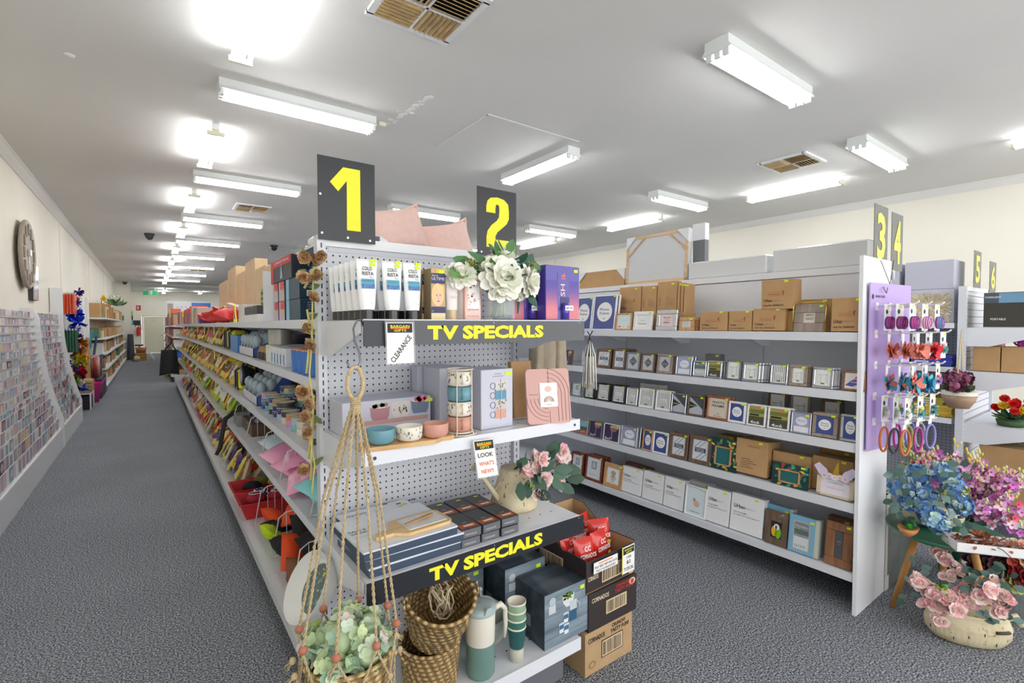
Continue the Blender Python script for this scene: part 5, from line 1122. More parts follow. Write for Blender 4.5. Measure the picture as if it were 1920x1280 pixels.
def frame_mesh(key, w_, h, t, bord, mt, kind, bx=None):
    """moulding and picture meshes, shared between frames of one kind"""
    k = (key, round(w_, 3), round(h, 3))
    if k in _fr: return _fr[k]
    a = MB(); b = bord; bz = bx or b
    prof = [(0, 0), (.25, -.6), (.75, -.6), (1, 0)]
    for (x0, z0, x1, z1) in ((0, 0, w_, bz), (0, h-bz, w_, h), (0, bz, b, h-bz), (w_-b, bz, w_, h-bz)): a.rbox(x0, -.004, z0, x1, t, z1, mt, min(.003, b/4))
    a.box(b*.5, t*.35, bz*.5, w_-b*.5, t*.9, h-bz*.5, BLKF if mt is not WHF else GRY)
    p = MB(); p.M = Matrix.Translation((0, t*.35-.0015, 0)); art(p, kind, b, bz, w_-2*b, h-2*bz)
    if not p.v: p.box(b, 0, b, w_-b, .0005, h-b, PAPER)
    a_ = a.build('moulding'); p_ = p.build('picture'); ma, mp = a_.data, p_.data; bpy.data.objects.remove(a_); bpy.data.objects.remove(p_)
    _fr[k] = (ma, mp); return _fr[k]
_sm = MB(); _sm.rect((0, 0, 0), X_, Z_, .020, .011, TAG, .0006); _so = _sm.build('price_sticker'); STICK = _so.data; bpy.data.objects.remove(_so)
FM = {'oak': OAK, 'doak': DOAK, 'wal': WALN, 'mah': MAH, 'tau': TAU, 'sil': SIL, 'chr': CHRO, 'gry': GRY, 'blk': BLKF, 'wht': WHF, 'cop': COP}
MN = {'oak': 'light oak', 'doak': 'brown wood', 'wal': 'dark walnut', 'mah': 'glossy mahogany', 'tau': 'taupe wood', 'sil': 'silver', 'chr': 'shiny chrome', 'gry': 'grey', 'blk': 'black', 'wht': 'white', 'cop': 'copper brown'}
KN = {'blue': 'blue oval insert', 'diamond': 'grey diamond insert', 'stripe': 'striped insert', 'metro': 'slanted pattern insert', 'tri': 'black triangle insert', 'green': 'pale insert with green patch', 'night': 'purple dusk insert', 'field': 'yellow field insert', 'coast': 'coast picture insert', 'words': 'PHOTO FRAME wording', 'love': 'love this life wording', 'home': 'forever wording', 'dots': 'pale blue insert', 'aztec': 'letter pattern insert', 'feather': 'pink and blue feather insert', 'bear': 'teddy insert', 'window': 'small grey window insert', 'fox': 'pale insert with pink figure', 'grey': 'dark grey insert', 'beach': 'misty beach insert', 'mirror': 'reflective insert', 'parrot': 'parrot insert', 'palm': 'dark teal insert', 'unicorn': 'unicorn insert', 'script': 'handwritten insert'}
SHN = {0: 'top shelf', 1: 'second shelf', 2: 'third shelf', 3: 'fourth shelf', 4: 'bottom shelf'}
def frame(x, yR, z, w_, h, mt, kind, label, lean=.16, bord=None, t=.018, skew=0, extra=0, group='photo frames on the white shelving', stick=True):
    """w_ runs along -y when seen from the aisle; yR is the y of the edge seen left"""
    ma, mp = frame_mesh((mt, kind, bord, t), w_, h, t, bord or w_*.12, FM[mt], kind)
    r = thing('photo_frame', label, 'photo frame', (x, yR, z+t*math.sin(lean)+.0005), FD+skew, group, -lean)
    for nm, me in (('moulding', ma), ('picture', mp)):
        o = bpy.data.objects.new(nm, me); COL.objects.link(o); o.parent = r
    if stick:
        o = bpy.data.objects.new('price_sticker', STICK); COL.objects.link(o); o.parent = r; o.location = (w_-.03, -.0052, h-.020)
    return r
XF = BX+.018
def yy_at(px_, py_, x): return P(px_, py_, 'x', x).y
_cnt = {}
def row(shelf, items):
    z = (LVB+[BBASE])[shelf]+.0005
    for n_, it in enumerate(items):
        pl, pr, pt, mt, kind = it[:5]; op = it[5] if len(it) > 5 else {}
        x = XF+op.get('dx', 0); pm = op.get('py', 700)
        yl, yr = P(pl, pm, 'x', x).y, P(pr, pm, 'x', x).y; w_ = max(.04, yl-yr-.002)
        zt = P((pl+pr)/2, pt, 'x', x).z; h = max(.08, zt-z)+.004; ln = op.get('lean', .14)
        cnt_ = op.get('n', 1); step = op.get('step', .022)
        for k in range(cnt_):
            zz = z+op.get('dz', 0)
            base = '%s photo frame, %s, %s' % (MN[mt], KN[kind], SHN[shelf]); key = base
            _cnt[key] = _cnt.get(key, 0)+1
            lab = base+(' %s from the left' % nth(_cnt[key]) if k == 0 else ' %s, stacked behind' % nth(_cnt[key]))
            frame(x+.002+k*step/math.cos(ln), yl-k*op.get('side', .012), zz, w_, h, mt, kind, lab, ln, op.get('b', None), op.get('t', .016), op.get('skew', 0), stick=(k == 0))
# (left px, right px, top px, frame material, insert)
row(0, [(1075, 1107, 558, 'wht', 'blue', dict(b=.008, py=590)), (1109, 1151, 554, 'wht', 'blue', dict(b=.008, n=2, py=590)), (1153, 1183, 588, 'oak', 'dots', dict(b=.012, py=605, n=2)), (1186, 1221, 585, 'wht', 'home', dict(b=.028, py=605)), (1229, 1268, 582, 'sil', 'love', dict(b=.030, py=605)), (1272, 1300, 596, 'oak', 'script', dict(b=.024, py=610, n=3, step=.03)), (1487, 1546, 571, 'tau', 'aztec', dict(b=.050, py=600))])
row(1, [(1046, 1056, 655, 'blk', 'window', dict(py=670)), (1057, 1071, 657, 'wal', 'night', dict(b=.006)), (1090, 1110, 658, 'chr', 'mirror', dict(b=.006, n=2)), (1116, 1144, 655, 'wal', 'metro', dict(b=.022, n=3)), (1147, 1171, 655, 'wal', 'metro', dict(b=.018, n=4)), (1172, 1198, 661, 'gry', 'diamond', dict(b=.014)), (1200, 1226, 664, 'wal', 'diamond', dict(b=.014, n=2)), (1230, 1259, 665, 'tau', 'diamond', dict(b=.018, n=2)), (1266, 1296, 669, 'chr', 'mirror', dict(b=.006, n=2)), (1298, 1323, 678, 'chr', 'beach', dict(b=.008)), (1324, 1352, 678, 'sil', 'field', dict(b=.010, n=2)), (1360, 1388, 677, 'gry', 'green', dict(b=.010)), (1391, 1424, 681, 'sil', 'green', dict(b=.014, n=4, step=.016)), (1443, 1476, 684, 'chr', 'stripe', dict(b=.008)), (1478, 1513, 686, 'tau', 'green', dict(b=.018, n=2)), (1522, 1562, 690, 'sil', 'green', dict(b=.014, n=3, step=.016)), (1577, 1622, 697, 'doak', 'feather', dict(b=.012, py=730))])
row(2, [(1053, 1068, 717, 'chr', 'window', dict(py=740)), (1072, 1087, 718, 'chr', 'window', dict(py=740)), (1094, 1113, 717, 'blk', 'stripe', dict(b=.012, n=2)), (1118, 1142, 720, 'blk', 'stripe', dict(b=.012, n=2)), (1146, 1171, 723, 'blk', 'stripe', dict(b=.012, n=2)), (1173, 1194, 728, 'chr', 'stripe', dict(b=.008)), (1197, 1224, 730, 'wht', 'stripe', dict(b=.010)), (1228, 1256, 734, 'wht', 'stripe', dict(b=.010, n=2)), (1258, 1286, 740, 'chr', 'tri', dict(b=.006)), (1288, 1320, 743, 'wal', 'tri', dict(b=.010, n=2)), (1324, 1367, 745, 'cop', 'words', dict(b=.014, n=2)), (1364, 1398, 755, 'wht', 'blue', dict(b=.014)), (1400, 1436, 761, 'wht', 'field', dict(b=.010, n=2)), (1439, 1481, 766, 'wht', 'field', dict(b=.010, n=2)), (1484, 1522, 776, 'chr', 'mirror', dict(b=.004, n=2)), (1523, 1571, 777, 'tau', 'blue', dict(b=.018, n=2)), (1576, 1614, 780, 'sil', 'blue', dict(b=.014)), (1440, 1476, 737, 'wal', 'green', dict(b=.014, dx=.19, lean=.05)), (1482, 1520, 741, 'tau', 'green', dict(b=.014, dx=.19, lean=.05)), (1540, 1582, 750, 'wal', 'green', dict(b=.018, dx=.19, lean=.05))])
row(3, [(1066, 1081, 785, 'sil', 'coast', dict(b=.006, py=800)), (1084, 1101, 788, 'sil', 'coast', dict(b=.008, n=2, py=800)), (1103, 1127, 791, 'gry', 'night', dict(b=.006, n=2, py=810)), (1130, 1160, 797, 'wht', 'night', dict(b=.006, py=810)), (1163, 1193, 801, 'chr', 'mirror', dict(b=.004, n=3, py=820, step=.026)), (1203, 1222, 808, 'oak', 'blue', dict(b=.010, py=825)), (1222, 1251, 812, 'wht', 'blue', dict(b=.012, py=825)), (1253, 1288, 814, 'wal', 'metro', dict(b=.024, n=2, py=840)), (1290, 1332, 820, 'wal', 'metro', dict(b=.026, n=2, py=840))])
row(4, [(1068, 1092, 850, 'mah', 'window', dict(b=.020, n=2, py=870)), (1095, 1127, 856, 'mah', 'window', dict(b=.020, n=3, py=870, step=.026)), (1130, 1165, 872, 'oak', 'bear', dict(b=.032, n=1, py=890)), (1282, 1322, 915, 'wht', 'fox', dict(b=.010, py=940)), (1545, 1597, 985, 'doak', 'grey', dict(b=.044, py=1010, dx=.0))])
# tall white printed cartons of frames
def bcarton(shelf, pl, pr, pt, label, mt=KRAFT, d=.10, kind='u', lean=.05, dx=0, pm=600, dz=0, n=1):
    z = (LVB+[BBASE])[shelf]+.0005+dz; x = XF+.004+dx; yl, yr = P(pl, pm, 'x', x).y, P(pr, pm, 'x', x).y; w_ = yl-yr-.003; h = P((pl+pr)/2, pt, 'x', x).z-z
    r = thing('frame_carton', label, 'carton', (x, yl, z+d*math.sin(lean)), FD, 'cartons on the photo frame shelves', -lean); b = MB(); b.rbox(0, 0, 0, w_, d, h, mt, .0015)
    if mt is KRAFT: b.rect((0, d*.5-.004, h), X_, Y_, w_, .008, mat('C9A878', .4), .0004)
    b.build('carton', r); c = MB(); q = (0, 0, 0)
    RI = mat('B0503C', .7)
    if kind == 'u':
        c.text('Urban', (w_*.08, 0, h*.24), X_, Z_, h*.11, INK, w_*.26, .012, .001); c.text('PRODUCTS', (w_*.36, 0, h*.27), X_, Z_, h*.035, TGREY, w_*.3, 0, .001); c.text('Item No: SN002218', (w_*.08, 0, h*.10), X_, Z_, h*.06, INK, w_*.62, .01, .001)
        c.rect((w_*.2, 0, h*.44), X_, Z_, w_*.42, .0012, RI, .001); c.rect((w_*.2, 0, h*.56), X_, Z_, w_*.42, .0012, RI, .001); c.text('FRAGILE', (w_*.41, 0, h*.50), X_, Z_, h*.045, RI, w_*.36, 0, .001, True); c.poly([(0, 0), (.004, 0), (.005, .018), (.010, .026), (0, .028), (-.004, .018)], (w_*.68, 0, h*.46), X_, Z_, RI, .001)
    elif kind == 'v':
        c.rect((w_*.12, 0, h*.2), X_, Z_, .0015, h*.35, RI, .001); [c.rect((w_*(.5+.09*i), 0, h*.3), X_, Z_, .0016, h*(.3-.03*i), INK, .001) for i in range(5)]; c.text('Urban', (w_*.2, 0, h*.3), Z_, (-1, 0, 0), h*.08, RI, h*.25, 0, .001)
    elif kind == 'w':
        c.text('Urban', (w_*.1, 0, h*.62), X_, Z_, h*.10, INK, w_*.34, .015, .001); c.text('PRODUCTS', (w_*.45, 0, h*.645), X_, Z_, h*.03, TGREY, w_*.3, 0, .001); c.text('Item No: SN18881', (w_*.1, 0, h*.49), X_, Z_, h*.032, INK, w_*.4, .01, .001); c.text('Rectangle White Wash Frame 5x7', (w_*.1, 0, h*.42), X_, Z_, h*.032, INK, w_*.8, .01, .001)
    elif kind == 'g':
        c.text('Giftware', (w_*.35, 0, h*.78), X_, Z_, h*.07, RI, w_*.4, 0, .001); [c.rect((w_*.18, 0, h*(.42-.06*i)), X_, Z_, w_*(.3+.1*(i % 3)), .003, mat('5A4630'), .001) for i in range(5)]
    price(c, (w_*.72, 0, h*.90)); c.build('print', r); return r
bcarton(0, 1160, 1201, 538, 'kraft frame carton standing high at the left, printed Urban', d=.04, dx=.10, kind='u', dz=.105)
bcarton(0, 1202, 1230, 536, 'kraft frame carton standing high, slanted print, second from left', d=.04, dx=.10, kind='v', dz=.105)
bcarton(0, 1231, 1268, 528, 'kraft frame carton standing high with red print, third from left', d=.05, dx=.10, kind='v', dz=.105)
for k in range(3): bcarton(0, 1269+6*k, 1274+6*k, 530+k, 'thin kraft carton edge, %s right of the high red printed carton' % nth(k+1), d=.10, dx=.10, kind='', dz=.105)
bcarton(0, 1155, 1290, 587, 'low row of kraft cartons lying behind the small front frames', d=.10, dx=.09, kind='', lean=0)
bcarton(0, 1312, 1364, 585, 'kraft FRAGILE frame carton, left of three side by side on the top shelf'); bcarton(0, 1366, 1410, 584, 'kraft FRAGILE frame carton, middle of three side by side on the top shelf'); bcarton(0, 1411, 1472, 580, 'kraft FRAGILE frame carton, right of three side by side on the top shelf', d=.14)
bcarton(0, 1427, 1488, 524, 'kraft frame carton set on top of the three kraft cartons', dz=P(1450, 580, 'x', XF).z-1.455+.002, d=.10, lean=0)
bcarton(0, 1476, 1488, 584, 'kraft carton edge just left of the gold arched frame', dx=.03, kind='')
bcarton(0, 1495, 1560, 562, 'kraft carton standing behind the gold arched frame', dx=.09, kind=''); bcarton(0, 1558, 1622, 560, 'large kraft carton with torn flap at the right end of the top shelf', d=.14)
bcarton(3, 1378, 1438, 830, 'tall kraft carton with red script print on the fourth shelf', d=.16, kind='g', pm=860, lean=.1)
bcarton(3, 1345, 1376, 818, 'kraft carton lying behind the left jungle print frame', dx=.12, kind='', pm=850); bcarton(3, 1448, 1520, 852, 'kraft carton behind the right jungle print frame', dx=.05, kind='', pm=870, d=.07); bcarton(3, 1522, 1600, 862, 'wide kraft carton behind the unicorn frame', dx=.07, kind='', pm=890, d=.12); bcarton(3, 1536, 1602, 845, 'kraft carton at the very back above the unicorn frame', dx=.22, kind='', pm=880, d=.06)
for k, (a, b_, c_) in enumerate(((1163, 1201, 880), (1203, 1241, 889), (1243, 1280, 900), (1322, 1366, 921), (1368, 1430, 934))): bcarton(4, a, b_, c_, 'white Urban printed frame carton, %s from the left on the bottom shelf' % nth(k+1), WHF, .06, 'w', .14, 0, 930)
bcarton(4, 1172, 1220, 872, 'low dark brown box behind the white cartons, bottom shelf', DOAK, .05, '', 0, .16, 900); bcarton(4, 1292, 1336, 905, 'grey white box behind the pink figure frame, bottom shelf', WHF, .05, '', 0, .12, 930); bcarton(4, 1552, 1598, 972, 'brown box behind the last white frame on the bottom shelf', DOAK, .05, '', 0, .16, 1000)
bcarton(1, 1322, 1350, 664, 'stack of grey frames lying on the second shelf at the back', GRY, .06, '', 0, .12, 700)
bcarton(2, 1200, 1245, 720, 'flat white carton lying behind the white striped frames', WHF, .05, '', 0, .14, 740)
# special frames: jungle prints, parrot, blue beach, unicorn, arched gold
JG = [mat('2F8F6A'), mat('1E6B58'), mat('46A884'), mat('C9A13A'), mat('E0B84A'), mat('A8473E')]
def jungle(pl, pr, pt, label, land):
    z = .5705; x = XF; yl, yr = P(pl, 870, 'x', x).y, P(pr, 870, 'x', x).y; w_ = yl-yr; h = P((pl+pr)/2, pt, 'x', x).z-z; r = thing('jungle_photo_frame', label, 'photo frame', (x, yl, z+.003), FD, 'jungle print photo frames', -.14)
    b = MB(); b.box(0, 0, 0, w_, .012, h, mat('143C40', .5))
    for i in range(46):
        a = rnd.random(); c = rnd.random()
        if .22 < a < .78 and .18 < c < .72: continue
        b.oval((a*w_*.92+w_*.04, 0, c*h*.9+h*.05), (math.cos(i), 0, math.sin(i)), (-math.sin(i), 0, math.cos(i)), .014, .007, rnd.choice(JG), .0005+i*.00003, 7)
    b.build('printed_board', r); f_ = MB(); x0, x1, z0, z1 = (.22*w_, .80*w_, .14*h, .74*h)
    for q in ((x0, z0, x1, z0+.008), (x0, z1-.008, x1, z1), (x0, z0, x0+.008, z1), (x1-.008, z0, x1, z1)): f_.box(q[0], -.010, q[1], q[2], 0, q[3], OAK)
    f_.rect((x0, 0, z0), X_, Z_, x1-x0, z1-z0, mat('2F6E70', .2), .003); f_.build('moulding', r); s = MB(); price(s, (w_*.8, 0, h*.88)); s.build('price_sticker', r)
jungle(1328, 1380, 824, 'dark teal jungle print photo frame, left of the tall kraft carton', False); jungle(1446, 1514, 872, 'dark teal jungle print photo frame, right of the tall kraft carton', True)
def spec(name, shelf, pl, pr, pt, pm, label, fn, lean=.14, dx=0):
    z = (LVB+[BBASE])[shelf]+.0005; x = XF+dx; yl, yr = P(pl, pm, 'x', x).y, P(pr, pm, 'x', x).y; w_ = yl-yr; h = P((pl+pr)/2, pt, 'x', x).z-z
    r = thing(name, label, 'photo frame', (x, yl, z+.006), FD, None, -lean); fn(r, w_, h)
def f_par(r, w_, h):
    b = MB(); b.box(0, 0, 0, w_, .014, h, WALN); 
    for i in range(7): b.tube([(w_*.8, -.001, h*.98), (w_*(.45+.07*i), -.001, h*.78)], .0012, TAU, 4)
    b.build('moulding', r); c = MB(); art(c, 'parrot', w_*.28, h*.2, w_*.48, h*.5); c.build('picture', r)
spec('parrot_photo_frame', 4, 1432, 1474, 962, 980, 'brown wooden photo frame with a parrot picture on the bottom shelf', f_par)
def f_sea(r, w_, h):
    b = MB(); SB = mat('7FB2CF', .5); b.box(0, 0, 0, w_, .03, h, SB); b.box(w_, -.001, 0, w_+.02, .05, h, mat('C6CBBE')); b.build('moulding', r); c = MB(); f = .2
    c.rect((w_*.17, 0, h*.08), X_, Z_, w_*.64, h*.78, mat('B9BBB4'), .001); art(c, 'beach', w_*.21, h*.11, w_*.56, h*.72); c.build('picture', r); s = MB(); price(s, (w_*.8, 0, h*.86)); s.build('price_sticker', r)
spec('beach_photo_frame', 4, 1477, 1526, 972, 990, 'pale blue photo frame with misty beach picture on the bottom shelf', f_sea); spec('beach_photo_frame', 4, 1434, 1478, 951, 970, 'pale blue frame standing behind the parrot frame', f_sea, .1, .05)
def f_uni(r, w_, h):
    h2 = h*.58; b = MB()
    for q in ((0, 0, w_, .01), (0, h2-.01, w_, h2), (0, 0, .018, h2), (w_-.018, 0, w_, h2)): b.box(q[0], 0, q[1], q[2], .018, q[3], mat('D9C9AE', .6))
    b.build('moulding', r); c = MB(); c.M = Matrix.Translation((0, .012, 0)); art(c, 'unicorn', .018, .01, w_-.036, h2-.02); c.build('picture', r)
    o = MB(); LV = mat('DDD3EE', .6); cx_ = w_*.5; o.M = Matrix.Translation((0, -.004, 0))
    for s in (-1, 1): o.poly([(0, 0), (s*.055, .012), (s*.085, .055), (s*.06, .075), (s*.02, .045)][::s], (cx_+s*.02, 0, h2-.015), X_, Z_, LV, .004)
    for i in range(5): o.oval((cx_-.05+.025*i, 0, h2-.006+.006*(i % 2)), X_, Z_, .018, .015, rnd.choice((LV, mat('E9D4EA'), mat('F3EDF8'))), .005+.0004*i, 8); o.oval((cx_-.05+.025*i, 0, h2-.004), X_, Z_, .005, .005, mat('D9B640'), .0075, 6)
    o.build('flower_crown', r); g_ = MB(); g_.prism([(-.018, 0), (.018, 0), (.012, .085)], mat('D6B43A', .3, .6, noise=.3, scale=200), .008, 'xz', -.006); g_.M = Matrix.Identity(4); gg = g_.build('horn', r, (cx_, 0, h2)); 
spec('unicorn_photo_frame', 3, 1530, 1600, 868, 910, 'photo frame with golden unicorn horn and lilac flower crown', f_uni)
def f_arch(r, w_, h):
    b = MB(); GO = mat('C9A646', .25, .9); R2 = w_*.2; pts = [(.003, 0), (.003, h-R2)]+[(R2-R2*math.cos(a), h-R2+R2*math.sin(a)) for a in [i*pi/12 for i in range(1, 6)]]+[(w_-R2+R2*math.sin(a), h-R2+R2*math.cos(a)) for a in [i*pi/12 for i in range(7)]]+[(w_-.003, 0)]
    b.tube([(a, -.012, c) for a, c in pts], .0035, GO, 6); b.build('gold_rim', r)
spec('gold_arch_rim', 0, 1486, 1548, 569, 600, 'gold metal arch framing the taupe frame on the top shelf', f_arch)
# top of the shelving: stretched canvases and boxes
def canvas_back(label, pl, pr, x, zt, zb, d, kraft=False):
    """stretched canvas seen from behind, corners wrapped in white card"""
    yl, yr = P(pl, 500, 'x', x).y, P(pr, 500, 'x', x).y; w_ = yl-yr; h = zt-zb; r = thing('wrapped_canvas', label, 'canvas', (x, yl, zb), FD, None, -.06)
    b = MB(); b.box(0, .003, 0, w_, d, h, KRAFT if kraft else mat('D5D8DC', .7)); b.build('canvas', r); c = MB(); bw = .022; PN = wood('C9A478', 'DFC09A', 'x', 8)
    if not kraft:
        for q in ((0, 0, w_, bw), (0, h-bw, w_, h), (0, 0, bw, h), (w_-bw, 0, w_, h)): c.box(q[0], -.004, q[1], q[2], .003, q[3], PN)
        for s, x0 in ((1, 0), (-1, w_)): c.add([(x0+s*w_*.02, -.005, h*.55), (x0+s*w_*.02, -.005, h*.62), (x0+s*w_*.36, -.005, h), (x0+s*w_*.31, -.005, h)], [(0, 1, 2, 3) if s < 0 else (3, 2, 1, 0)], PN)
        c.build('stretcher_bar', r)
    g_ = MB(); LGc = mat('E3E6EA', .5)
    for s, x0 in ((1, 0), (-1, w_)):
        q = w_*.17; g_.add([(x0-s*.002, -.007, h+.002), (x0+s*q, -.007, h+.002), (x0-s*.002, -.007, h-q), (x0-s*.002, d+.002, h+.002), (x0+s*q, d+.002, h+.002), (x0-s*.002, d+.002, h-q)], [(0, 1, 2), (3, 5, 4), (0, 3, 4, 1), (0, 2, 5, 3)], LGc)
    g_.build('card_corner', r)
ZC = 1.838
# far-side top deck behind the back panel carries the stock above
m = MB(); m.box(BXB+.024, BY0+.10, 1.80, 3.50, 5.6, ZC-.002, SHELF); m.box(3.48, BY0+.10, 0, 3.50, 5.6, 1.80, WHITE); solo(m, 'top_deck', 'white deck behind the frame shelving carrying canvases and white boxes', 'shelf')
xk = BXB+.03
canvas_back('large pine stretched canvas standing on top of the frame shelving', 1173, 1288, xk, 2.235, ZC, .05)
canvas_back('kraft backed frame with white corners on top of the frame shelving, left', 1086, 1170, xk, 1.985, ZC, .05, True)
WRAP = mat('D7DADD', .2, coat=.5, bump=.4, scale=14, name='plastic_wrapped_board')
for pl, pr, zt, lb in ((1290, 1440, 1.965, 'plastic wrapped white board on top of the shelving, left one'), (1448, 1632, 1.985, 'plastic wrapped white board on top of the shelving, right one')):
    yl, yr = P(pl, 500, 'x', xk).y, P(pr, 500, 'x', xk).y; m = MB(); m.rbox(0, 0, 0, yl-yr-.01, .12, zt-ZC, WRAP, .008); solo(m, 'wrapped_board', lb, 'board', None, (xk, yl, ZC), FD)
m = MB(); m.box(0, 0, 0, .10, .05, .42, mat('6E7276', .5)); m.box(-.002, -.002, .30, .102, .052, .425, mat('E3E6EA', .5)); solo(m, 'canvas_edge', 'grey printed canvas seen edge-on right of the pine canvas', 'canvas', None, (xk+.07, P(1290, 480, 'x', xk).y+.005, ZC), FD)
# ---------------------------------------------------------------- right side: accessory strip, flowers, table
def face_x(m, fn): fn(m)
def cartonx(name, label, cat, x, y0, y1, z, h, d, mt, dec=None, group=None):
    """box whose printed front faces the aisle on its left (-x)"""
    r = thing(name, label, cat, (x, y1, z), FD, group); b = MB(); b.rbox(0, 0, 0, y1-y0, d, h, mt, .002); b.build('carton', r)
    if dec: c = MB(); dec(c, y1-y0, h); c.build('print', r)
    return r
m = MB(); CONC = mat('6F736F', .7, noise=.25, scale=6, name='rough_grey_canvas'); m.box(0, 0, 0, .47, .03, .545, CONC)
for q in ((-.003, -.002, -.0, .03, .032, .548), ): m.box(*q, mat('C6C6BE', .7))
for z0 in (0, .47): m.box(-.004, -.003, z0, .055, .033, z0+.078, mat('D3D3CC', .6))
solo(m, 'leaning_canvas', 'rough grey block canvas with white taped edge beside the white end panel', 'canvas', None, (3.292, .94, 0))
r = thing('accessory_board', 'lilac cardboard strip with hooks of hair accessories on the end panel', 'display board', (2.93, .925, .85), -.115); W, H = .44, .86; LV = mat('B9A2D8', .6)
b = MB(); b.box(0, 0, 0, W, .006, H, LV); b.tube([(.10, -.012, H-.02), (.12, -.02, H-.05), (.15, -.012, H-.02)], .003, STL, 5); b.tube([(.2, .0, H), (.12, .01, H+.12)], .0015, INK, 4); b.tube([(.2, 0, H), (.26, .01, H+.13)], .0015, INK, 4); b.text('tween team', (.05, 0, H-.075), X_, Z_, .016, INK, .10, 0, .001); b.oval((.025, 0, H-.07), X_, Z_, .010, .013, INK, .001); b.build('board', r)
hooks = []; HW = mat('EFEFF1', .35)
for row_, (zz, L) in enumerate(((.74, .17), (.60, .20), (.44, .18), (.28, .16), (.15, .15))):
    for c in range(3):
        x0 = .06+.14*c; b = MB(); b.box(x0-.012, -.006, zz-.02, x0+.012, 0, zz+.02, HW); b.tube([(x0, 0, zz), (x0, -L, zz+.01), (x0, -L-.012, zz+.022)], .004, HW, 6); b.build('hook', r); hooks.append((row_, c, x0, zz, L))
RB = Matrix.Translation((2.93, .925, .85)) @ Matrix.Rotation(-.115, 4, 'Z')
CN = ['left', 'middle', 'right']; RN = ['top', 'second', 'third', 'fourth', 'bottom']
def bow(m, c, s, mt):
    for k in (-1, 1): petal(m, c, (k, 0, .35), (0, -1, 0), s, s*.9, mt, .3, .9); petal(m, c, (k, 0, -.3), (0, -1, 0), s, s*.8, mt, .2, .9)
    m.ball(tuple(Vector(c)+Vector((0, -.004, 0))), s*.2, mt, 6, 4)
for row_, c, x0, zz, L in hooks:
    for k in range(3):
        pos = RB @ Vector((x0, -L*(.3+.3*k), zz+.002)); o_ = 'front' if k == 2 else ('middle' if k == 1 else 'rear'); base = ', %s piece on the %s %s hook' % (o_, RN[row_], CN[c])
        b = MB(); card = mat('EFEFF2', .5)
        if row_ == 0: col = (('6E2F86', 'C23A7A'), ('D8A0B8', '8A4FA0'), ('8E3C9A', '3FA0B0'))[c]; nm, lb = 'hair_tie_card', 'white card of hair ties'
        elif row_ == 1: col = (('E08A78', 'E08A78'), ('D0202E', 'E03040'), ('1F7A70', 'F2C0C0'))[c]; nm, lb = ('hair_bow_card' if c == 2 else 'tassel_scrunchie'), ('white card with small teal bow', 'red ruffled hair scrunchie', 'coral ruffled hair scrunchie')[(2, 0, 1)[2-c]] if 0 else ('coral ruffled scrunchie', 'red ruffled scrunchie', 'white card with teal bow')[c]
        elif row_ == 2: col = (('3FB0D0', 'E07A68'), ('3A9AD0', '50C0C8'), ('7A4A9A', 'E090A0'))[c]; nm, lb = 'scrunchie', ('blue and coral scrunchie', 'turquoise scrunchie', 'purple patterned hair tie card')[c]
        elif row_ == 3: col = (('D8DAD0', 'C9D0C0'), ('1F8A80', 'D9C860'), ('14706A', '14706A'))[c]; nm, lb = 'hair_bow_card', ('pale ribbon card', 'card with yellow and teal bow', 'card with glossy teal bow')[c]
        else: col = (('C86A30', '3A3A44'), ('B03A8A', 'A9B850'), ('8A86C8', 'B0B4BC'))[c]; nm, lb = 'headband', ('orange and black headband', 'pink and lime headband', 'lilac and grey headband')[c]
        m1, m2 = mat(col[0], .6), mat(col[1], .6)
        if row_ != 4 and not (row_ in (1, 2) and c < 2): b.box(-.032, -.001, -.125, .032, .001, .008, card); b.rect((.004, -.001, -.012), X_, Z_, .018, .012, TAG, .001); b.oval((-.008, -.001, -.03), X_, Z_, .012, .012, INK, .0008, 10)
        if row_ == 0:
            for t in range(5): b.tube([(.024*math.cos(a)-.005+.004*t, -.006-.003*t, -.085+.028*math.sin(a)) for a in [i*pi/5 for i in range(10)]], .005, (m1, m2)[t % 2], 5, True)
        elif row_ in (1, 2) and c < 2:
            b.box(-.012, -.001, -.08, .012, .001, .005, card)
            for t in range(24): a = t*2.4; petal(b, (jit(.008), -.01, -.085+jit(.01)), (math.cos(a), jit(.6), math.sin(a)), (0, -1, 0), .042, .03, (m1, m2)[t % 2], .3, .9)
        elif row_ == 4: b.box(-.014, -.001, -.03, .014, .001, .006, card); b.tube([(.045*math.sin(a), -.004, -.085+.062*math.cos(a)) for a in [i*pi/9 for i in range(18)]], .0055, (m1, m2)[k % 2], 6, True)
        elif row_ == 3 or c == 2: bow(b, (0, -.004, -.085), .032, m1); bow(b, (0, -.003, -.06), .024, m2)
        solo(b, nm, lb+base, 'hair accessory', 'hair accessories on the lilac board', tuple(pos), -.115+jit(.1))
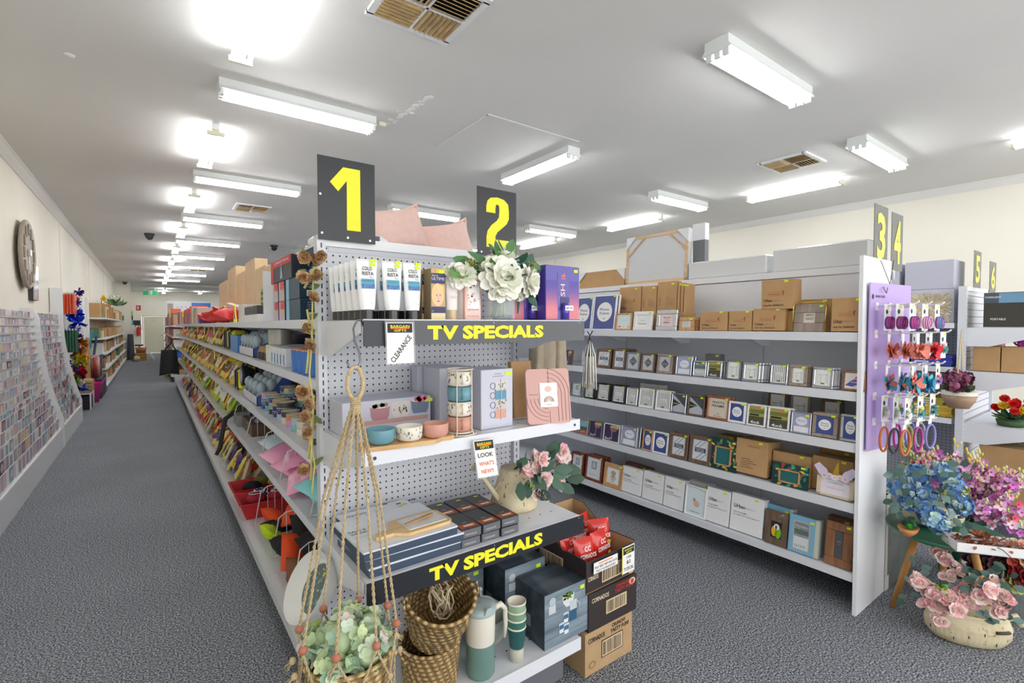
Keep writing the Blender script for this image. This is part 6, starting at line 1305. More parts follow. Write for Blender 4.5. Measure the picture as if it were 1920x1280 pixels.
# round green tray table
TX, TY, TZ, TR_ = 3.215, .675, .45, .235
GT = mat('2F6E55', .3, coat=.3); r = thing('tray_table', 'round green metal tray table on splayed wooden legs', 'table', (TX, TY, 0)); b = MB(); b.lathe([(.001, TZ-.014), (TR_-.012, TZ-.014), (TR_, TZ-.004), (TR_+.004, TZ+.010), (TR_, TZ+.010), (TR_-.01, TZ), (.001, TZ)], GT, 48); b.build('tray_top', r)
LW = wood('B07A3A', 'C8924E', 'z', 6)
for a in (1.95, 5.1, .2): b = MB(); b.tube([(.10*math.cos(a), .10*math.sin(a), TZ-.015), (.20*math.cos(a), .20*math.sin(a), 0)], [.017, .013], LW, 12); b.build('leg', r)
def oval_pot(name, label, x, y, z, rx, ry, h, rz, flute=True):
    r = thing(name, label, 'planter', (x, y, z), rz); b = MB(); nf = 44 if flute else 0
    b.lathe([(.001, 0), (.62, 0), (.80, .012), (.96, h*.30), (1.0, h*.55)], AGED, 132, sx=rx, sy=ry, flute=.012, nfl=nf); b.lathe([(1.0, h*.55), (1.0, h*.62), (.93, h*.80), (.90, h*.92), (.93, h), (.90, h), (.86, h*.86), (.85, h*.7), (.001, h*.7)], AGED, 44, sx=rx, sy=ry)
    for i in range(18): a = i*.35; zz = h*(.2+.14*(i % 3)); c = .94+.03*(i % 3); b.tube([(c*rx*math.cos(a), c*ry*math.sin(a), zz), (c*rx*math.cos(a)*1.01, c*ry*math.sin(a)*1.01, zz+h*.09)], .0018, DKM, 4)
    b.build('body', r); 
    for a in (-.9, 2.25): c = MB(); q = [((1.005)*rx*math.cos(a+t), (1.005)*ry*math.sin(a+t), h*.64) for t in (-.22, -.1, 0, .1, .22)]; c.tube([(p[0]*1.02, p[1]*1.02, p[2]) for p in q], .007, DKM, 6); c.build('handle', r)
    return r
# blue hydrangea planter on the table
px0, py0 = TX+.045, TY+.055; r = oval_pot('oval_planter', 'aged cream ribbed planter with blue artificial hydrangeas on the green tray', px0, py0, TZ+.011, .140, .085, .105, -.75)
iv = Matrix.Rotation(.75, 4, 'Z'); HB = [mat('8CB8E4', .6), mat('6A9AD4', .6), mat('A8D0E8', .6), mat('BEDCC8', .6), mat('5585C4', .6)]; WB = [mat('D3E2E6', .6), mat('BCD2D4', .6)]; EU = [mat('5C7A74', .6), mat('7C9A94', .6), mat('476660', .6)]
def RP(px_, py_, x): q = P(px_, py_, 'x', x)-Vector((px0, py0, TZ+.011)); return iv @ q
for px_, py_, x, rr in ((1690, 915, 3.16, .050), (1722, 890, 3.24, .050), (1772, 888, 3.26, .050), (1705, 940, 3.12, .040), (1740, 930, 3.10, .045), (1788, 918, 3.16, .050), (1748, 968, 3.05, .048), (1800, 945, 3.14, .045), (1725, 948, 3.07, .040), (1762, 985, 3.06, .034)):
    b = MB(); hydrangea(b, RP(px_, py_, x), rr, HB, 42, .021, .2, mat('C9D070')); b.build('flower', r)
b = MB()
for px_, py_, x in ((1705, 905, 3.05), (1722, 915, 3.04), (1710, 932, 3.03), (1738, 880, 3.12), (1752, 875, 3.14), (1745, 892, 3.08), (1790, 950, 3.02), (1782, 965, 3.02), (1800, 955, 3.05)):
    for k in range(7): a = k*2.4; petal(b, RP(px_, py_, x), (math.cos(a)*.5, math.sin(a)*.5, 1), (math.cos(a), math.sin(a), .2), .030, .022, rnd.choice(WB), -.2, .6)
b.build('rosebud', r); b = MB()
for i in range(60):
    q = RP(1672+rnd.random()*150, 870+rnd.random()*125, 3.0+rnd.random()*.16); leaf(b, q, (jit(1), jit(1), jit(.8)), .05, .034, rnd.choice(EU), .1, (jit(.6)-.6, -1, .3))
b.build('leaf', r); b = MB()
for px_, py_, x in ((1765, 930, 3.03), (1810, 920, 3.06)):
    for i in range(18): b.ball(tuple(RP(px_+jit(9), py_+jit(9), x+jit(.01))), .0055, mat('8E8F3A'), 5, 3)
b.build('berry', r)
# succulent bowl, open box with brown foliage
q = P(1703, 1003, 'z', TZ+.012); r = thing('succulent_bowl', 'terracotta half bowl with green succulents at the left rim of the tray', 'planter', (q.x, q.y, TZ+.011)); b = MB(); b.lathe([(.001, 0), (.02, 0), (.042, .020), (.052, .042), (.048, .042), (.001, .034)], mat('C98A52', .7), 28, sx=1.15, sy=.8); b.build('pot', r)
for cx_, cy_2, cc, s in ((-.03, -.01, '4FA83A', .030), (0, .01, '2F5A4A', .036), (.028, -.008, '3F9440', .032), (.01, -.02, '5A8A80', .026)):
    b = MB(); mt = mat(cc, .6)
    for i in range(34): a = i*2.4; e = i/34; petal(b, (cx_, cy_2, .040), (math.cos(a)*(1-e*.7), math.sin(a)*(1-e*.7), .25+e*1.4), (0, 0, 1), s, .011, mt, .1, .3)
    b.build('succulent', r)
q = P(1800, 1016, 'z', TZ+.012); r = thing('foliage_carton', 'open white carton full of brown artificial foliage at the front of the tray', 'box', (3.075, .505, TZ+.011), -.95, None); b = MB(); WC_ = mat('EDEEF0', .5)
for a in ((0, 0, 0, .26, .003, .042), (0, .13, 0, .26, .133, .042), (0, 0, 0, .003, .133, .042), (.257, 0, 0, .26, .133, .042), (0, 0, 0, .26, .133, .003)): b.box(a[0]-.13, a[1]-.065, a[2], a[3]-.13, a[4]-.065, a[5], WC_)
b.build('carton', r); b = MB(); BRN = [mat('8A4A2E', .8), mat('6E3A26', .8), mat('A8623E', .8)]
for i in range(110): leaf(b, (jit(.115), jit(.05), .030+rnd.random()*.012), (jit(1), jit(1), jit(.5)), .035+rnd.random()*.02, .014, rnd.choice(BRN), .1)
for i in range(14): a = i*.45; petal(b, (-.02, -.01, .05), (math.cos(a), math.sin(a), .5), (0, 0, 1), .05, .02, BRN[i % 3], .2, .3)
b.tube([(.0, -.04, .045), (.03, -.08, .035), (.05, -.095, .012)], .002, BRN[1], 4); b.build('foliage', r)
# bunch of pink orchids standing behind the table
ox, oy = 3.90, .74; r = thing('orchid_bunch', 'large bunch of pink and lilac artificial orchids behind the tray table', 'flowers', (ox, oy, 0)); b = MB(); b.lathe([(.001, 0), (.10, 0), (.13, .34), (.125, .34), (.095, .01), (.001, .01)], mat('1F5E48', .4), 28); b.build('bucket', r)
OC = [mat('DBA0D8', .6), mat('C874C8', .6), mat('F0C4DC', .6), mat('E0507A', .6), mat('F2D8E4', .6), mat('C98AC9', .6)]; OT = [mat('DCE0A8', .6), mat('E8C860', .6)]; st = MB()
for k in range(48):
    t = k/47; tx, ty = 1692+t*245, (850 if t < .6 else 850+(t-.6)*130)+rnd.uniform(-22, 22)+(85 if k % 4 == 0 and t > .4 else 0)+(42 if k % 4 == 1 and t > .3 else 0)
    tip = P(min(tx, 1950), ty, 'x', 3.78+jit(.16))-Vector((ox, oy, 0)); tip.y = max(-.5, min(.34, tip.y)); b0 = Vector((jit(.05), jit(.05), .33)); mid = (b0+tip)/2+Vector((0, 0, .06)); st.tube([b0, mid, tip], .003, mat('6E8A4A'), 4)
    b = MB()
    for i in range(15):
        s = .30+.70*i/15; p0 = b0*(1-s)**2+mid*2*s*(1-s)+tip*s*s+Vector((jit(.03), jit(.03), jit(.025)))
        if i > 12:
            for q_ in range(3): b.ball(tuple(p0+Vector((jit(.012), jit(.012), .01*q_))), .006, rnd.choice(OT), 5, 3, 1.8)
        else:
            d = Vector((-.6+jit(.6), -.8+jit(.5), jit(.6))).normalized(); u = d.orthogonal().normalized(); v_ = d.cross(u); m1 = rnd.choice(OC)
            for a in range(5): petal(b, p0, u*math.cos(a*1.257)+v_*math.sin(a*1.257)+d*.2, d, .026, .019, m1, .2, .8)
            b.ball(tuple(p0+d*.005), .005, OC[3], 5, 3)
    b.build('flower_spray', r)
st.build('stem', r)
# oval planter on the floor with pink blossoms
fx, fy = 3.085, .555; r = oval_pot('oval_planter', 'aged cream ribbed planter with pink artificial flowers on the carpet', fx, fy, 0, .165, .085, .155, -1.0)
iv2 = Matrix.Rotation(1.0, 4, 'Z')
def FP(px_, py_, x): return iv2 @ (P(px_, py_, 'x', x)-Vector((fx, fy, 0)))
PP = [mat('FBEAE4', .6), mat('FDF5F0', .6), mat('FAD6DA', .6), mat('FBE2D8', .6), mat('F7B8C4', .6)]
for px_, py_, x, rr in ((1775, 1050, 3.12, .055), (1722, 1092, 2.98, .055), (1760, 1125, 2.94, .060), (1785, 1140, 2.92, .05), (1740, 1130, 2.95, .045), (1810, 1120, 3.0, .040), (1848, 1112, 3.02, .055), (1878, 1125, 3.03, .045), (1775, 1075, 3.05, .035), (1870, 1145, 3.0, .035), (1735, 1105, 2.95, .05), (1800, 1100, 3.02, .04), (1825, 1130, 3.0, .045), (1855, 1090, 3.08, .04), (1790, 1065, 3.08, .035), (1760, 1160, 2.92, .035), (1830, 1095, 3.05, .035)):
    b = MB(); q = FP(px_, py_, x)
    for i in range(4): peony(b, q+Vector((jit(rr*.5), jit(rr*.5), jit(rr*.5))), rr*.72, PP, (jit(.7), -.7+jit(.6), .6), 3)
    b.build('flower', r)
b = MB()
for i in range(70):
    px_, py_ = rnd.uniform(1715, 1905), rnd.uniform(1060, 1165); q = FP(px_, py_, 2.98+rnd.random()*.14); leaf(b, q, (jit(1), jit(1), jit(.7)), .05, .032, rnd.choice(EU+[mat('3C5A4E', .6)]), .1, (jit(.6), -1, .4))
for px_, py_, x, x2, y2 in ((1715, 1060, 3.1, 1708, 1040), (1715, 1095, 3.05, 1688, 1075), (1700, 1115, 3.02, 1690, 1120), (1700, 1130, 3.0, 1682, 1128)): q = FP(px_, py_, x); d = FP(x2, y2, x)-q; leaf(b, q, d, .05, .03, rnd.choice(EU), .1, (0, -1, .3))
b.build('leaf', r); b = MB()
for i in range(40): b.ball(tuple(FP(1760+jit(16), 1106+jit(9), 2.94+jit(.02))), .007, mat('6FA82E'), 5, 3)
b.build('berry', r)
for i, (px_, py_) in enumerate(((1895, 1150),)):
    b = MB(); b.tube([(.14, .02, .12), (.19, .03, .14), (.21, .03, .10)], .016, AGED, 8); b.build('spout', r)
# galvanised tub with maroon flowers
gx, gy2 = 3.56, .525; r = thing('galvanised_tub', 'ribbed galvanised tub of maroon artificial flowers at the right edge', 'planter', (gx, gy2, 0)); b = MB(); GAL = mat('8B918E', .35, .6, noise=.15, scale=20); b.lathe([(.001, 0), (.125, 0), (.13, .02), (.145, .19)], GAL, 120, flute=.010, nfl=40); b.lathe([(.145, .19), (.155, .205), (.152, .215), (.142, .20), (.001, .15)], GAL, 40); b.build('tub', r)
MR = [mat('4A2A34', .7), mat('5E3440', .7), mat('3A2028', .7), mat('6E4450', .7)]; MG = [mat('C9B87A', .7), mat('A8B060', .7), mat('8E3A3A', .7)]
def GP_(px_, py_, x): return P(px_, py_, 'x', x)-Vector((gx, gy2, 0))
for px_, py_, x, rr, mm in ((1840, 1050, 3.46, .06, MR), (1868, 1042, 3.50, .06, MR), (1895, 1048, 3.5, .055, MR), (1850, 1068, 3.43, .05, MR), (1880, 1065, 3.44, .055, MR), (1918, 1040, 3.46, .055, [mat('D8A890', .7), mat('C0503C', .7), mat('E0C898', .7)]), (1900, 1085, 3.42, .045, MG), (1918, 1075, 3.42, .04, [mat('9A1F2E', .6), mat('7A1626', .6)])):
    b = MB(); peony(b, GP_(px_, py_, x), rr, mm, (-.6, -.6, .6), 5); peony(b, GP_(px_+4, py_+5, x-.02), rr*.7, mm, (-.5, -.8, .3), 4); b.build('flower', r)
b = MB()
for i in range(26): leaf(b, GP_(rnd.uniform(1835, 1915), rnd.uniform(1065, 1100), 3.45+jit(.05)), (jit(1), jit(1), jit(.5)), .06, .035, rnd.choice([mat('5E8A3A', .6), mat('3E6A3A', .6)]), .1, (0, -1, .5))
b.build('leaf', r)
# ---------------------------------------------------------------- goods on the right run
SHG = [mat('E6DCC2', .9), mat('D6C9A8', .9), mat('F0E8D4', .9)]
def shag(r, w_, h):
    b = MB(); b.rect((.03, 0, .01), X_, Z_, w_-.06, h-.05, SHG[0], .001)
    for i in range(420):
        x, z = rnd.uniform(.035, w_-.035), rnd.uniform(.02, h-.05); dx, dz = x-w_/2, z-h/2; l = math.hypot(dx, dz)+.01; petal(b, (x, -.001, z), (dx/l, -.25, dz/l), (0, -1, 0), .035, .008, SHG[i % 3], .2, .5)
    b.build('shag_picture', r)
for k, (ya, yb, lb) in enumerate(((.955, 1.255, 'right'), (1.275, 1.56, 'left'))):
    r = cartonx('cushion_box', 'lilac grey box with cream shag cushion showing, %s of the two, right run' % lb, 'box', CX+.04, ya, yb, 1.509, .245, .3, mat('C4C3CF', .5), None, 'shag cushion boxes'); shag(r, yb-ya, .245)
    cartonx('cushion_box', 'plain lilac grey box stacked on the %s shag cushion box, right run' % lb, 'box', CX+.06, ya+.01, yb-.005, 1.757, .21, .3, mat('BDBECD', .5), (lambda c, w_, h: price(c, (w_-.05, 0, h-.04), w_=.03, h=.014)) if k else None, 'shag cushion boxes')
def books(y0, y1, z, n, cols, nm, grp, th=.016):
    for i in range(n):
        mt = mat(cols[i % len(cols)], .5); b = MB(); w_ = y1-y0; b.box(0, 0, 0, w_, .2, th, mt); b.rect((.02, 0, th*.3), X_, Z_, w_*.35, th*.4, PAPER, .0008); b.oval((w_*.65, 0, th*.5), X_, Z_, th*.6, th*.35, PAPER, .0008, 6)
        solo(b, 'colouring_book', '%s, %s from the bottom of its pile' % (nm, nth(i+1)), 'book', grp, (CX+.05+jit(.006), y1+jit(.006), z+i*(th+.0008)), FD)
books(.96, 1.20, 1.194, 4, ['2F3FA8', '3848B8'], 'blue book lying on the middle right shelf', 'blue books on the right run', .019); books(1.21, 1.40, 1.194, 3, ['2F7A3A', '3A8A46'], 'green book lying on the middle right shelf', 'green books on the right run')
books(.95, 1.20, .824, 4, ['D8B838', 'E0C048'], 'yellow book lying on the lower right shelf', 'yellow books on the right run', .02); books(1.0, 1.15, .908, 3, ['B8A830', 'C0B040'], 'olive yellow book on top of the yellow pile', 'olive books on the right run'); books(1.21, 1.36, .824, 4, ['D89828', 'C8B030', 'B8402E'], 'orange book lying on the lower right shelf', 'orange books on the right run')
cartonx('worklight_box', 'black and blue boxed work light on the top right end shelf', 'box', CX+.04, .50, .80, 1.4785, .235, .3, mat('3B3A33', .5), lambda c, w_, h: (c.rect((0, 0, h*.70), X_, Z_, w_, h*.30, mat('4A5560'), .0006), c.rect((w_*.25, 0, h*.70), X_, Z_, w_*.4, h*.28, mat('6E9AB8'), .001), c.text('PORTABLE', (w_*.12, 0, h*.20), X_, Z_, .014, PAPER, .075, .01, .0012), c.text('WORKLIGHT', (w_*.02, 0, h*.84), X_, Z_, .012, PAPER, .08, .01, .0014), c.rect((w_*.7, 0, h*.22), X_, Z_, w_*.2, h*.46, INK, .0014), [c.rect((w_*.73, 0, h*(.30+.12*i)), X_, Z_, w_*.14, h*.06, mat('E8E6B0'), .002) for i in range(3)]))
for k, (a, b_) in enumerate(((.712, .850), (.572, .706))): cartonx('kraft_box', 'small square kraft box on the second right end shelf, %s one' % ('left', 'right')[k], 'box', CX+.05, a, b_, 1.1735, .170, .2, KRAFT, None, 'kraft boxes on the right end shelf')
r = thing('flower_basket', 'red and yellow artificial flowers on the third right end shelf', 'flowers', (CX+.14, .66, .8035)); b = MB(); b.lathe([(.001, 0), (.07, 0), (.08, .04), (.001, .035)], mat('3A5A32', .7), 20); b.build('base', r); b = MB()
for i in range(16): peony(b, (jit(.06), jit(.09), .09+rnd.random()*.09), .03, [mat('D81E24', .6), mat('E83A2E', .6)] if i % 5 else [mat('E8C82A', .6)], (-.7, -.3, .5), 3)
b.build('flower', r); b = MB()
for i in range(24): leaf(b, (0, 0, .04), (jit(1), jit(1), .5), .11, .03, rnd.choice((mat('2F5A30', .6), mat('4A7A3A', .6))), .2)
b.build('leaf', r)
r = thing('flower_basket', 'magenta and coral artificial flowers behind the kraft boxes', 'flowers', (CX+.36, .70, 1.1735)); b = MB(); b.lathe([(.001, 0), (.06, 0), (.07, .14), (.001, .13)], mat('8A6A48', .7), 16); b.build('pot', r); b = MB()
for i in range(10): hydrangea(b, (jit(.08), jit(.16), .20+jit(.03)), .035, [mat('A83AA8', .6)] if i % 2 else [mat('E88A70', .6)], 14, .018)
b.build('flower', r)
cartonx('plant_carton', 'open kraft carton of green plants on the lowest right end shelf', 'carton', CX+.04, .48, .80, .2035, .46, .3, KRAFT); r = thing('potted_greenery', 'green leafy plants with red bud standing in the lowest kraft carton', 'plant', (CX+.18, .66, .668)); b = MB()
for i in range(50): leaf(b, (jit(.08), jit(.12), .01), (jit(1), jit(1), .9), .10, .03, rnd.choice((mat('3A6A38', .6), mat('4E8A48', .6), mat('2A4A2C', .6))), .25)
b.build('leaf', r)
# small hanging planter before the right run
hx_, hz = 4.42, 0; q = P(1798, 745, 'x', hx_); r = thing('hanging_planter', 'small bowl planter with maroon flowers hanging on jute before the right run', 'planter', (q.x, q.y, q.z-.04)); b = MB()
b.lathe([(.001, -.03), (.055, -.03), (.085, .02), (.095, .06), (.001, .05)], mat('A58A70', .5), 28); b.lathe([(.096, .06), (.092, .085), (.001, .08)], mat('E3DDD0', .5), 28); b.build('bowl', r); b = MB()
for sx2 in (-.09, .09): b.tube([(sx2, 0, .05), (.02, .0, .50)], .0045, JU, 5)
b.build('rope', r); b = MB()
for c in ((-.12, 0, .13), (-.08, .02, .17), (.10, 0, .12), (.06, -.02, .17), (0, .03, .19), (.13, 0, .15)): hydrangea(b, c, .038, [mat('8A4A66', .7), mat('6E3A54', .7)], 22, .02)
b.build('flower', r); b = MB()
for i in range(36): leaf(b, (jit(.07), jit(.05), .08), (jit(1), jit(1), .7), .08, .035, rnd.choice((mat('3A4A30', .6), mat('55603A', .6))), .2)
b.build('leaf', r)
# ---------------------------------------------------------------- near goods on the long run (left face)
XA = AX0+.03; Z0, Z1_, Z2_, Z3_ = 1.521, 1.286, .976, .691; ZBS = .166
def bx(name, label, cat, y0, y1, z, h, c, x=XA, d=.2, dec=None, rx=0, group=None):
    """box standing on a shelf, its front to the aisle; y0 nearer, y1 farther"""
    mt = mat(c, .45) if isinstance(c, str) else c; r = thing(name, label, cat, (x, y1, z), FD, group, rx); b = MB(); w_ = y1-y0; b.rbox(0, 0, 0, w_, d, h, mt, .002); b.build('carton', r)
    c_ = MB()
    if dec: dec(c_, w_, h)
    else: price(c_, (w_*.6, 0, h*.8))
    c_.build('print', r); return r
def sidep(c, w_, d, h, mt): c.rect((w_, 0, .005), Y_, Z_, d-.01, h-.01, mt, .001)
def dlight(c, w_, h):
    c.rect((0, 0, h*.68), X_, Z_, w_, h*.32, RED, .001); c.rect((0, 0, 0), X_, Z_, w_*.16, h, RED, .0012); c.text('CHRISTMAS', (w_*.2, 0, h*.82), X_, Z_, h*.1, PAPER, w_*.7, .01, .002); c.poly([(-.03, 0), (0, .08), (.03, 0)], (w_*.55, 0, h*.12), X_, Z_, mat('9AB0E0'), .0016)
    c.rect((w_, .01, h*.05), Y_, Z_, .16, h*.9, mat('20283A'), .001); c.poly([(-.05, 0), (-.02, .03), (0, .065), (.02, .03), (.05, 0)], (w_, .10, h*.15), Y_, Z_, mat('4A6AE0'), .002)
def dnavy(c, w_, h):
    c.rect((w_*.0, 0, 0), X_, Z_, w_*.25, h, mat('8FC4E0'), .001); c.rect((w_, 0, h*.04), Y_, Z_, .18, h*.9, mat('1E3A4A'), .001); c.rect((w_, .03, h*.1), Y_, Z_, .05, h*.28, PAPER, .002); [c.rect((w_, .03, h*(.5+.1*i)), Y_, Z_, .12, .004, mat('8AA0A8'), .002) for i in range(4)]
bx('light_set_box', 'navy and pale blue light set box, lower one by the paper roses', 'box', 2.34, 2.62, Z0, .10, '24485C', dec=dnavy); bx('light_set_box', 'navy and pale blue light set box, upper one by the paper roses', 'box', 2.35, 2.62, Z0+.101, .10, '24485C', dec=dnavy)
bx('light_set_box', 'red topped navy light set box on top of the stack', 'box', 2.50, 2.98, Z0+.203, .115, '2A3038', d=.25, dec=dlight); bx('light_set_box', 'royal blue light box at the near end of the top shelf', 'box', 2.0, 2.30, Z0, .20, '2440A8', x=XA+.06)
for k in range(4): bx('light_set_box', 'red and lilac narrow box, %s of four in the stack' % nth(k+1), 'box', 2.66+.15*(k % 2), 2.79+.15*(k % 2), Z0+.101*(k//2), .099, 'C9B8C4', dec=lambda c, w_, h: (c.rect((w_*.3, 0, h*.6), X_, Z_, w_*.7, h*.4, mat('D8424A'), .001), c.rect((w_, 0, 0), Y_, Z_, .15, h, mat('2A3848'), .001), price(c, (w_*.5, 0, h*.4), w_=.02, h=.02)))
m = MB(); m.box(0, 0, 0, .30, .008, .30, mat('E6E8EA', .3)); solo(m, 'divider_board', 'thin white panel standing upright on the top shelf left of the light boxes', 'panel', None, (XA, 3.22, Z0), .12)
bx('scale_box', 'black box of scales on its white lid, top shelf', 'box', 3.42, 3.98, Z0, .05, 'E6E6E4', d=.25); bx('scale_box', 'black kitchen scale box lying on the white box, top shelf', 'box', 3.45, 3.96, Z0+.051, .055, '3A3D3C', d=.25); bx('scale_box', 'white and grey box standing left of the scales', 'box', 4.0, 4.25, Z0, .13, 'DCDCD4', d=.25)
for k in range(3): bx('green_stripe_box', 'black box with lime bands, %s from the right, top shelf' % nth(k+1), 'box', 3.32+.17*k, 3.45+.17*k, Z0+.107, .12, '2E3230', x=XA+.08, dec=lambda c, w_, h: [c.rect((0, 0, h*q), X_, Z_, w_, h*.10, mat('9AC83A'), .001) for q in (.25, .55, .85)])
KL = mat('D9BD98', .8, noise=.06, scale=10)
for k, (pa, pb, pt) in enumerate(((500, 521, 494), (480, 499, 500), (461, 479, 488), (444, 460, 511), (428, 443, 502), (411, 427, 528))):
    xk_ = .80; ya, yb = P(pa, 560, 'x', xk_).y, P(pb, 560, 'x', xk_).y; bx('kraft_mailer', 'tall pale kraft carton at the back of the top shelf, %s from the near side' % nth(k+1), 'carton', min(ya, yb)+.005, max(ya, yb)-.005, Z0, P((pa+pb)/2, pt, 'x', xk_).z-Z0, KL, x=xk_, d=.11, group='pale kraft cartons on the top shelf', dec=lambda c, w_, h: c.rect((w_*.5, 0, h*.15), X_, Z_, .004, h*.4, mat('8A6A48', .7), .001))
b = MB(); b.prism([(0, 0), (.16, 0), (.08, .15)], YEL, .006, 'xz'); b.prism([(.05, .03), (.11, .03), (.08, .10)], mat('4A4A8A'), .007, 'xz', -.0005); solo(b, 'warning_sign', 'small yellow warning sign on the top shelf left of the scales', 'sign', None, (XA, 4.55, Z0), FD)
# second shelf
SKY = mat('4F8FD0', .4)
for k in range(6): bx('blue_carton', 'tall pale and royal blue carton, %s from the near end of the second shelf' % nth(k+1), 'box', 2.0+.105*k, 2.095+.105*k, Z1_, .15 if k > 2 else .125, 'BCD3EA', x=XA+.085, d=.15, dec=lambda c, w_, h: (c.rect((0, 0, 0), X_, Z_, w_, h*.45, mat('2A56A8'), .001), c.oval((w_*.4, 0, h*.6), X_, Z_, w_*.25, h*.14, mat('D8A890'), .0016, 8), price(c, (w_*.4, 0, h*.72), w_=.02, h=.02)), group='blue cartons on the second shelf')
for k in range(4):
    b = MB(); b.cyl((0, 0, 0), .03, .10, mat('3F78C8', .3), 16, .036); b.cyl((0, 0, .10), .037, .008, mat('C98A70'), 16); solo(b, 'blue_tub', 'round blue tub, %s from the near end of the second shelf front' % nth(k+1), 'tub', 'blue tubs on the second shelf', (XA+.01, 2.12+.1*k, Z1_), 0); 
for k in range(5): bx('white_candle_box', 'small white and blue boxed item, %s of the row by the tin' % nth(k+1), 'box', 2.66+.075*k, 2.73+.075*k, Z1_, .095, 'E4E6EC', dec=lambda c, w_, h: c.rect((w_*.2, 0, h*.1), X_, Z_, w_*.4, h*.55, mat('6E9AC8'), .001), group='small white boxes on the second shelf')
bx('white_box', 'white box under the grey tin on the second shelf', 'box', 3.05, 3.18, Z1_, .10, 'E8E8E6'); b = MB(); b.cyl((0, 0, 0), .062, .085, mat('B8B6AE', .35, .3), 28); b.cyl((0, 0, .085), .064, .006, mat('8A8A84', .3, .5), 28); solo(b, 'grey_tin', 'round grey tin on a white box on the second shelf', 'tin', None, (XA+.065, 3.11, Z1_+.101))
for k in range(9): b = MB(); b.M = T(rx=-.35); b.box(0, 0, 0, .05, .012, .165+.02*(k % 3), mat(('9A9A94', '5A5C5E', 'C4C4BC')[k % 3], .3, .3)); solo(b, 'utensil_pack', 'grey utensil pack leaning behind the tin, %s from the near side' % nth(k+1), 'utensil', 'utensil packs on the second shelf', (XA+.20, 2.55+.075*k, Z1_+.006), FD)
for k in range(3): b = MB(); b.lathe([(.001, 0), (.045, 0), (.05, .05), (.04, .08), (.001, .085)], mat('A88458', .5), 18); b.box(-.05, -.045, 0, .05, .045, .045, mat('3A3230', .6)); solo(b, 'brown_jar', 'brown topped jar beside the blue display tray, %s' % nth(k+1), 'jar', 'brown jars on the second shelf', (XA+.06, 3.28+.11*k, Z1_))
def display(z, y0, y1, lab, n=5):
    r = thing('display_tray', lab, 'display box', (XA, y1, z), FD); w_ = y1-y0; b = MB(); BL2 = mat('3C5CA8', .45); b.prism([(0, 0), (.22, 0), (.22, .195), (.15, .17), (.10, .10), (0, .06)], BL2, .006, 'yz', w_-.006); b.prism([(0, 0), (.22, 0), (.22, .195), (.15, .17), (.10, .10), (0, .06)], BL2, .006, 'yz', 0); b.box(0, 0, 0, w_, .005, .06, mat('D8D8E4', .5)); b.box(0, .215, 0, w_, .22, .195, BL2); b.box(0, 0, 0, w_, .22, .004, BL2); b.text('WINGS', (w_, .04, .03), Y_, Z_, .018, PAPER, .1, .01, .001); b.build('tray', r)
    k = 0
    for i in range(n):
        for j in range(3):
            k += 1; c = MB(); c.lathe([(.001, 0), (.024, 0), (.024, .085), (.03, .10), (.026, .125), (.012, .14), (.001, .145)], mat('AFC0CC', .4), 12); c.rect((-.02, -.0245, .01), X_, Z_, .04, .06, mat('DCC8D4', .5), .001)
            q = Matrix.Translation((XA, y1, z)) @ Matrix.Rotation(FD, 4, 'Z') @ Vector((.04+i*(w_-.08)/(n-1), .035+.06*j, .006+.02*j)); solo(c, 'grey_bottle', 'pale blue grey capped bottle, %s in the %s display tray' % (nth(k), 'upper' if z > 1.1 else 'lower'), 'bottle', 'bottles in the %s display tray' % ('upper' if z > 1.1 else 'lower'), tuple(q), FD)
display(Z1_, 3.62, 4.25, 'blue cardboard display tray of grey bottles, second shelf'); display(Z2_, 3.52, 4.10, 'blue cardboard display tray of grey bottles, third shelf', 4)
bx('light_blue_box', 'sky blue box between the display tray and the torch, second shelf', 'box', 4.35, 4.75, Z1_, .135, SKY)
def torch(x, y, z, lab):
    r = thing('lantern_torch', lab, 'torch', (x, y, z), FD); b = MB(); b.rbox(-.05, .02, 0, .05, .10, .10, BLKF, .008); b.M = T(0, 0, .13, rx=pi/2); b.lathe([(.05, -.08), (.075, -.02), (.082, 0), (.078, .012), (.070, .012)], BLKF, 24); b.build('body', r); c = MB(); c.M = T(0, 0, .13, rx=pi/2); c.lathe([(.001, .002), (.03, .004), (.068, .011)], CHRO, 24); c.build('lens', r); h_ = MB(); h_.tube([(0, .02, .20), (0, .05, .235), (0, .10, .22), (0, .10, .12)], .012, BLKF, 8); h_.build('handle', r)
torch(XA+.03, 4.33, Z2_, 'black lantern torch with chrome lens on the third shelf')
for z, ys, tn in ((Z1_, (4.86, 5.02, 5.18, 5.34), 'second'), (Z2_, (4.52, 4.66), 'third')):
    for k, y in enumerate(ys): b = MB(); b.rbox(-.06, 0, 0, .06, .12, .17, YEL if k % 2 == 0 else mat('2A2C30', .4), .02); b.rbox(-.025, -.006, 0, .025, 0, .15, BLKF, .002); b.tube([(-.04, .06, .165), (-.02, .06, .20), (.02, .06, .20), (.04, .06, .165)], .008, BLKF, 6); solo(b, 'yellow_torch', '%s torch on the %s shelf, %s from the near side' % (('yellow', 'black')[k % 2], tn, nth(k+1)), 'torch', None, (XA+.02, y, z), FD)
YT = mat('D9B820', .5)
for k in range(14): b = MB(); b.prism([(-.04, 0), (.04, 0), (.045, .06), (.02, .08), (.015, .15), (-.015, .15), (-.02, .08), (-.045, .06)], YT, .02, 'xz'); solo(b, 'yellow_glove', 'yellow rubber glove shape, %s along the row behind the bottles' % nth(k+1), 'glove', 'yellow gloves behind the bottles', (XA+.27+.03*(k % 2), 3.55+.1*k, Z2_+.06*0+.0), FD+jit(.2))
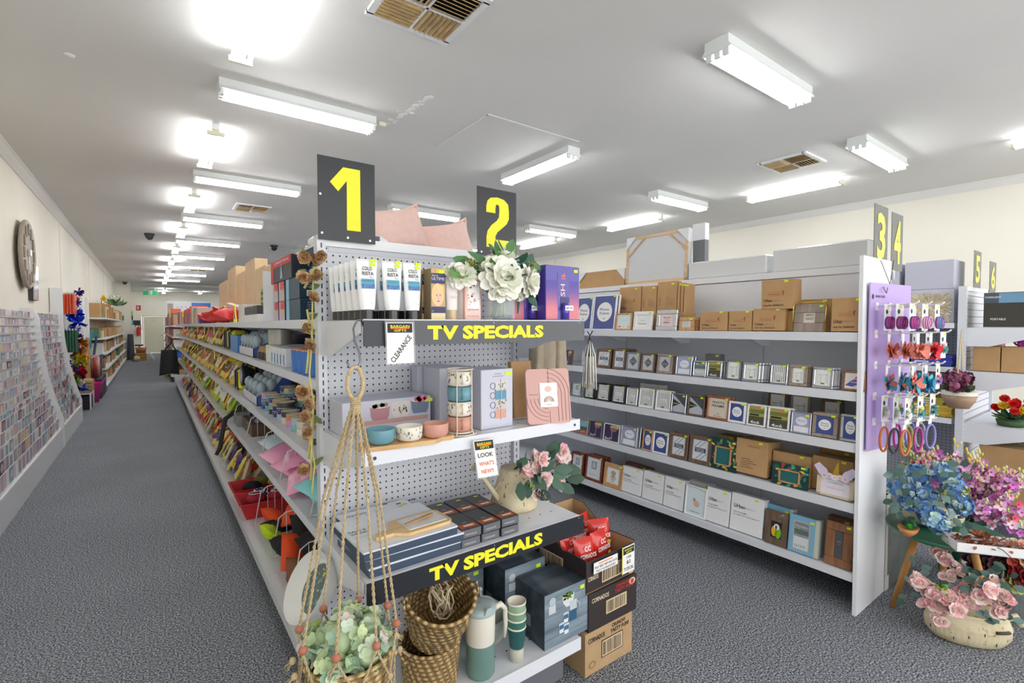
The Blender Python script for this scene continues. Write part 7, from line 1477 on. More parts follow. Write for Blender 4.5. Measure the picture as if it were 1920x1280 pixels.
# ribbon reels, third shelf
RIB = ['2B2F7A', '7EC4D0', '3A3A40', 'B08A60', 'A8C4D8', '7FB2A0', 'C99ACB', '4FA8C8', 'E8E4D8', 'C8876A', '4A4A50', 'D8D0C0']
def reel(c1, c2, pat):
    b = MB(); CB = mat('D9CDB4', .6); b.cyl((0, 0, 0), .0475, .0015, CB, 22); b.cyl((0, 0, .0015), .0465, .029, mat(c1, .4), 22); b.cyl((0, 0, .0305), .0475, .0015, CB, 22)
    if pat:
        for i in range(22):
            a = i*2*pi/22; rt = Vector((-math.sin(a), math.cos(a), 0)); c = Vector((.047*math.cos(a), .047*math.sin(a), .009+.013*(i % 2)))
            if pat == 1: b.oval(c, rt, Z_, .0028, .0028, PAPER, .0008, 6)
            else: b.poly([(-.0065, -.004), (0, .003), (.0065, -.004), (.0065, 0), (0, .007), (-.0065, 0)], (c.x, c.y, .012), rt, Z_, mat(c2), .0008); b.poly([(-.0065, -.004), (0, .003), (.0065, -.004), (.0065, 0), (0, .007), (-.0065, 0)], (c.x, c.y, .021), rt, Z_, mat(c2), .0008)
    return b
rn = 0; protos = {}
for c in range(13):
    for d_ in range(3):
        hgt = (4 if c > 7 else 3) if d_ else (3 if c > 7 else 2)
        for k in range(hgt):
            rn += 1; pt = 1 if (c+k) % 3 == 0 and c > 6 else (2 if (c+k) % 4 == 1 and c > 6 else 0); c1 = ('2B2F7A' if pt == 1 else '2F6F86') if pt else RIB[(c*5+k*3+d_*7) % len(RIB)]; key = (c1, pt)
            lab = 'ribbon reel, %s column from the near end, %s deep, %s up' % (nth(c+1), nth(d_+1), nth(k+1)); loc = (XA+.055+.108*d_, 2.02+.115*c, Z2_+.0335*k)
            if key not in protos: protos[key] = solo(reel(c1, 'BFE6EC', pt), 'ribbon_reel', lab, 'ribbon', 'ribbon reels on the third shelf', loc)
            else: dup(protos[key], loc, 0, lab, children=[])
# ---------------------------------------------------------------- soft bags
def pillow(m, W, H, D, mt, wr=.1, n=6, ph=0):
    v = []; f = []
    for s in (-1, 1):
        for i in range(n+1):
            for j in range(n+1):
                u, q = i/n*2-1, j/n*2-1; th = D/2*((1-u*u)*(1-q*q))**.5*(1+wr*math.sin(5*u+7*q+ph)); v.append((u*W/2, q*H/2, s*th))
    N = (n+1)**2
    for s in (0, 1):
        for i in range(n):
            for j in range(n): a = s*N+i*(n+1)+j; q = (a, a+n+1, a+n+2, a+1); f.append(q if s else q[::-1])
    m.add(v, f, mt, True)
PKB, TLB, CLB = mat('F0A0C8', .15, coat=.5), mat('7CCFD6', .15, coat=.5), mat('C4DDE8', .15, coat=.5)
def soft(name, label, cat, x, y, z, W, H, D, mt, rx=0, ry=0, rz=0, group=None, dec=None):
    b = MB(); b.M = T(0, 0, 0, rx, ry, rz); pillow(b, W, H, D, mt, .15, 8, rnd.random()*6)
    if dec: dec(b)
    return solo(b, name, label, cat, group, (x, y, z))
for k, (x, y, z, mt, nm) in enumerate(((.70, 3.35, .745, CLB, 'pale blue'), (.66, 3.05, .735, PKB, 'pink'), (.68, 2.80, .73, PKB, 'pink'), (.70, 2.78, .775, PKB, 'pink'), (.66, 2.5, .735, PKB, 'pink'), (.70, 2.28, .74, TLB, 'turquoise'), (.66, 2.18, .785, TLB, 'turquoise'), (.70, 2.1, .83, CLB, 'pale blue'), (.70, 2.42, .80, PKB, 'pink'))):
    soft('plastic_bag', '%s glossy plastic packet in the wire baskets, %s from the far side' % (nm, nth(k+1)), 'packet', x, y, z+.035, .30, .26, .07, mt, .15, -.25, jit(.3), 'glossy packets on the fourth shelf', lambda b: b.rect((-.02, -.02, .03), X_, Y_, .07, .05, mat('8A7A3A'), .012) if k in (3, 6) else None)
def wire_div(y, z, h, lab, x0=AX0+.01, x1=.90):
    b = MB(); b.tube([(x1, y, z), (x1, y, z+h), (x0+.08, y, z+h*.95), (x0+.04, y, z+h*.85), (x0, y, z)], .0035, WIRE, 6)
    for k in range(6): x = x0+.08+(x1-x0-.1)*k/6; b.tube([(x, y, z), (x, y, z+h*.95)], .0022, WIRE, 4)
    b.tube([(x0, y, z+.003), (x1, y, z+.003)], .0025, WIRE, 4); solo(b, 'wire_divider', lab, 'wire divider', 'white wire dividers')
for k, y in enumerate((2.15, 2.75, 3.3, 3.9, 4.6)): wire_div(y, Z3_+.001, .17, 'white wire divider on the fourth shelf, %s from the near end' % nth(k+1))
for k, y in enumerate((2.55, 3.05, 3.62)): wire_div(y, ZBS+.001, .26, 'white wire divider on the bottom shelf, %s from the near end' % nth(k+1), AX0+.02)
bx('pompom_box', 'open brown carton of purple yarn pompoms on the fourth shelf', 'carton', 3.95, 4.4, Z3_, .09, '5E4636', d=.25, x=XA+.03); bx('steel_case', 'silver grey metal case standing before the pompom carton', 'case', 4.42, 4.6, Z3_, .09, mat('9A9C9E', .3, .3), x=XA-.005, d=.1)
for k in range(12): b = MB(); hydrangea(b, (0, 0, .03), .03, [mat(rnd.choice(['5A3A9A', '3A2A5A', '8A6A9A', '4A4A6A', '9AA0A8']), .8)], 16, .02); solo(b, 'yarn_pompom', 'dark purple yarn pompom in the brown carton, %s' % nth(k+1), 'pompom', 'pompoms in the brown carton', (XA+.09+.07*(k % 3), 4.0+.09*(k//3), Z3_+.0905))
# bottom shelf: red tubs, gloves
def tub(y, lab):
    r = thing('red_tub', lab, 'tub', (.655, y, ZBS+.001)); b = MB(); v = []
    for (a, c, z) in ((.15, .11, 0), (.185, .135, .115), (.195, .145, .118), (.195, .145, .108), (.18, .13, .112), (.145, .105, .006)): v += [(sx2*a if 1 else 0, sy2*c, z) for sx2, sy2 in ((-1, -1), (1, -1), (1, 1), (-1, 1))]
    f = [(3, 2, 1, 0)]+[(k*4+i, k*4+(i+1) % 4, k*4+4+(i+1) % 4, k*4+4+i) for k in range(5) for i in range(4)]+[(20, 21, 22, 23)]; b.add(v, f, RED); b.build('tub_body', r); return r
tub(3.86, 'red plastic tub with spotted slippers, nearer of two'); tub(4.20, 'red plastic tub with dark socks, farther of two')
SPOT = dots('white_spots', '1E2A6E', 'FFFFFF', .03, -9, 9)
for k, (x, y, c, nm) in enumerate(((.58, 3.86, 'A8283A', 'dark red striped slipper'), (.72, 3.84, 'A8283A', 'dark red striped slipper'), (.62, 3.95, '1E2A6E', 'navy white spotted slipper'), (.75, 3.93, '1E2A6E', 'navy white spotted slipper'), (.60, 4.16, '17181C', 'black sock bundle'), (.68, 4.25, '6E6A2A', 'olive sock bundle'), (.78, 4.2, 'B89A6A', 'tan sock bundle'))):
    b = MB(); b.ball((0, 0, .03), .06, SPOT if c == '1E2A6E' else mat(c, .8), 16, 10, .7, 1.1, .8)
    if c == 'A8283A': b.tube([(.05*math.cos(a), -.02+.03*math.sin(a), .075) for a in [i*pi/6 for i in range(12)]], .003, PAPER, 4, True)
    solo(b, 'slipper' if 'slipper' in nm else 'sock_bundle', nm+' in a red tub, item %s from the front' % nth(k+1), 'slipper' if 'slipper' in nm else 'socks', None, (x, y, ZBS+.075))
HI, LIME, BLKC = mat('F0521E', .7), mat('CFEF28', .7), mat('1B1B1E', .8)
for k, (x, y, z, W, H, D, mt, nm, rx, ry, rz) in enumerate(((.62, 3.38, .24, .13, .22, .09, HI, 'orange', .3, .5, .4), (.70, 3.25, .30, .14, .24, .09, HI, 'orange', .2, -.5, -.5), (.56, 3.18, .23, .13, .15, .08, LIME, 'lime', 0, .8, .2), (.60, 3.0, .21, .14, .2, .10, BLKC, 'black', 0, .3, .1), (.72, 2.95, .30, .2, .22, .16, BLKC, 'black', .4, .2, 0), (.60, 2.82, .24, .13, .2, .08, HI, 'orange', .9, .3, .1), (.72, 2.65, .30, .22, .25, .18, BLKC, 'black', .2, .2, .3), (.58, 2.6, .22, .14, .18, .1, mat('8A5A3A', .8), 'tan', .3, .6, 0), (.60, 2.40, .22, .14, .18, .1, LIME, 'lime', .2, .3, .8), (.70, 2.25, .30, .2, .25, .16, BLKC, 'black', .4, .4, 0), (.56, 2.18, .21, .13, .16, .08, LIME, 'lime', .2, .7, .5), (.55, 2.0, .20, .13, .14, .08, LIME, 'lime', 0, .4, 1), (.62, 3.30, .22, .12, .2, .07, BLKC, 'black', 0, .5, .9))):
    soft('work_glove', '%s work glove bundle on the bottom shelf, %s toward the near end' % (nm, nth(k+1)), 'gloves', x, y, z+.03, W, H, D, mt, rx, ry, rz, 'work gloves on the bottom shelf', lambda b: b.box(-.02, -.05, .0, .02, .05, .052, BLKC) if nm == 'lime' else None)
# black strap of a bag hanging out over the aisle
b = MB(); b.tube([(.62, 4.75, .72), (.55, 4.72, .76), (.49, 4.70, .72), (.46, 4.66, .60), (.44, 4.62, .50), (.41, 4.60, .45)], [.02, .022, .02, .018, .018, .014], mat('2A2A2C', .8), 8); solo(b, 'black_strap', 'black padded strap curling out over the aisle from the fourth shelf', 'strap')
# ---------------------------------------------------------------- snack packets, four levels deep into the aisle
def packet(c1, c2, k):
    b = MB(); pillow(b, .13, .19, .05, mat(c1, .3, coat=.3), .2, 6, k); b.rect((-.045, -.04, .024), X_, Y_, .09, .06, mat(c2, .4), .003); b.oval((0, .04, .024), X_, Y_, .03, .02, mat(c2, .4), .002, 8); return b
SN = [('F2C41E', 'D83020'), ('E8D63A', '5A2A1A'), ('D8B430', 'E8E4D0'), ('E04428', 'F2E050'), ('9A4A2A', 'E8C850'), ('DCC8A0', 'C83028'), ('B8D030', 'F4F4E8'), ('F2E070', '3A3A9A'), ('5FC04A', 'F0E840'), ('F0ECE0', 'D03A3A'), ('5A3A8A', 'E8C030')]
protoP = [packet(a, c, i).build('snack_packet') for i, (a, c) in enumerate(SN)]
for o in protoP: tag(o, 'p', 'packet'); 
_labels.pop('p'); used_p = set()
for li, (z, y0, y1, pal) in enumerate(((Z1_, 5.5, 13.5, (0, 1, 2, 3, 5, 0, 1)), (Z2_, 4.85, 13.5, (0, 1, 4, 2, 0, 1, 7)), (Z3_, 5.0, 13.5, (3, 5, 0, 6, 8, 6, 1)), (ZBS, 4.6, 13.5, (7, 10, 1, 5, 9, 3, 9)))):
    y = y0; k = 0
    while y < y1:
        for j in range(2):
            k += 1; i = rnd.choice(pal); lab = '%s coloured snack packet, %s from the near end of the %s shelf' % (('yellow', 'gold', 'mustard', 'red', 'brown', 'tan', 'lime', 'yellow', 'green', 'white', 'purple')[i], nth(k), ('second', 'third', 'fourth', 'bottom')[li])
            loc = (AX0+.09+.12*j+jit(.015), y+jit(.02), z+.108+.03*j); rot = (R_(62)+jit(.25), jit(.35), FD+jit(.4))
            if i not in used_p: o = protoP[i]; used_p.add(i); o.location = loc; o.rotation_euler = rot; o['label'] = lab; o['group'] = 'snack packets along the aisle'; _labels[lab] = [o]
            else: o = dup(protoP[i], loc, rot[2], lab, 'snack packets along the aisle', rot[0], rot[1], (1.13, 1.13, 1.2), children=[])
        y += .155+.022*(y-y0)
for o in [protoP[i] for i in range(len(protoP)) if i not in used_p]: bpy.data.objects.remove(o)
TK = mat('F2F2EE', .5)
for li, z in enumerate((Z0, Z1_, Z2_, Z3_)):
    for k in range(7): y = 5.6+1.05*k; b = MB(); b.box(-.001, -.022, -.10, .001, .022, 0, TK); b.rect((-.001, .018, -.04), (0, -1, 0), Z_, .036, .02, mat('C8CCD8'), .001); solo(b, 'ticket_strip', 'white hanging price ticket, %s along the %s shelf edge' % (nth(k+1), ('top', 'second', 'third', 'fourth')[li]), 'price ticket', 'hanging price tickets', (AX0-.012, y, z-.02))
# top shelf: red and white toys and assorted boxes further down
PAL = ['C8282C', 'E8E4DC', 'D83A30', 'E8B838', '3A6AC8', '7A4AA0', 'E0A0C0', 'B89068', '8A8A8A', '2F7A86', 'C9C0B0', 'D8603A']
for k in range(16): soft('plush_toy_bag', 'red and white bagged toy heaped on the top shelf, %s from the near side' % nth(k+1), 'toy', AX0+.12+.1*(k % 2), 5.6+.17*k, Z0+.09+.03*(k % 2), .18, .26, .11, mat(('C8282C', 'E8DCD4', 'D83A30', 'D8A030')[k % 4], .5), jit(.5), jit(.5)+.2, jit(.8), 'bagged toys on the top shelf')
y = 8.0; k = 0
while y < 14.2: k += 1; w_ = rnd.uniform(.2, .4); bx('toy_box', 'boxed toy or picture on the far top shelf, %s from the near side' % nth(k), 'box', y, y+w_-.02, Z0, rnd.uniform(.12, .30), PAL[(k*5) % 12], d=.2, group='boxes on the far top shelf'); y += w_
# the far run
y = 15.7; k = 0
for li, z in enumerate((1.501, 1.201, .901, .601, .201)):
    y = 15.7; k = 0
    while y < 25: k += 1; w_ = rnd.uniform(.3, .65); bx('assorted_box', '%s box on the far run, %s level from the top, %s along' % (('red', 'cream', 'red', 'yellow', 'blue', 'purple', 'pink', 'tan', 'grey', 'teal', 'beige', 'orange')[(k*7+li*3) % 12], nth(li+1), nth(k)), 'box', y, y+w_-.03, z, rnd.uniform(.12, .24) if li else rnd.uniform(.2, .5), PAL[(k*7+li*3) % 12], x=AX0-.02, d=.25, group='boxes on the far shelving run'); y += w_
b = MB(); drape(b, 0, 0, 0, .50, .26, mat('25282C', .8), 4, .10, 1.3); b.tube([(-.08, 0, .48), (.05, 0, .66), (.12, 0, .48)], .015, BLKC, 5); solo(b, 'hanging_bag', 'large black bag hanging at the end of the long run', 'bag', None, (.30, P(328, 670, 'x', .36).y+1.2, .50))
b = MB(); b.ball((0, 0, .09), .10, mat('9BE01E', .5), 12, 8); solo(b, 'lime_ball', 'lime green ball toy on the floor at the far end of the run', 'ball', None, tuple(P(322, 704, 'z', .001)-Vector((.1, 0, 0))))
# ---------------------------------------------------------------- greeting cards (front to the aisle, +x)
CC = ['E9E4E6', 'F3F1EF', 'D9D2DA', 'EFEDE8', 'E6E9EC', 'DCE3E8', 'F0ECEE', '9A8FA8', 'C9A9B8', '7FA3B0', 'B8B0A0', '6E88A8', 'A8485A', '5A8A88', 'C8352E', '3A3F52', 'D8C48A', '7A5A8A', 'A8C0D0', 'D0A0A8', 'F6F4F0', 'E9E6E2']
CNM = ['pale pink', 'white', 'lilac grey', 'ivory', 'pale grey', 'ice blue', 'blush white', 'mauve', 'rose', 'blue grey', 'stone', 'steel blue', 'wine red', 'sea green', 'bright red', 'dark navy', 'straw', 'violet', 'light blue', 'dusty pink', 'off-white', 'light grey']
def card_mesh(i):
    b = MB(); c = CC[i]; b.box(-.005, -.075, 0, 0, .075, .155, mat('F4F3F1', .4)); a = mat(c, .4); b.rect((0, -.072, .003), Y_, Z_, .144, .149, a, .0006); r2 = random.Random(i)
    c2 = mat(['D8CCD6', 'E4DCE0', 'C4CCD8', 'CFC4BC', 'B8C8CC', 'A89CB0', 'D8B8C4', '8FA4B8'][(i*5+3) % 8], .5)
    if i % 3 == 0: b.oval((0, .01, .08), Y_, Z_, .045, .045, c2, .0012, 10)
    elif i % 3 == 1: b.rect((0, -.072, .003), Y_, Z_, .06, .149, c2, .0012)
    else: b.rect((0, -.05, .0), Y_, Z_, .09, .13, c2, .0012)
    return b
cards = [card_mesh(i).build('greeting_card') for i in range(len(CC))]
for o in cards: tag(o, 'c', 'card', 'greeting cards in the wall racks')
_labels.pop('c'); cused = set(); spots_ = []
for ri, (ya, yb) in enumerate((RK1, RK2)):
    for t in range(NT):
        x, z = tier(t); n_ = int((yb-ya-.06)/.162)
        for c in range(n_): spots_.append((ri, t, c, x, ya+.10+c*.162, z+.0008, tier(t)[0]-tier(t+1)[0]))
vis = []
for s in spots_:
    q = m3.transposed() @ (Vector((s[3], s[4], s[5]+.1))-CAMP); u = 960+F_PX*q.x/-q.z if q.z < 0 else -999
    if u > -12: vis.append((s, -q.z))
vis.sort(key=lambda a: a[1]); rest = MB(); rc = random.Random(5); cj = 0
for n_, (s, d_) in enumerate(vis):
    ri, t, c, x, y, z, stp = s; hs = (.125 if stp > .0185 else .076)/.155; i = rc.choice([0, 1, 2, 3, 5, 6, 20, 7, 18, 10, 2, 9, 8, 11]+list(range(len(CC)))) if ri == 0 else rc.choice(range(len(CC))); lean = .0
    if n_ < 300:
        lab = '%s greeting card, %s rack, %s tier up, %s from its near end' % (CNM[i], 'near' if ri == 0 else 'far', nth(t+1), nth(c+1))
        if i not in cused: o = cards[i]; cused.add(i); o['label'] = lab; _labels[lab] = [o]; o.location = (x, y, z); o.scale = (1, 1, hs)
        else: o = dup(cards[i], (x, y, z), jit(.03), lab, None, 0, -lean, (1, 1, hs), children=[])
    else: rest.M = Matrix.Translation((x, y, z)) @ Matrix.Rotation(-lean, 4, 'Y'); rest.box(-.005, -.075, 0, 0, .075, .155*hs, mat(CC[i], .4)); rest.rect((0, -.05, .02), Y_, Z_, .07, .05, mat(CC[(i*7+5) % len(CC)], .5), .001)
rest.M = Matrix.Identity(4); ro = rest.build('greeting_cards'); tag(ro, 'remaining greeting cards filling the farther rack', 'cards'); ro['kind'] = 'stuff'
# ---------------------------------------------------------------- wall clock and poster
r = thing('wall_clock', 'large round taupe wall clock with raised oblong hour marks', 'clock', (XL+.04, 8.30, 2.36)); TP = mat('A2978A', .6, noise=.06, scale=30); b = MB(); b.M = T(ry=pi/2); b.lathe([(.001, 0), (.40, 0), (.415, .015), (.41, .035), (.395, .045), (.37, .035), (.001, .03)], TP, 56); b.build('face', r)
for k in range(12): a = k*pi/6; b = MB(); b.M = Matrix.Translation((.03, .30*math.sin(a), .30*math.cos(a))) ; b.rbox(0, -.026, -.065, .02, .026, .065, mat('8E8477', .6), .006); b.build('hour_mark', r)
b = MB(); b.rbox(.03, -.05, -.02, .06, .02, .06, mat('D8D6D2', .3), .006); b.build('hub', r); b = MB(); b.box(.035, -.008, -.18, .04, .008, 0, mat('E4E2DE', .3)); b.box(.035, -.006, 0, .04, .12, .01, mat('E4E2DE', .3)); b.build('hand', r)
r = thing('foil_picture', 'narrow framed silver foil picture on the left wall beside the clock', 'picture', (XL, 8.86, 1.83)); b = MB(); b.box(.0, -.17, 0, .05, .17, .45, mat('3A3C3E', .5)); b.build('frame', r); b = MB(); b.box(.05, -.165, .005, .056, .165, .445, mat('DCDCE4', .15, .5, noise=.3, scale=9, bump=.8)); b.build('foil', r)
# ---------------------------------------------------------------- hanging goods after the card racks
wr = thing('wall_hook_panel', 'white slotted wall panel with hanging packs after the card racks', 'display panel', (XL, 10.3, 0)); b = MB(); b.box(.01, 0, .5, .05, 1.9, 2.08, mat('DADCDF', .5)); b.box(.01, -.03, .9, .16, .0, 2.08, WHITE); b.build('panel', wr)
def packs(y, z, n, w_, h, c, nm, lab):
    for k in range(n): b = MB(); b.rbox(0, -w_/2, -h, .03, w_/2, 0, mat(c, .35, coat=.3), .006); b.box(.005, -w_/2, 0, .02, w_/2, .03, mat('E4E4E4', .2)); solo(b, nm, lab % nth(k+1), 'pack', nm.replace('_', ' ')+'s hanging on the left wall', (XL+.07+.035*k, y, z))
packs(10.62, 2.0, 6, .30, .32, 'D8481C', 'orange_pack', 'orange pack on the wall hooks, %s outward'); packs(10.85, 1.42, 6, .34, .36, '1E5A3C', 'green_pack', 'dark green pack on the wall hooks, %s outward')
k = 0
for i in range(4):
    for j in range(9): k += 1; b = MB(); b.ball((0, 0, 0), .055, mat('A8281E' if j < 1 else ('8A8480' if (i+j) % 2 else 'D8D4D0'), .3, .2), 10, 7); b.tube([(0, 0, .05), (0, 0, .066)], .006, WIRE, 4); solo(b, 'bauble', 'round bauble on the wall strips, column %s, %s down' % (nth(i+1), nth(j+1)), 'bauble', 'baubles hanging on the left wall', (XL+.2, 11.0+.17*i, 1.98-.125*j))
for k in range(3): b = MB(); b.tube([(-.2, 0, .8), (.08, 0, .8)], .004, WIRE, 4); b.rbox(0, -.12, 0, .06, .12, .85, mat(('F0F0F0', 'EDEDEA', 'B89468')[k], .5), .01); solo(b, 'hanging_roll', ('white boxed roll hanging on the left wall, nearer', 'white boxed roll hanging on the left wall, farther', 'tall kraft pack hanging below the white rolls')[k], 'roll', None, (XL+.2, (12.1, 12.9, 12.8)[k], (1.25, 1.2, .42)[k]))
# foil bow garland
FO = {c: mat(c, .15, .6) for c in ('5A2A9A', '2040D8', 'C82828', 'E8902A', 'D8D020', '3A6AE0', 'B02050', '6AC82A', 'DADCE4')}
r = thing('foil_bow_garland', 'hanging garland of shiny foil bows in purple, blue, red, orange and green', 'garland', (-.98, 10.9, .5)); b = MB(); b.tube([(0, 0, 0), (0, 0, 1.6)], .004, WIRE, 4); b.build('string', r)
for z, c, s in ((1.56, '5A2A9A', .08), (1.38, '5A2A9A', .06), (1.18, '2040D8', .13), (1.05, '2040D8', .13), (.92, '2040D8', .10), (.80, '5A2A9A', .1), (.70, 'E8902A', .11), (.62, '3A6AE0', .1), (.50, 'E8902A', .13), (.42, 'D8D020', .12), (.34, '3A6AE0', .12), (.26, 'C82828', .11), (.17, 'B02050', .10), (.10, '6AC82A', .08), (.02, 'DADCE4', .09), (-.06, '2040D8', .13), (-.06, '6AC82A', .07)):
    b = MB(); c0 = Vector((jit(.04), jit(.05), z))
    for i in range(22): petal(b, c0, rdir(.1), rdir(), s, s*.45, FO[c], .35, .6)
    b.build('bow', r)
# tubs and baskets on the floor
r = thing('pink_tub', 'bright pink flexible tub with handles on the carpet by the left wall', 'tub', (-.99, 12.6, .001)); PKT = mat('D8248A', .45); b = MB(); b.lathe([(.001, 0), (.20, 0), (.29, .36), (.30, .37), (.285, .36), (.19, .02), (.001, .02)], PKT, 36, sx=.75); b.build('tub_body', r)
for s in (-1, 1): b = MB(); b.tube([(-.08, s*.29, .34), (-.05, s*.31, .42), (.05, s*.31, .42), (.08, s*.29, .34)], .014, PKT, 6); b.build('handle', r)
b = MB(); b.rbox(0, 0, 0, .30, .55, .22, SEA, .02); solo(b, 'woven_box', 'low woven seagrass box before the pink tub', 'basket', None, (-1.16, 11.45, .301)); b = MB(); b.box(0, 0, 0, .30, .6, .02, WHITE); [b.box(q, y, -.30, q+.02, y+.02, 0, WHITE) for q in (0, .28) for y in (0, .58)]; solo(b, 'low_rack', 'small white rack holding the woven box by the left wall', 'rack', None, (-1.17, 11.43, .28))
b = MB(); b.rbox(0, 0, 0, .24, .42, .24, mat('22262A', .5), .01); solo(b, 'black_crate', 'small black crate on the carpet under the white rack', 'crate', None, (-1.12, 11.5, .001))
k = 0
for i in range(10):
    for j in range(3): k += 1; b = MB(); c = ('D8C8B8', '3A3A3A', 'C8A040', 'B02A30', 'E4E4E0', '3A6A3A', 'C87A40', 'D8A0B8')[k % 8]; b.tube([(0, 0, 0), (jit(.03), jit(.03), .42)], .03, mat(c, .4), 8); solo(b, 'wrapping_roll', 'upright gift wrap roll in the bin behind the pink tub, %s' % nth(k), 'roll', 'gift wrap rolls behind the pink tub', (-1.12+.1*j, 13.2+.12*i, .42))
b = MB(); b.box(0, 0, 0, .38, 1.35, .40, mat('2A2430', .6)); b.rect((.38, .1, .30), Y_, Z_, 1.1, .06, mat('C83AC0'), .002); solo(b, 'wrap_bin', 'long dark bin with magenta band holding gift wrap rolls', 'bin', None, (XL+.03, 13.1, .001))
# ---------------------------------------------------------------- wall shelves with cartons
r = thing('wall_shelving', 'long white shelving on the left wall full of kraft cartons', 'shelving unit', (XL, 0, 0)); ys_ = [14.7, 17.1, 19.5, 21.9, 24.3, 26.7]
for z in (1.68, 1.2, .85, .5, .12):
    for a, c in zip(ys_, ys_[1:]): b = MB(); b.box(.01, a, z-.03, .42, c-.01, z, WHITE); b.build('shelf', r)
for y in ys_: b = MB(); b.box(.01, y-.02, 0, .04, y+.02, 2.1, WHITE); b.build('upright', r)
rk = random.Random(11); kc = ['B08A5E', 'A87E50', 'BC9A6E', 'D9C8A8', 'E4E2DC', 'B08A5E', '8A6A4A', 'B89060', '5A7A5E', 'C9A878']
for li, z in enumerate((1.681, 1.201, .851, .501, .121)):
    y = 14.8; k = 0
    while y < 26.2:
        w_ = rk.uniform(.22, .5); k += 1; h = rk.uniform(.16, .30) if li else rk.uniform(.2, .42); c = rk.choice(kc); b = MB(); b.rbox(0, 0, 0, rk.uniform(.25, .36), w_-.03, h, mat(c, .8), .004); b.rect((.36, .02, h*.3), Y_, Z_, .001, .001, INK)
        solo(b, 'shelf_carton', '%s carton, %s wall shelf from the top, %s from the near end' % ({'5A7A5E': 'green', 'E4E2DC': 'white', 'D9C8A8': 'cream', '8A6A4A': 'dark brown'}.get(c, 'kraft'), nth(li+1), nth(k)), 'carton', 'cartons on the left wall shelves', (XL+.02, y, z)); y += w_
for k, (y, c, nm) in enumerate(((14.0, '2A8A9A', 'teal'), (14.3, '24406A', 'navy'), (13.8, 'E0A8C8', 'pink'), (14.05, '3A6A8A', 'blue'))): b = MB(); b.M = T(ry=.12); b.rbox(0, 0, 0, .03, .28, .42, mat(c, .5), .004); solo(b, 'gift_bag', nm+' gift bag hanging on the left wall before the shelves', 'gift bag', None, (XL+.15+.05*k, y, (1.0, .85, .45, .45)[k]))
r = thing('sunflower_stem', 'yellow artificial sunflower standing up from the wall shelves', 'flowers', (XL+.2, 17.0, 1.682)); b = MB(); b.tube([(0, 0, .3), (.02, 0, .5)], .008, mat('4A6A2A'), 5); b.build('stem', r); b = MB(); peony(b, (.02, 0, .52), .10, [mat('E8C828', .6)], (1, -.5, .3), 3); b.build('flower', r)
r = thing('white_flower_bunch', 'white artificial flowers with green leaves on top of the wall shelves', 'flowers', (XL+.42, 19.0, 2.06)); b = MB()
for i in range(10): hydrangea(b, (jit(.1), jit(1.2), .22+jit(.08)), .08, [mat('E8ECE0', .7), mat('D8E4C8', .7)], 12, .04)
b.build('flower', r); b = MB(); [leaf(b, (jit(.1), jit(1.2), .05), (jit(1), jit(1), 1), .25, .05, mat('5A7A4A', .6), .3) for i in range(40)]; b.build('leaf', r)
# ---------------------------------------------------------------- far end clutter
def far(name, label, cat, x0, y0, z0, x1, y1, z1, c, r=.01): b = MB(); mt = mat(c, .6) if isinstance(c, str) else c; b.rbox(0, 0, 0, x1-x0, y1-y0, z1-z0, mt, r); return solo(b, name, label, cat, None, (x0, y0, z0))
m = MB(); m.box(-.64, 31.6, 1.50, -.36, 32.7, 1.53, mat('3A3A3E')); m.box(-.62, 31.7, 1.42, -.60, 32.6, 1.50, mat('3A3A3E')); solo(m, 'wall_ledge', 'dark ledge shelf on the wall left of the far door', 'shelf')
far('black_case', 'black case on the dark ledge left of the far door', 'case', -.72, 31.6, 1.531, -.40, 32.2, 1.76, '2A2A2E'); far('blue_box', 'pale blue box stacked left of the far door', 'box', -.80, 28.0, 1.5, -.62, 28.4, 1.75, '6AB8D8'); far('black_box', 'black box stacked between lime and pale blue boxes', 'box', -.80, 28.0, 1.751, -.62, 28.4, 1.95, '2A2A2E'); far('lime_box', 'lime green box on top of the stack by the far pier', 'box', -.80, 28.0, 1.951, -.62, 28.4, 2.15, '7AD82A')
m = MB(); m.box(-.84, 27.9, 1.47, -.60, 28.5, 1.499, WHITE); m.box(-.84, 27.9, 0, -.81, 28.5, 1.47, WHITE); solo(m, 'corner_shelf', 'white corner shelf behind the cream pier', 'shelf')
r = thing('fire_extinguisher', 'red fire extinguisher on the wall left of the far door', 'extinguisher', (-.50, 32.9, .95)); b = MB(); b.lathe([(.001, 0), (.08, 0), (.085, .03), (.085, .40), (.04, .47), (.001, .48)], RED, 16); b.box(-.03, .05, .1, .03, .10, .16, BLKC); b.build('cylinder', r); b = MB(); b.tube([(0, 0, .48), (0, 0, .53), (.1, 0, .5), (.12, 0, .3)], .015, BLKC, 5); b.build('hose', r)
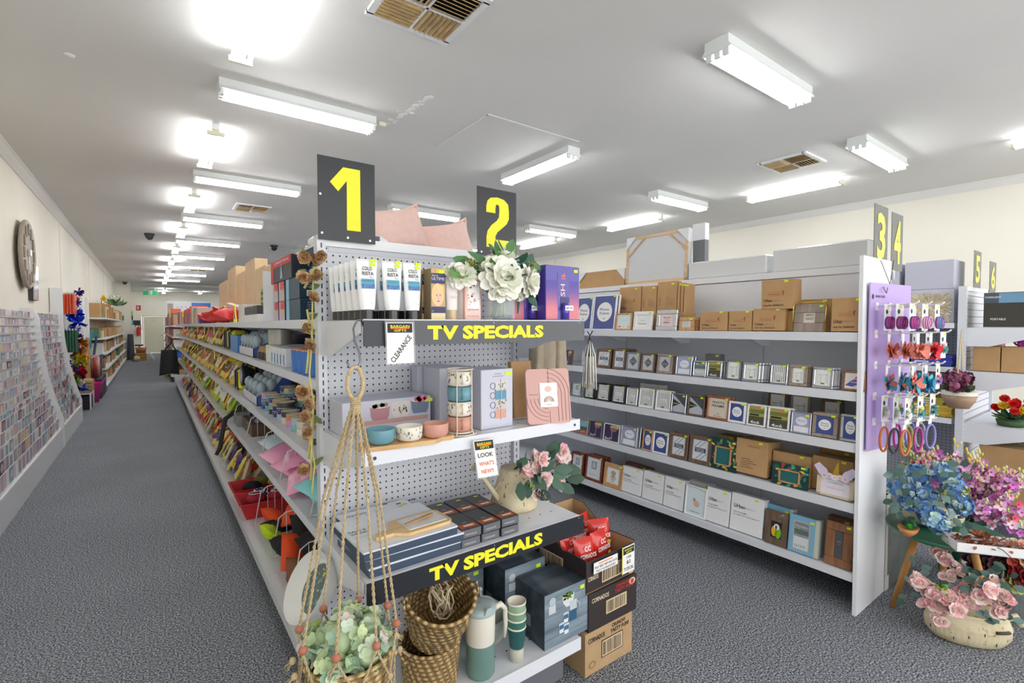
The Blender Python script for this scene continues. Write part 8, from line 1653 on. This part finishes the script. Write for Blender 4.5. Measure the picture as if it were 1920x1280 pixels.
far('woven_chest', 'mustard woven chest on the carpet at the far end of the aisle', 'basket', -.55, 26.3, .001, -.15, 26.9, .32, weave('7A5A20', 'C8A048', 20, 30)); b = MB(); b.lathe([(.001, 0), (.16, 0), (.20, .22), (.001, .2)], mat('A8684A', .7), 20); solo(b, 'terracotta_bin', 'brown patterned bin on the woven chest at the far end', 'bin', None, (-.34, 26.6, .321))
b = MB(); b.M = T(ry=-.5); b.box(0, 0, 0, .03, .5, .42, mat('E4E4E2', .5)); solo(b, 'white_board', 'white board leaning beside the woven chest at the far end', 'board', None, (.10, 26.4, .015)); b = MB(); b.ball((0, 0, .10), .12, mat('D8C8A8', .8), 10, 6); solo(b, 'cream_bundle', 'cream cloth bundle before the woven chest', 'bundle', None, (-.48, 25.95, .005))
b = MB(); drape(b, 0, 0, 0, 1.1, .20, mat('4A5058', .8), 4, .12, 1.4); solo(b, 'grey_umbrella', 'grey folded market umbrella leaning at the end of the wall shelves', 'umbrella', None, (-.70, 27.15, .02))
far('office_stool', 'black stool seat below the extinguisher by the far wall', 'stool', -.62, 30.0, .5, -.28, 30.4, .56, '1F1F22'); m = MB(); [m.tube([(-.45, 30.2, .5), (-.45+.2*math.cos(a), 30.2+.2*math.sin(a), .02)], .015, BLKC, 5) for a in (0, 2.1, 4.2)]; m.build('leg', COL.objects.get('office_stool')).location = (.62, -30.0, -.5)
m = MB(); m.box(0, 0, 0, 1.6, .03, 1.0, mat('D8DCE0', .6)); m.rect((.9, 0, .05), X_, Z_, .7, .9, mat('3A70C8'), .002); m.rect((1.0, 0, .6), X_, Z_, .5, .25, mat('C84A30'), .004); m.rect((.05, 0, .1), X_, Z_, .2, .8, mat('9A9488'), .002); [m.oval((.4+.15*i, 0, .75), X_, Z_, .02, .02, INK, .003, 6) for i in range(3)]
solo(m, 'large_picture', 'large blue, red and white picture standing above the far shelving run', 'picture', None, (.55, 25.1, 1.52))
for k, (y, c) in enumerate(((24.4, '2F8A9A'), (23.8, 'E8E8E4'))): far('tall_box', ('teal tall box at the far end of the run', 'white tall box standing near the teal one')[k], 'box', .50, y, 1.503, .75, y+.25, 1.503+(.5, .62)[k], c) if 0 else None
for k, v in _labels.items():
    if len(v) > 1 and not all(o.get('group') for o in v): print('DUPLABEL', len(v), k)
print('OBJS', len(COL.objects), 'TOP', sum(1 for o in COL.objects if o.parent is None))
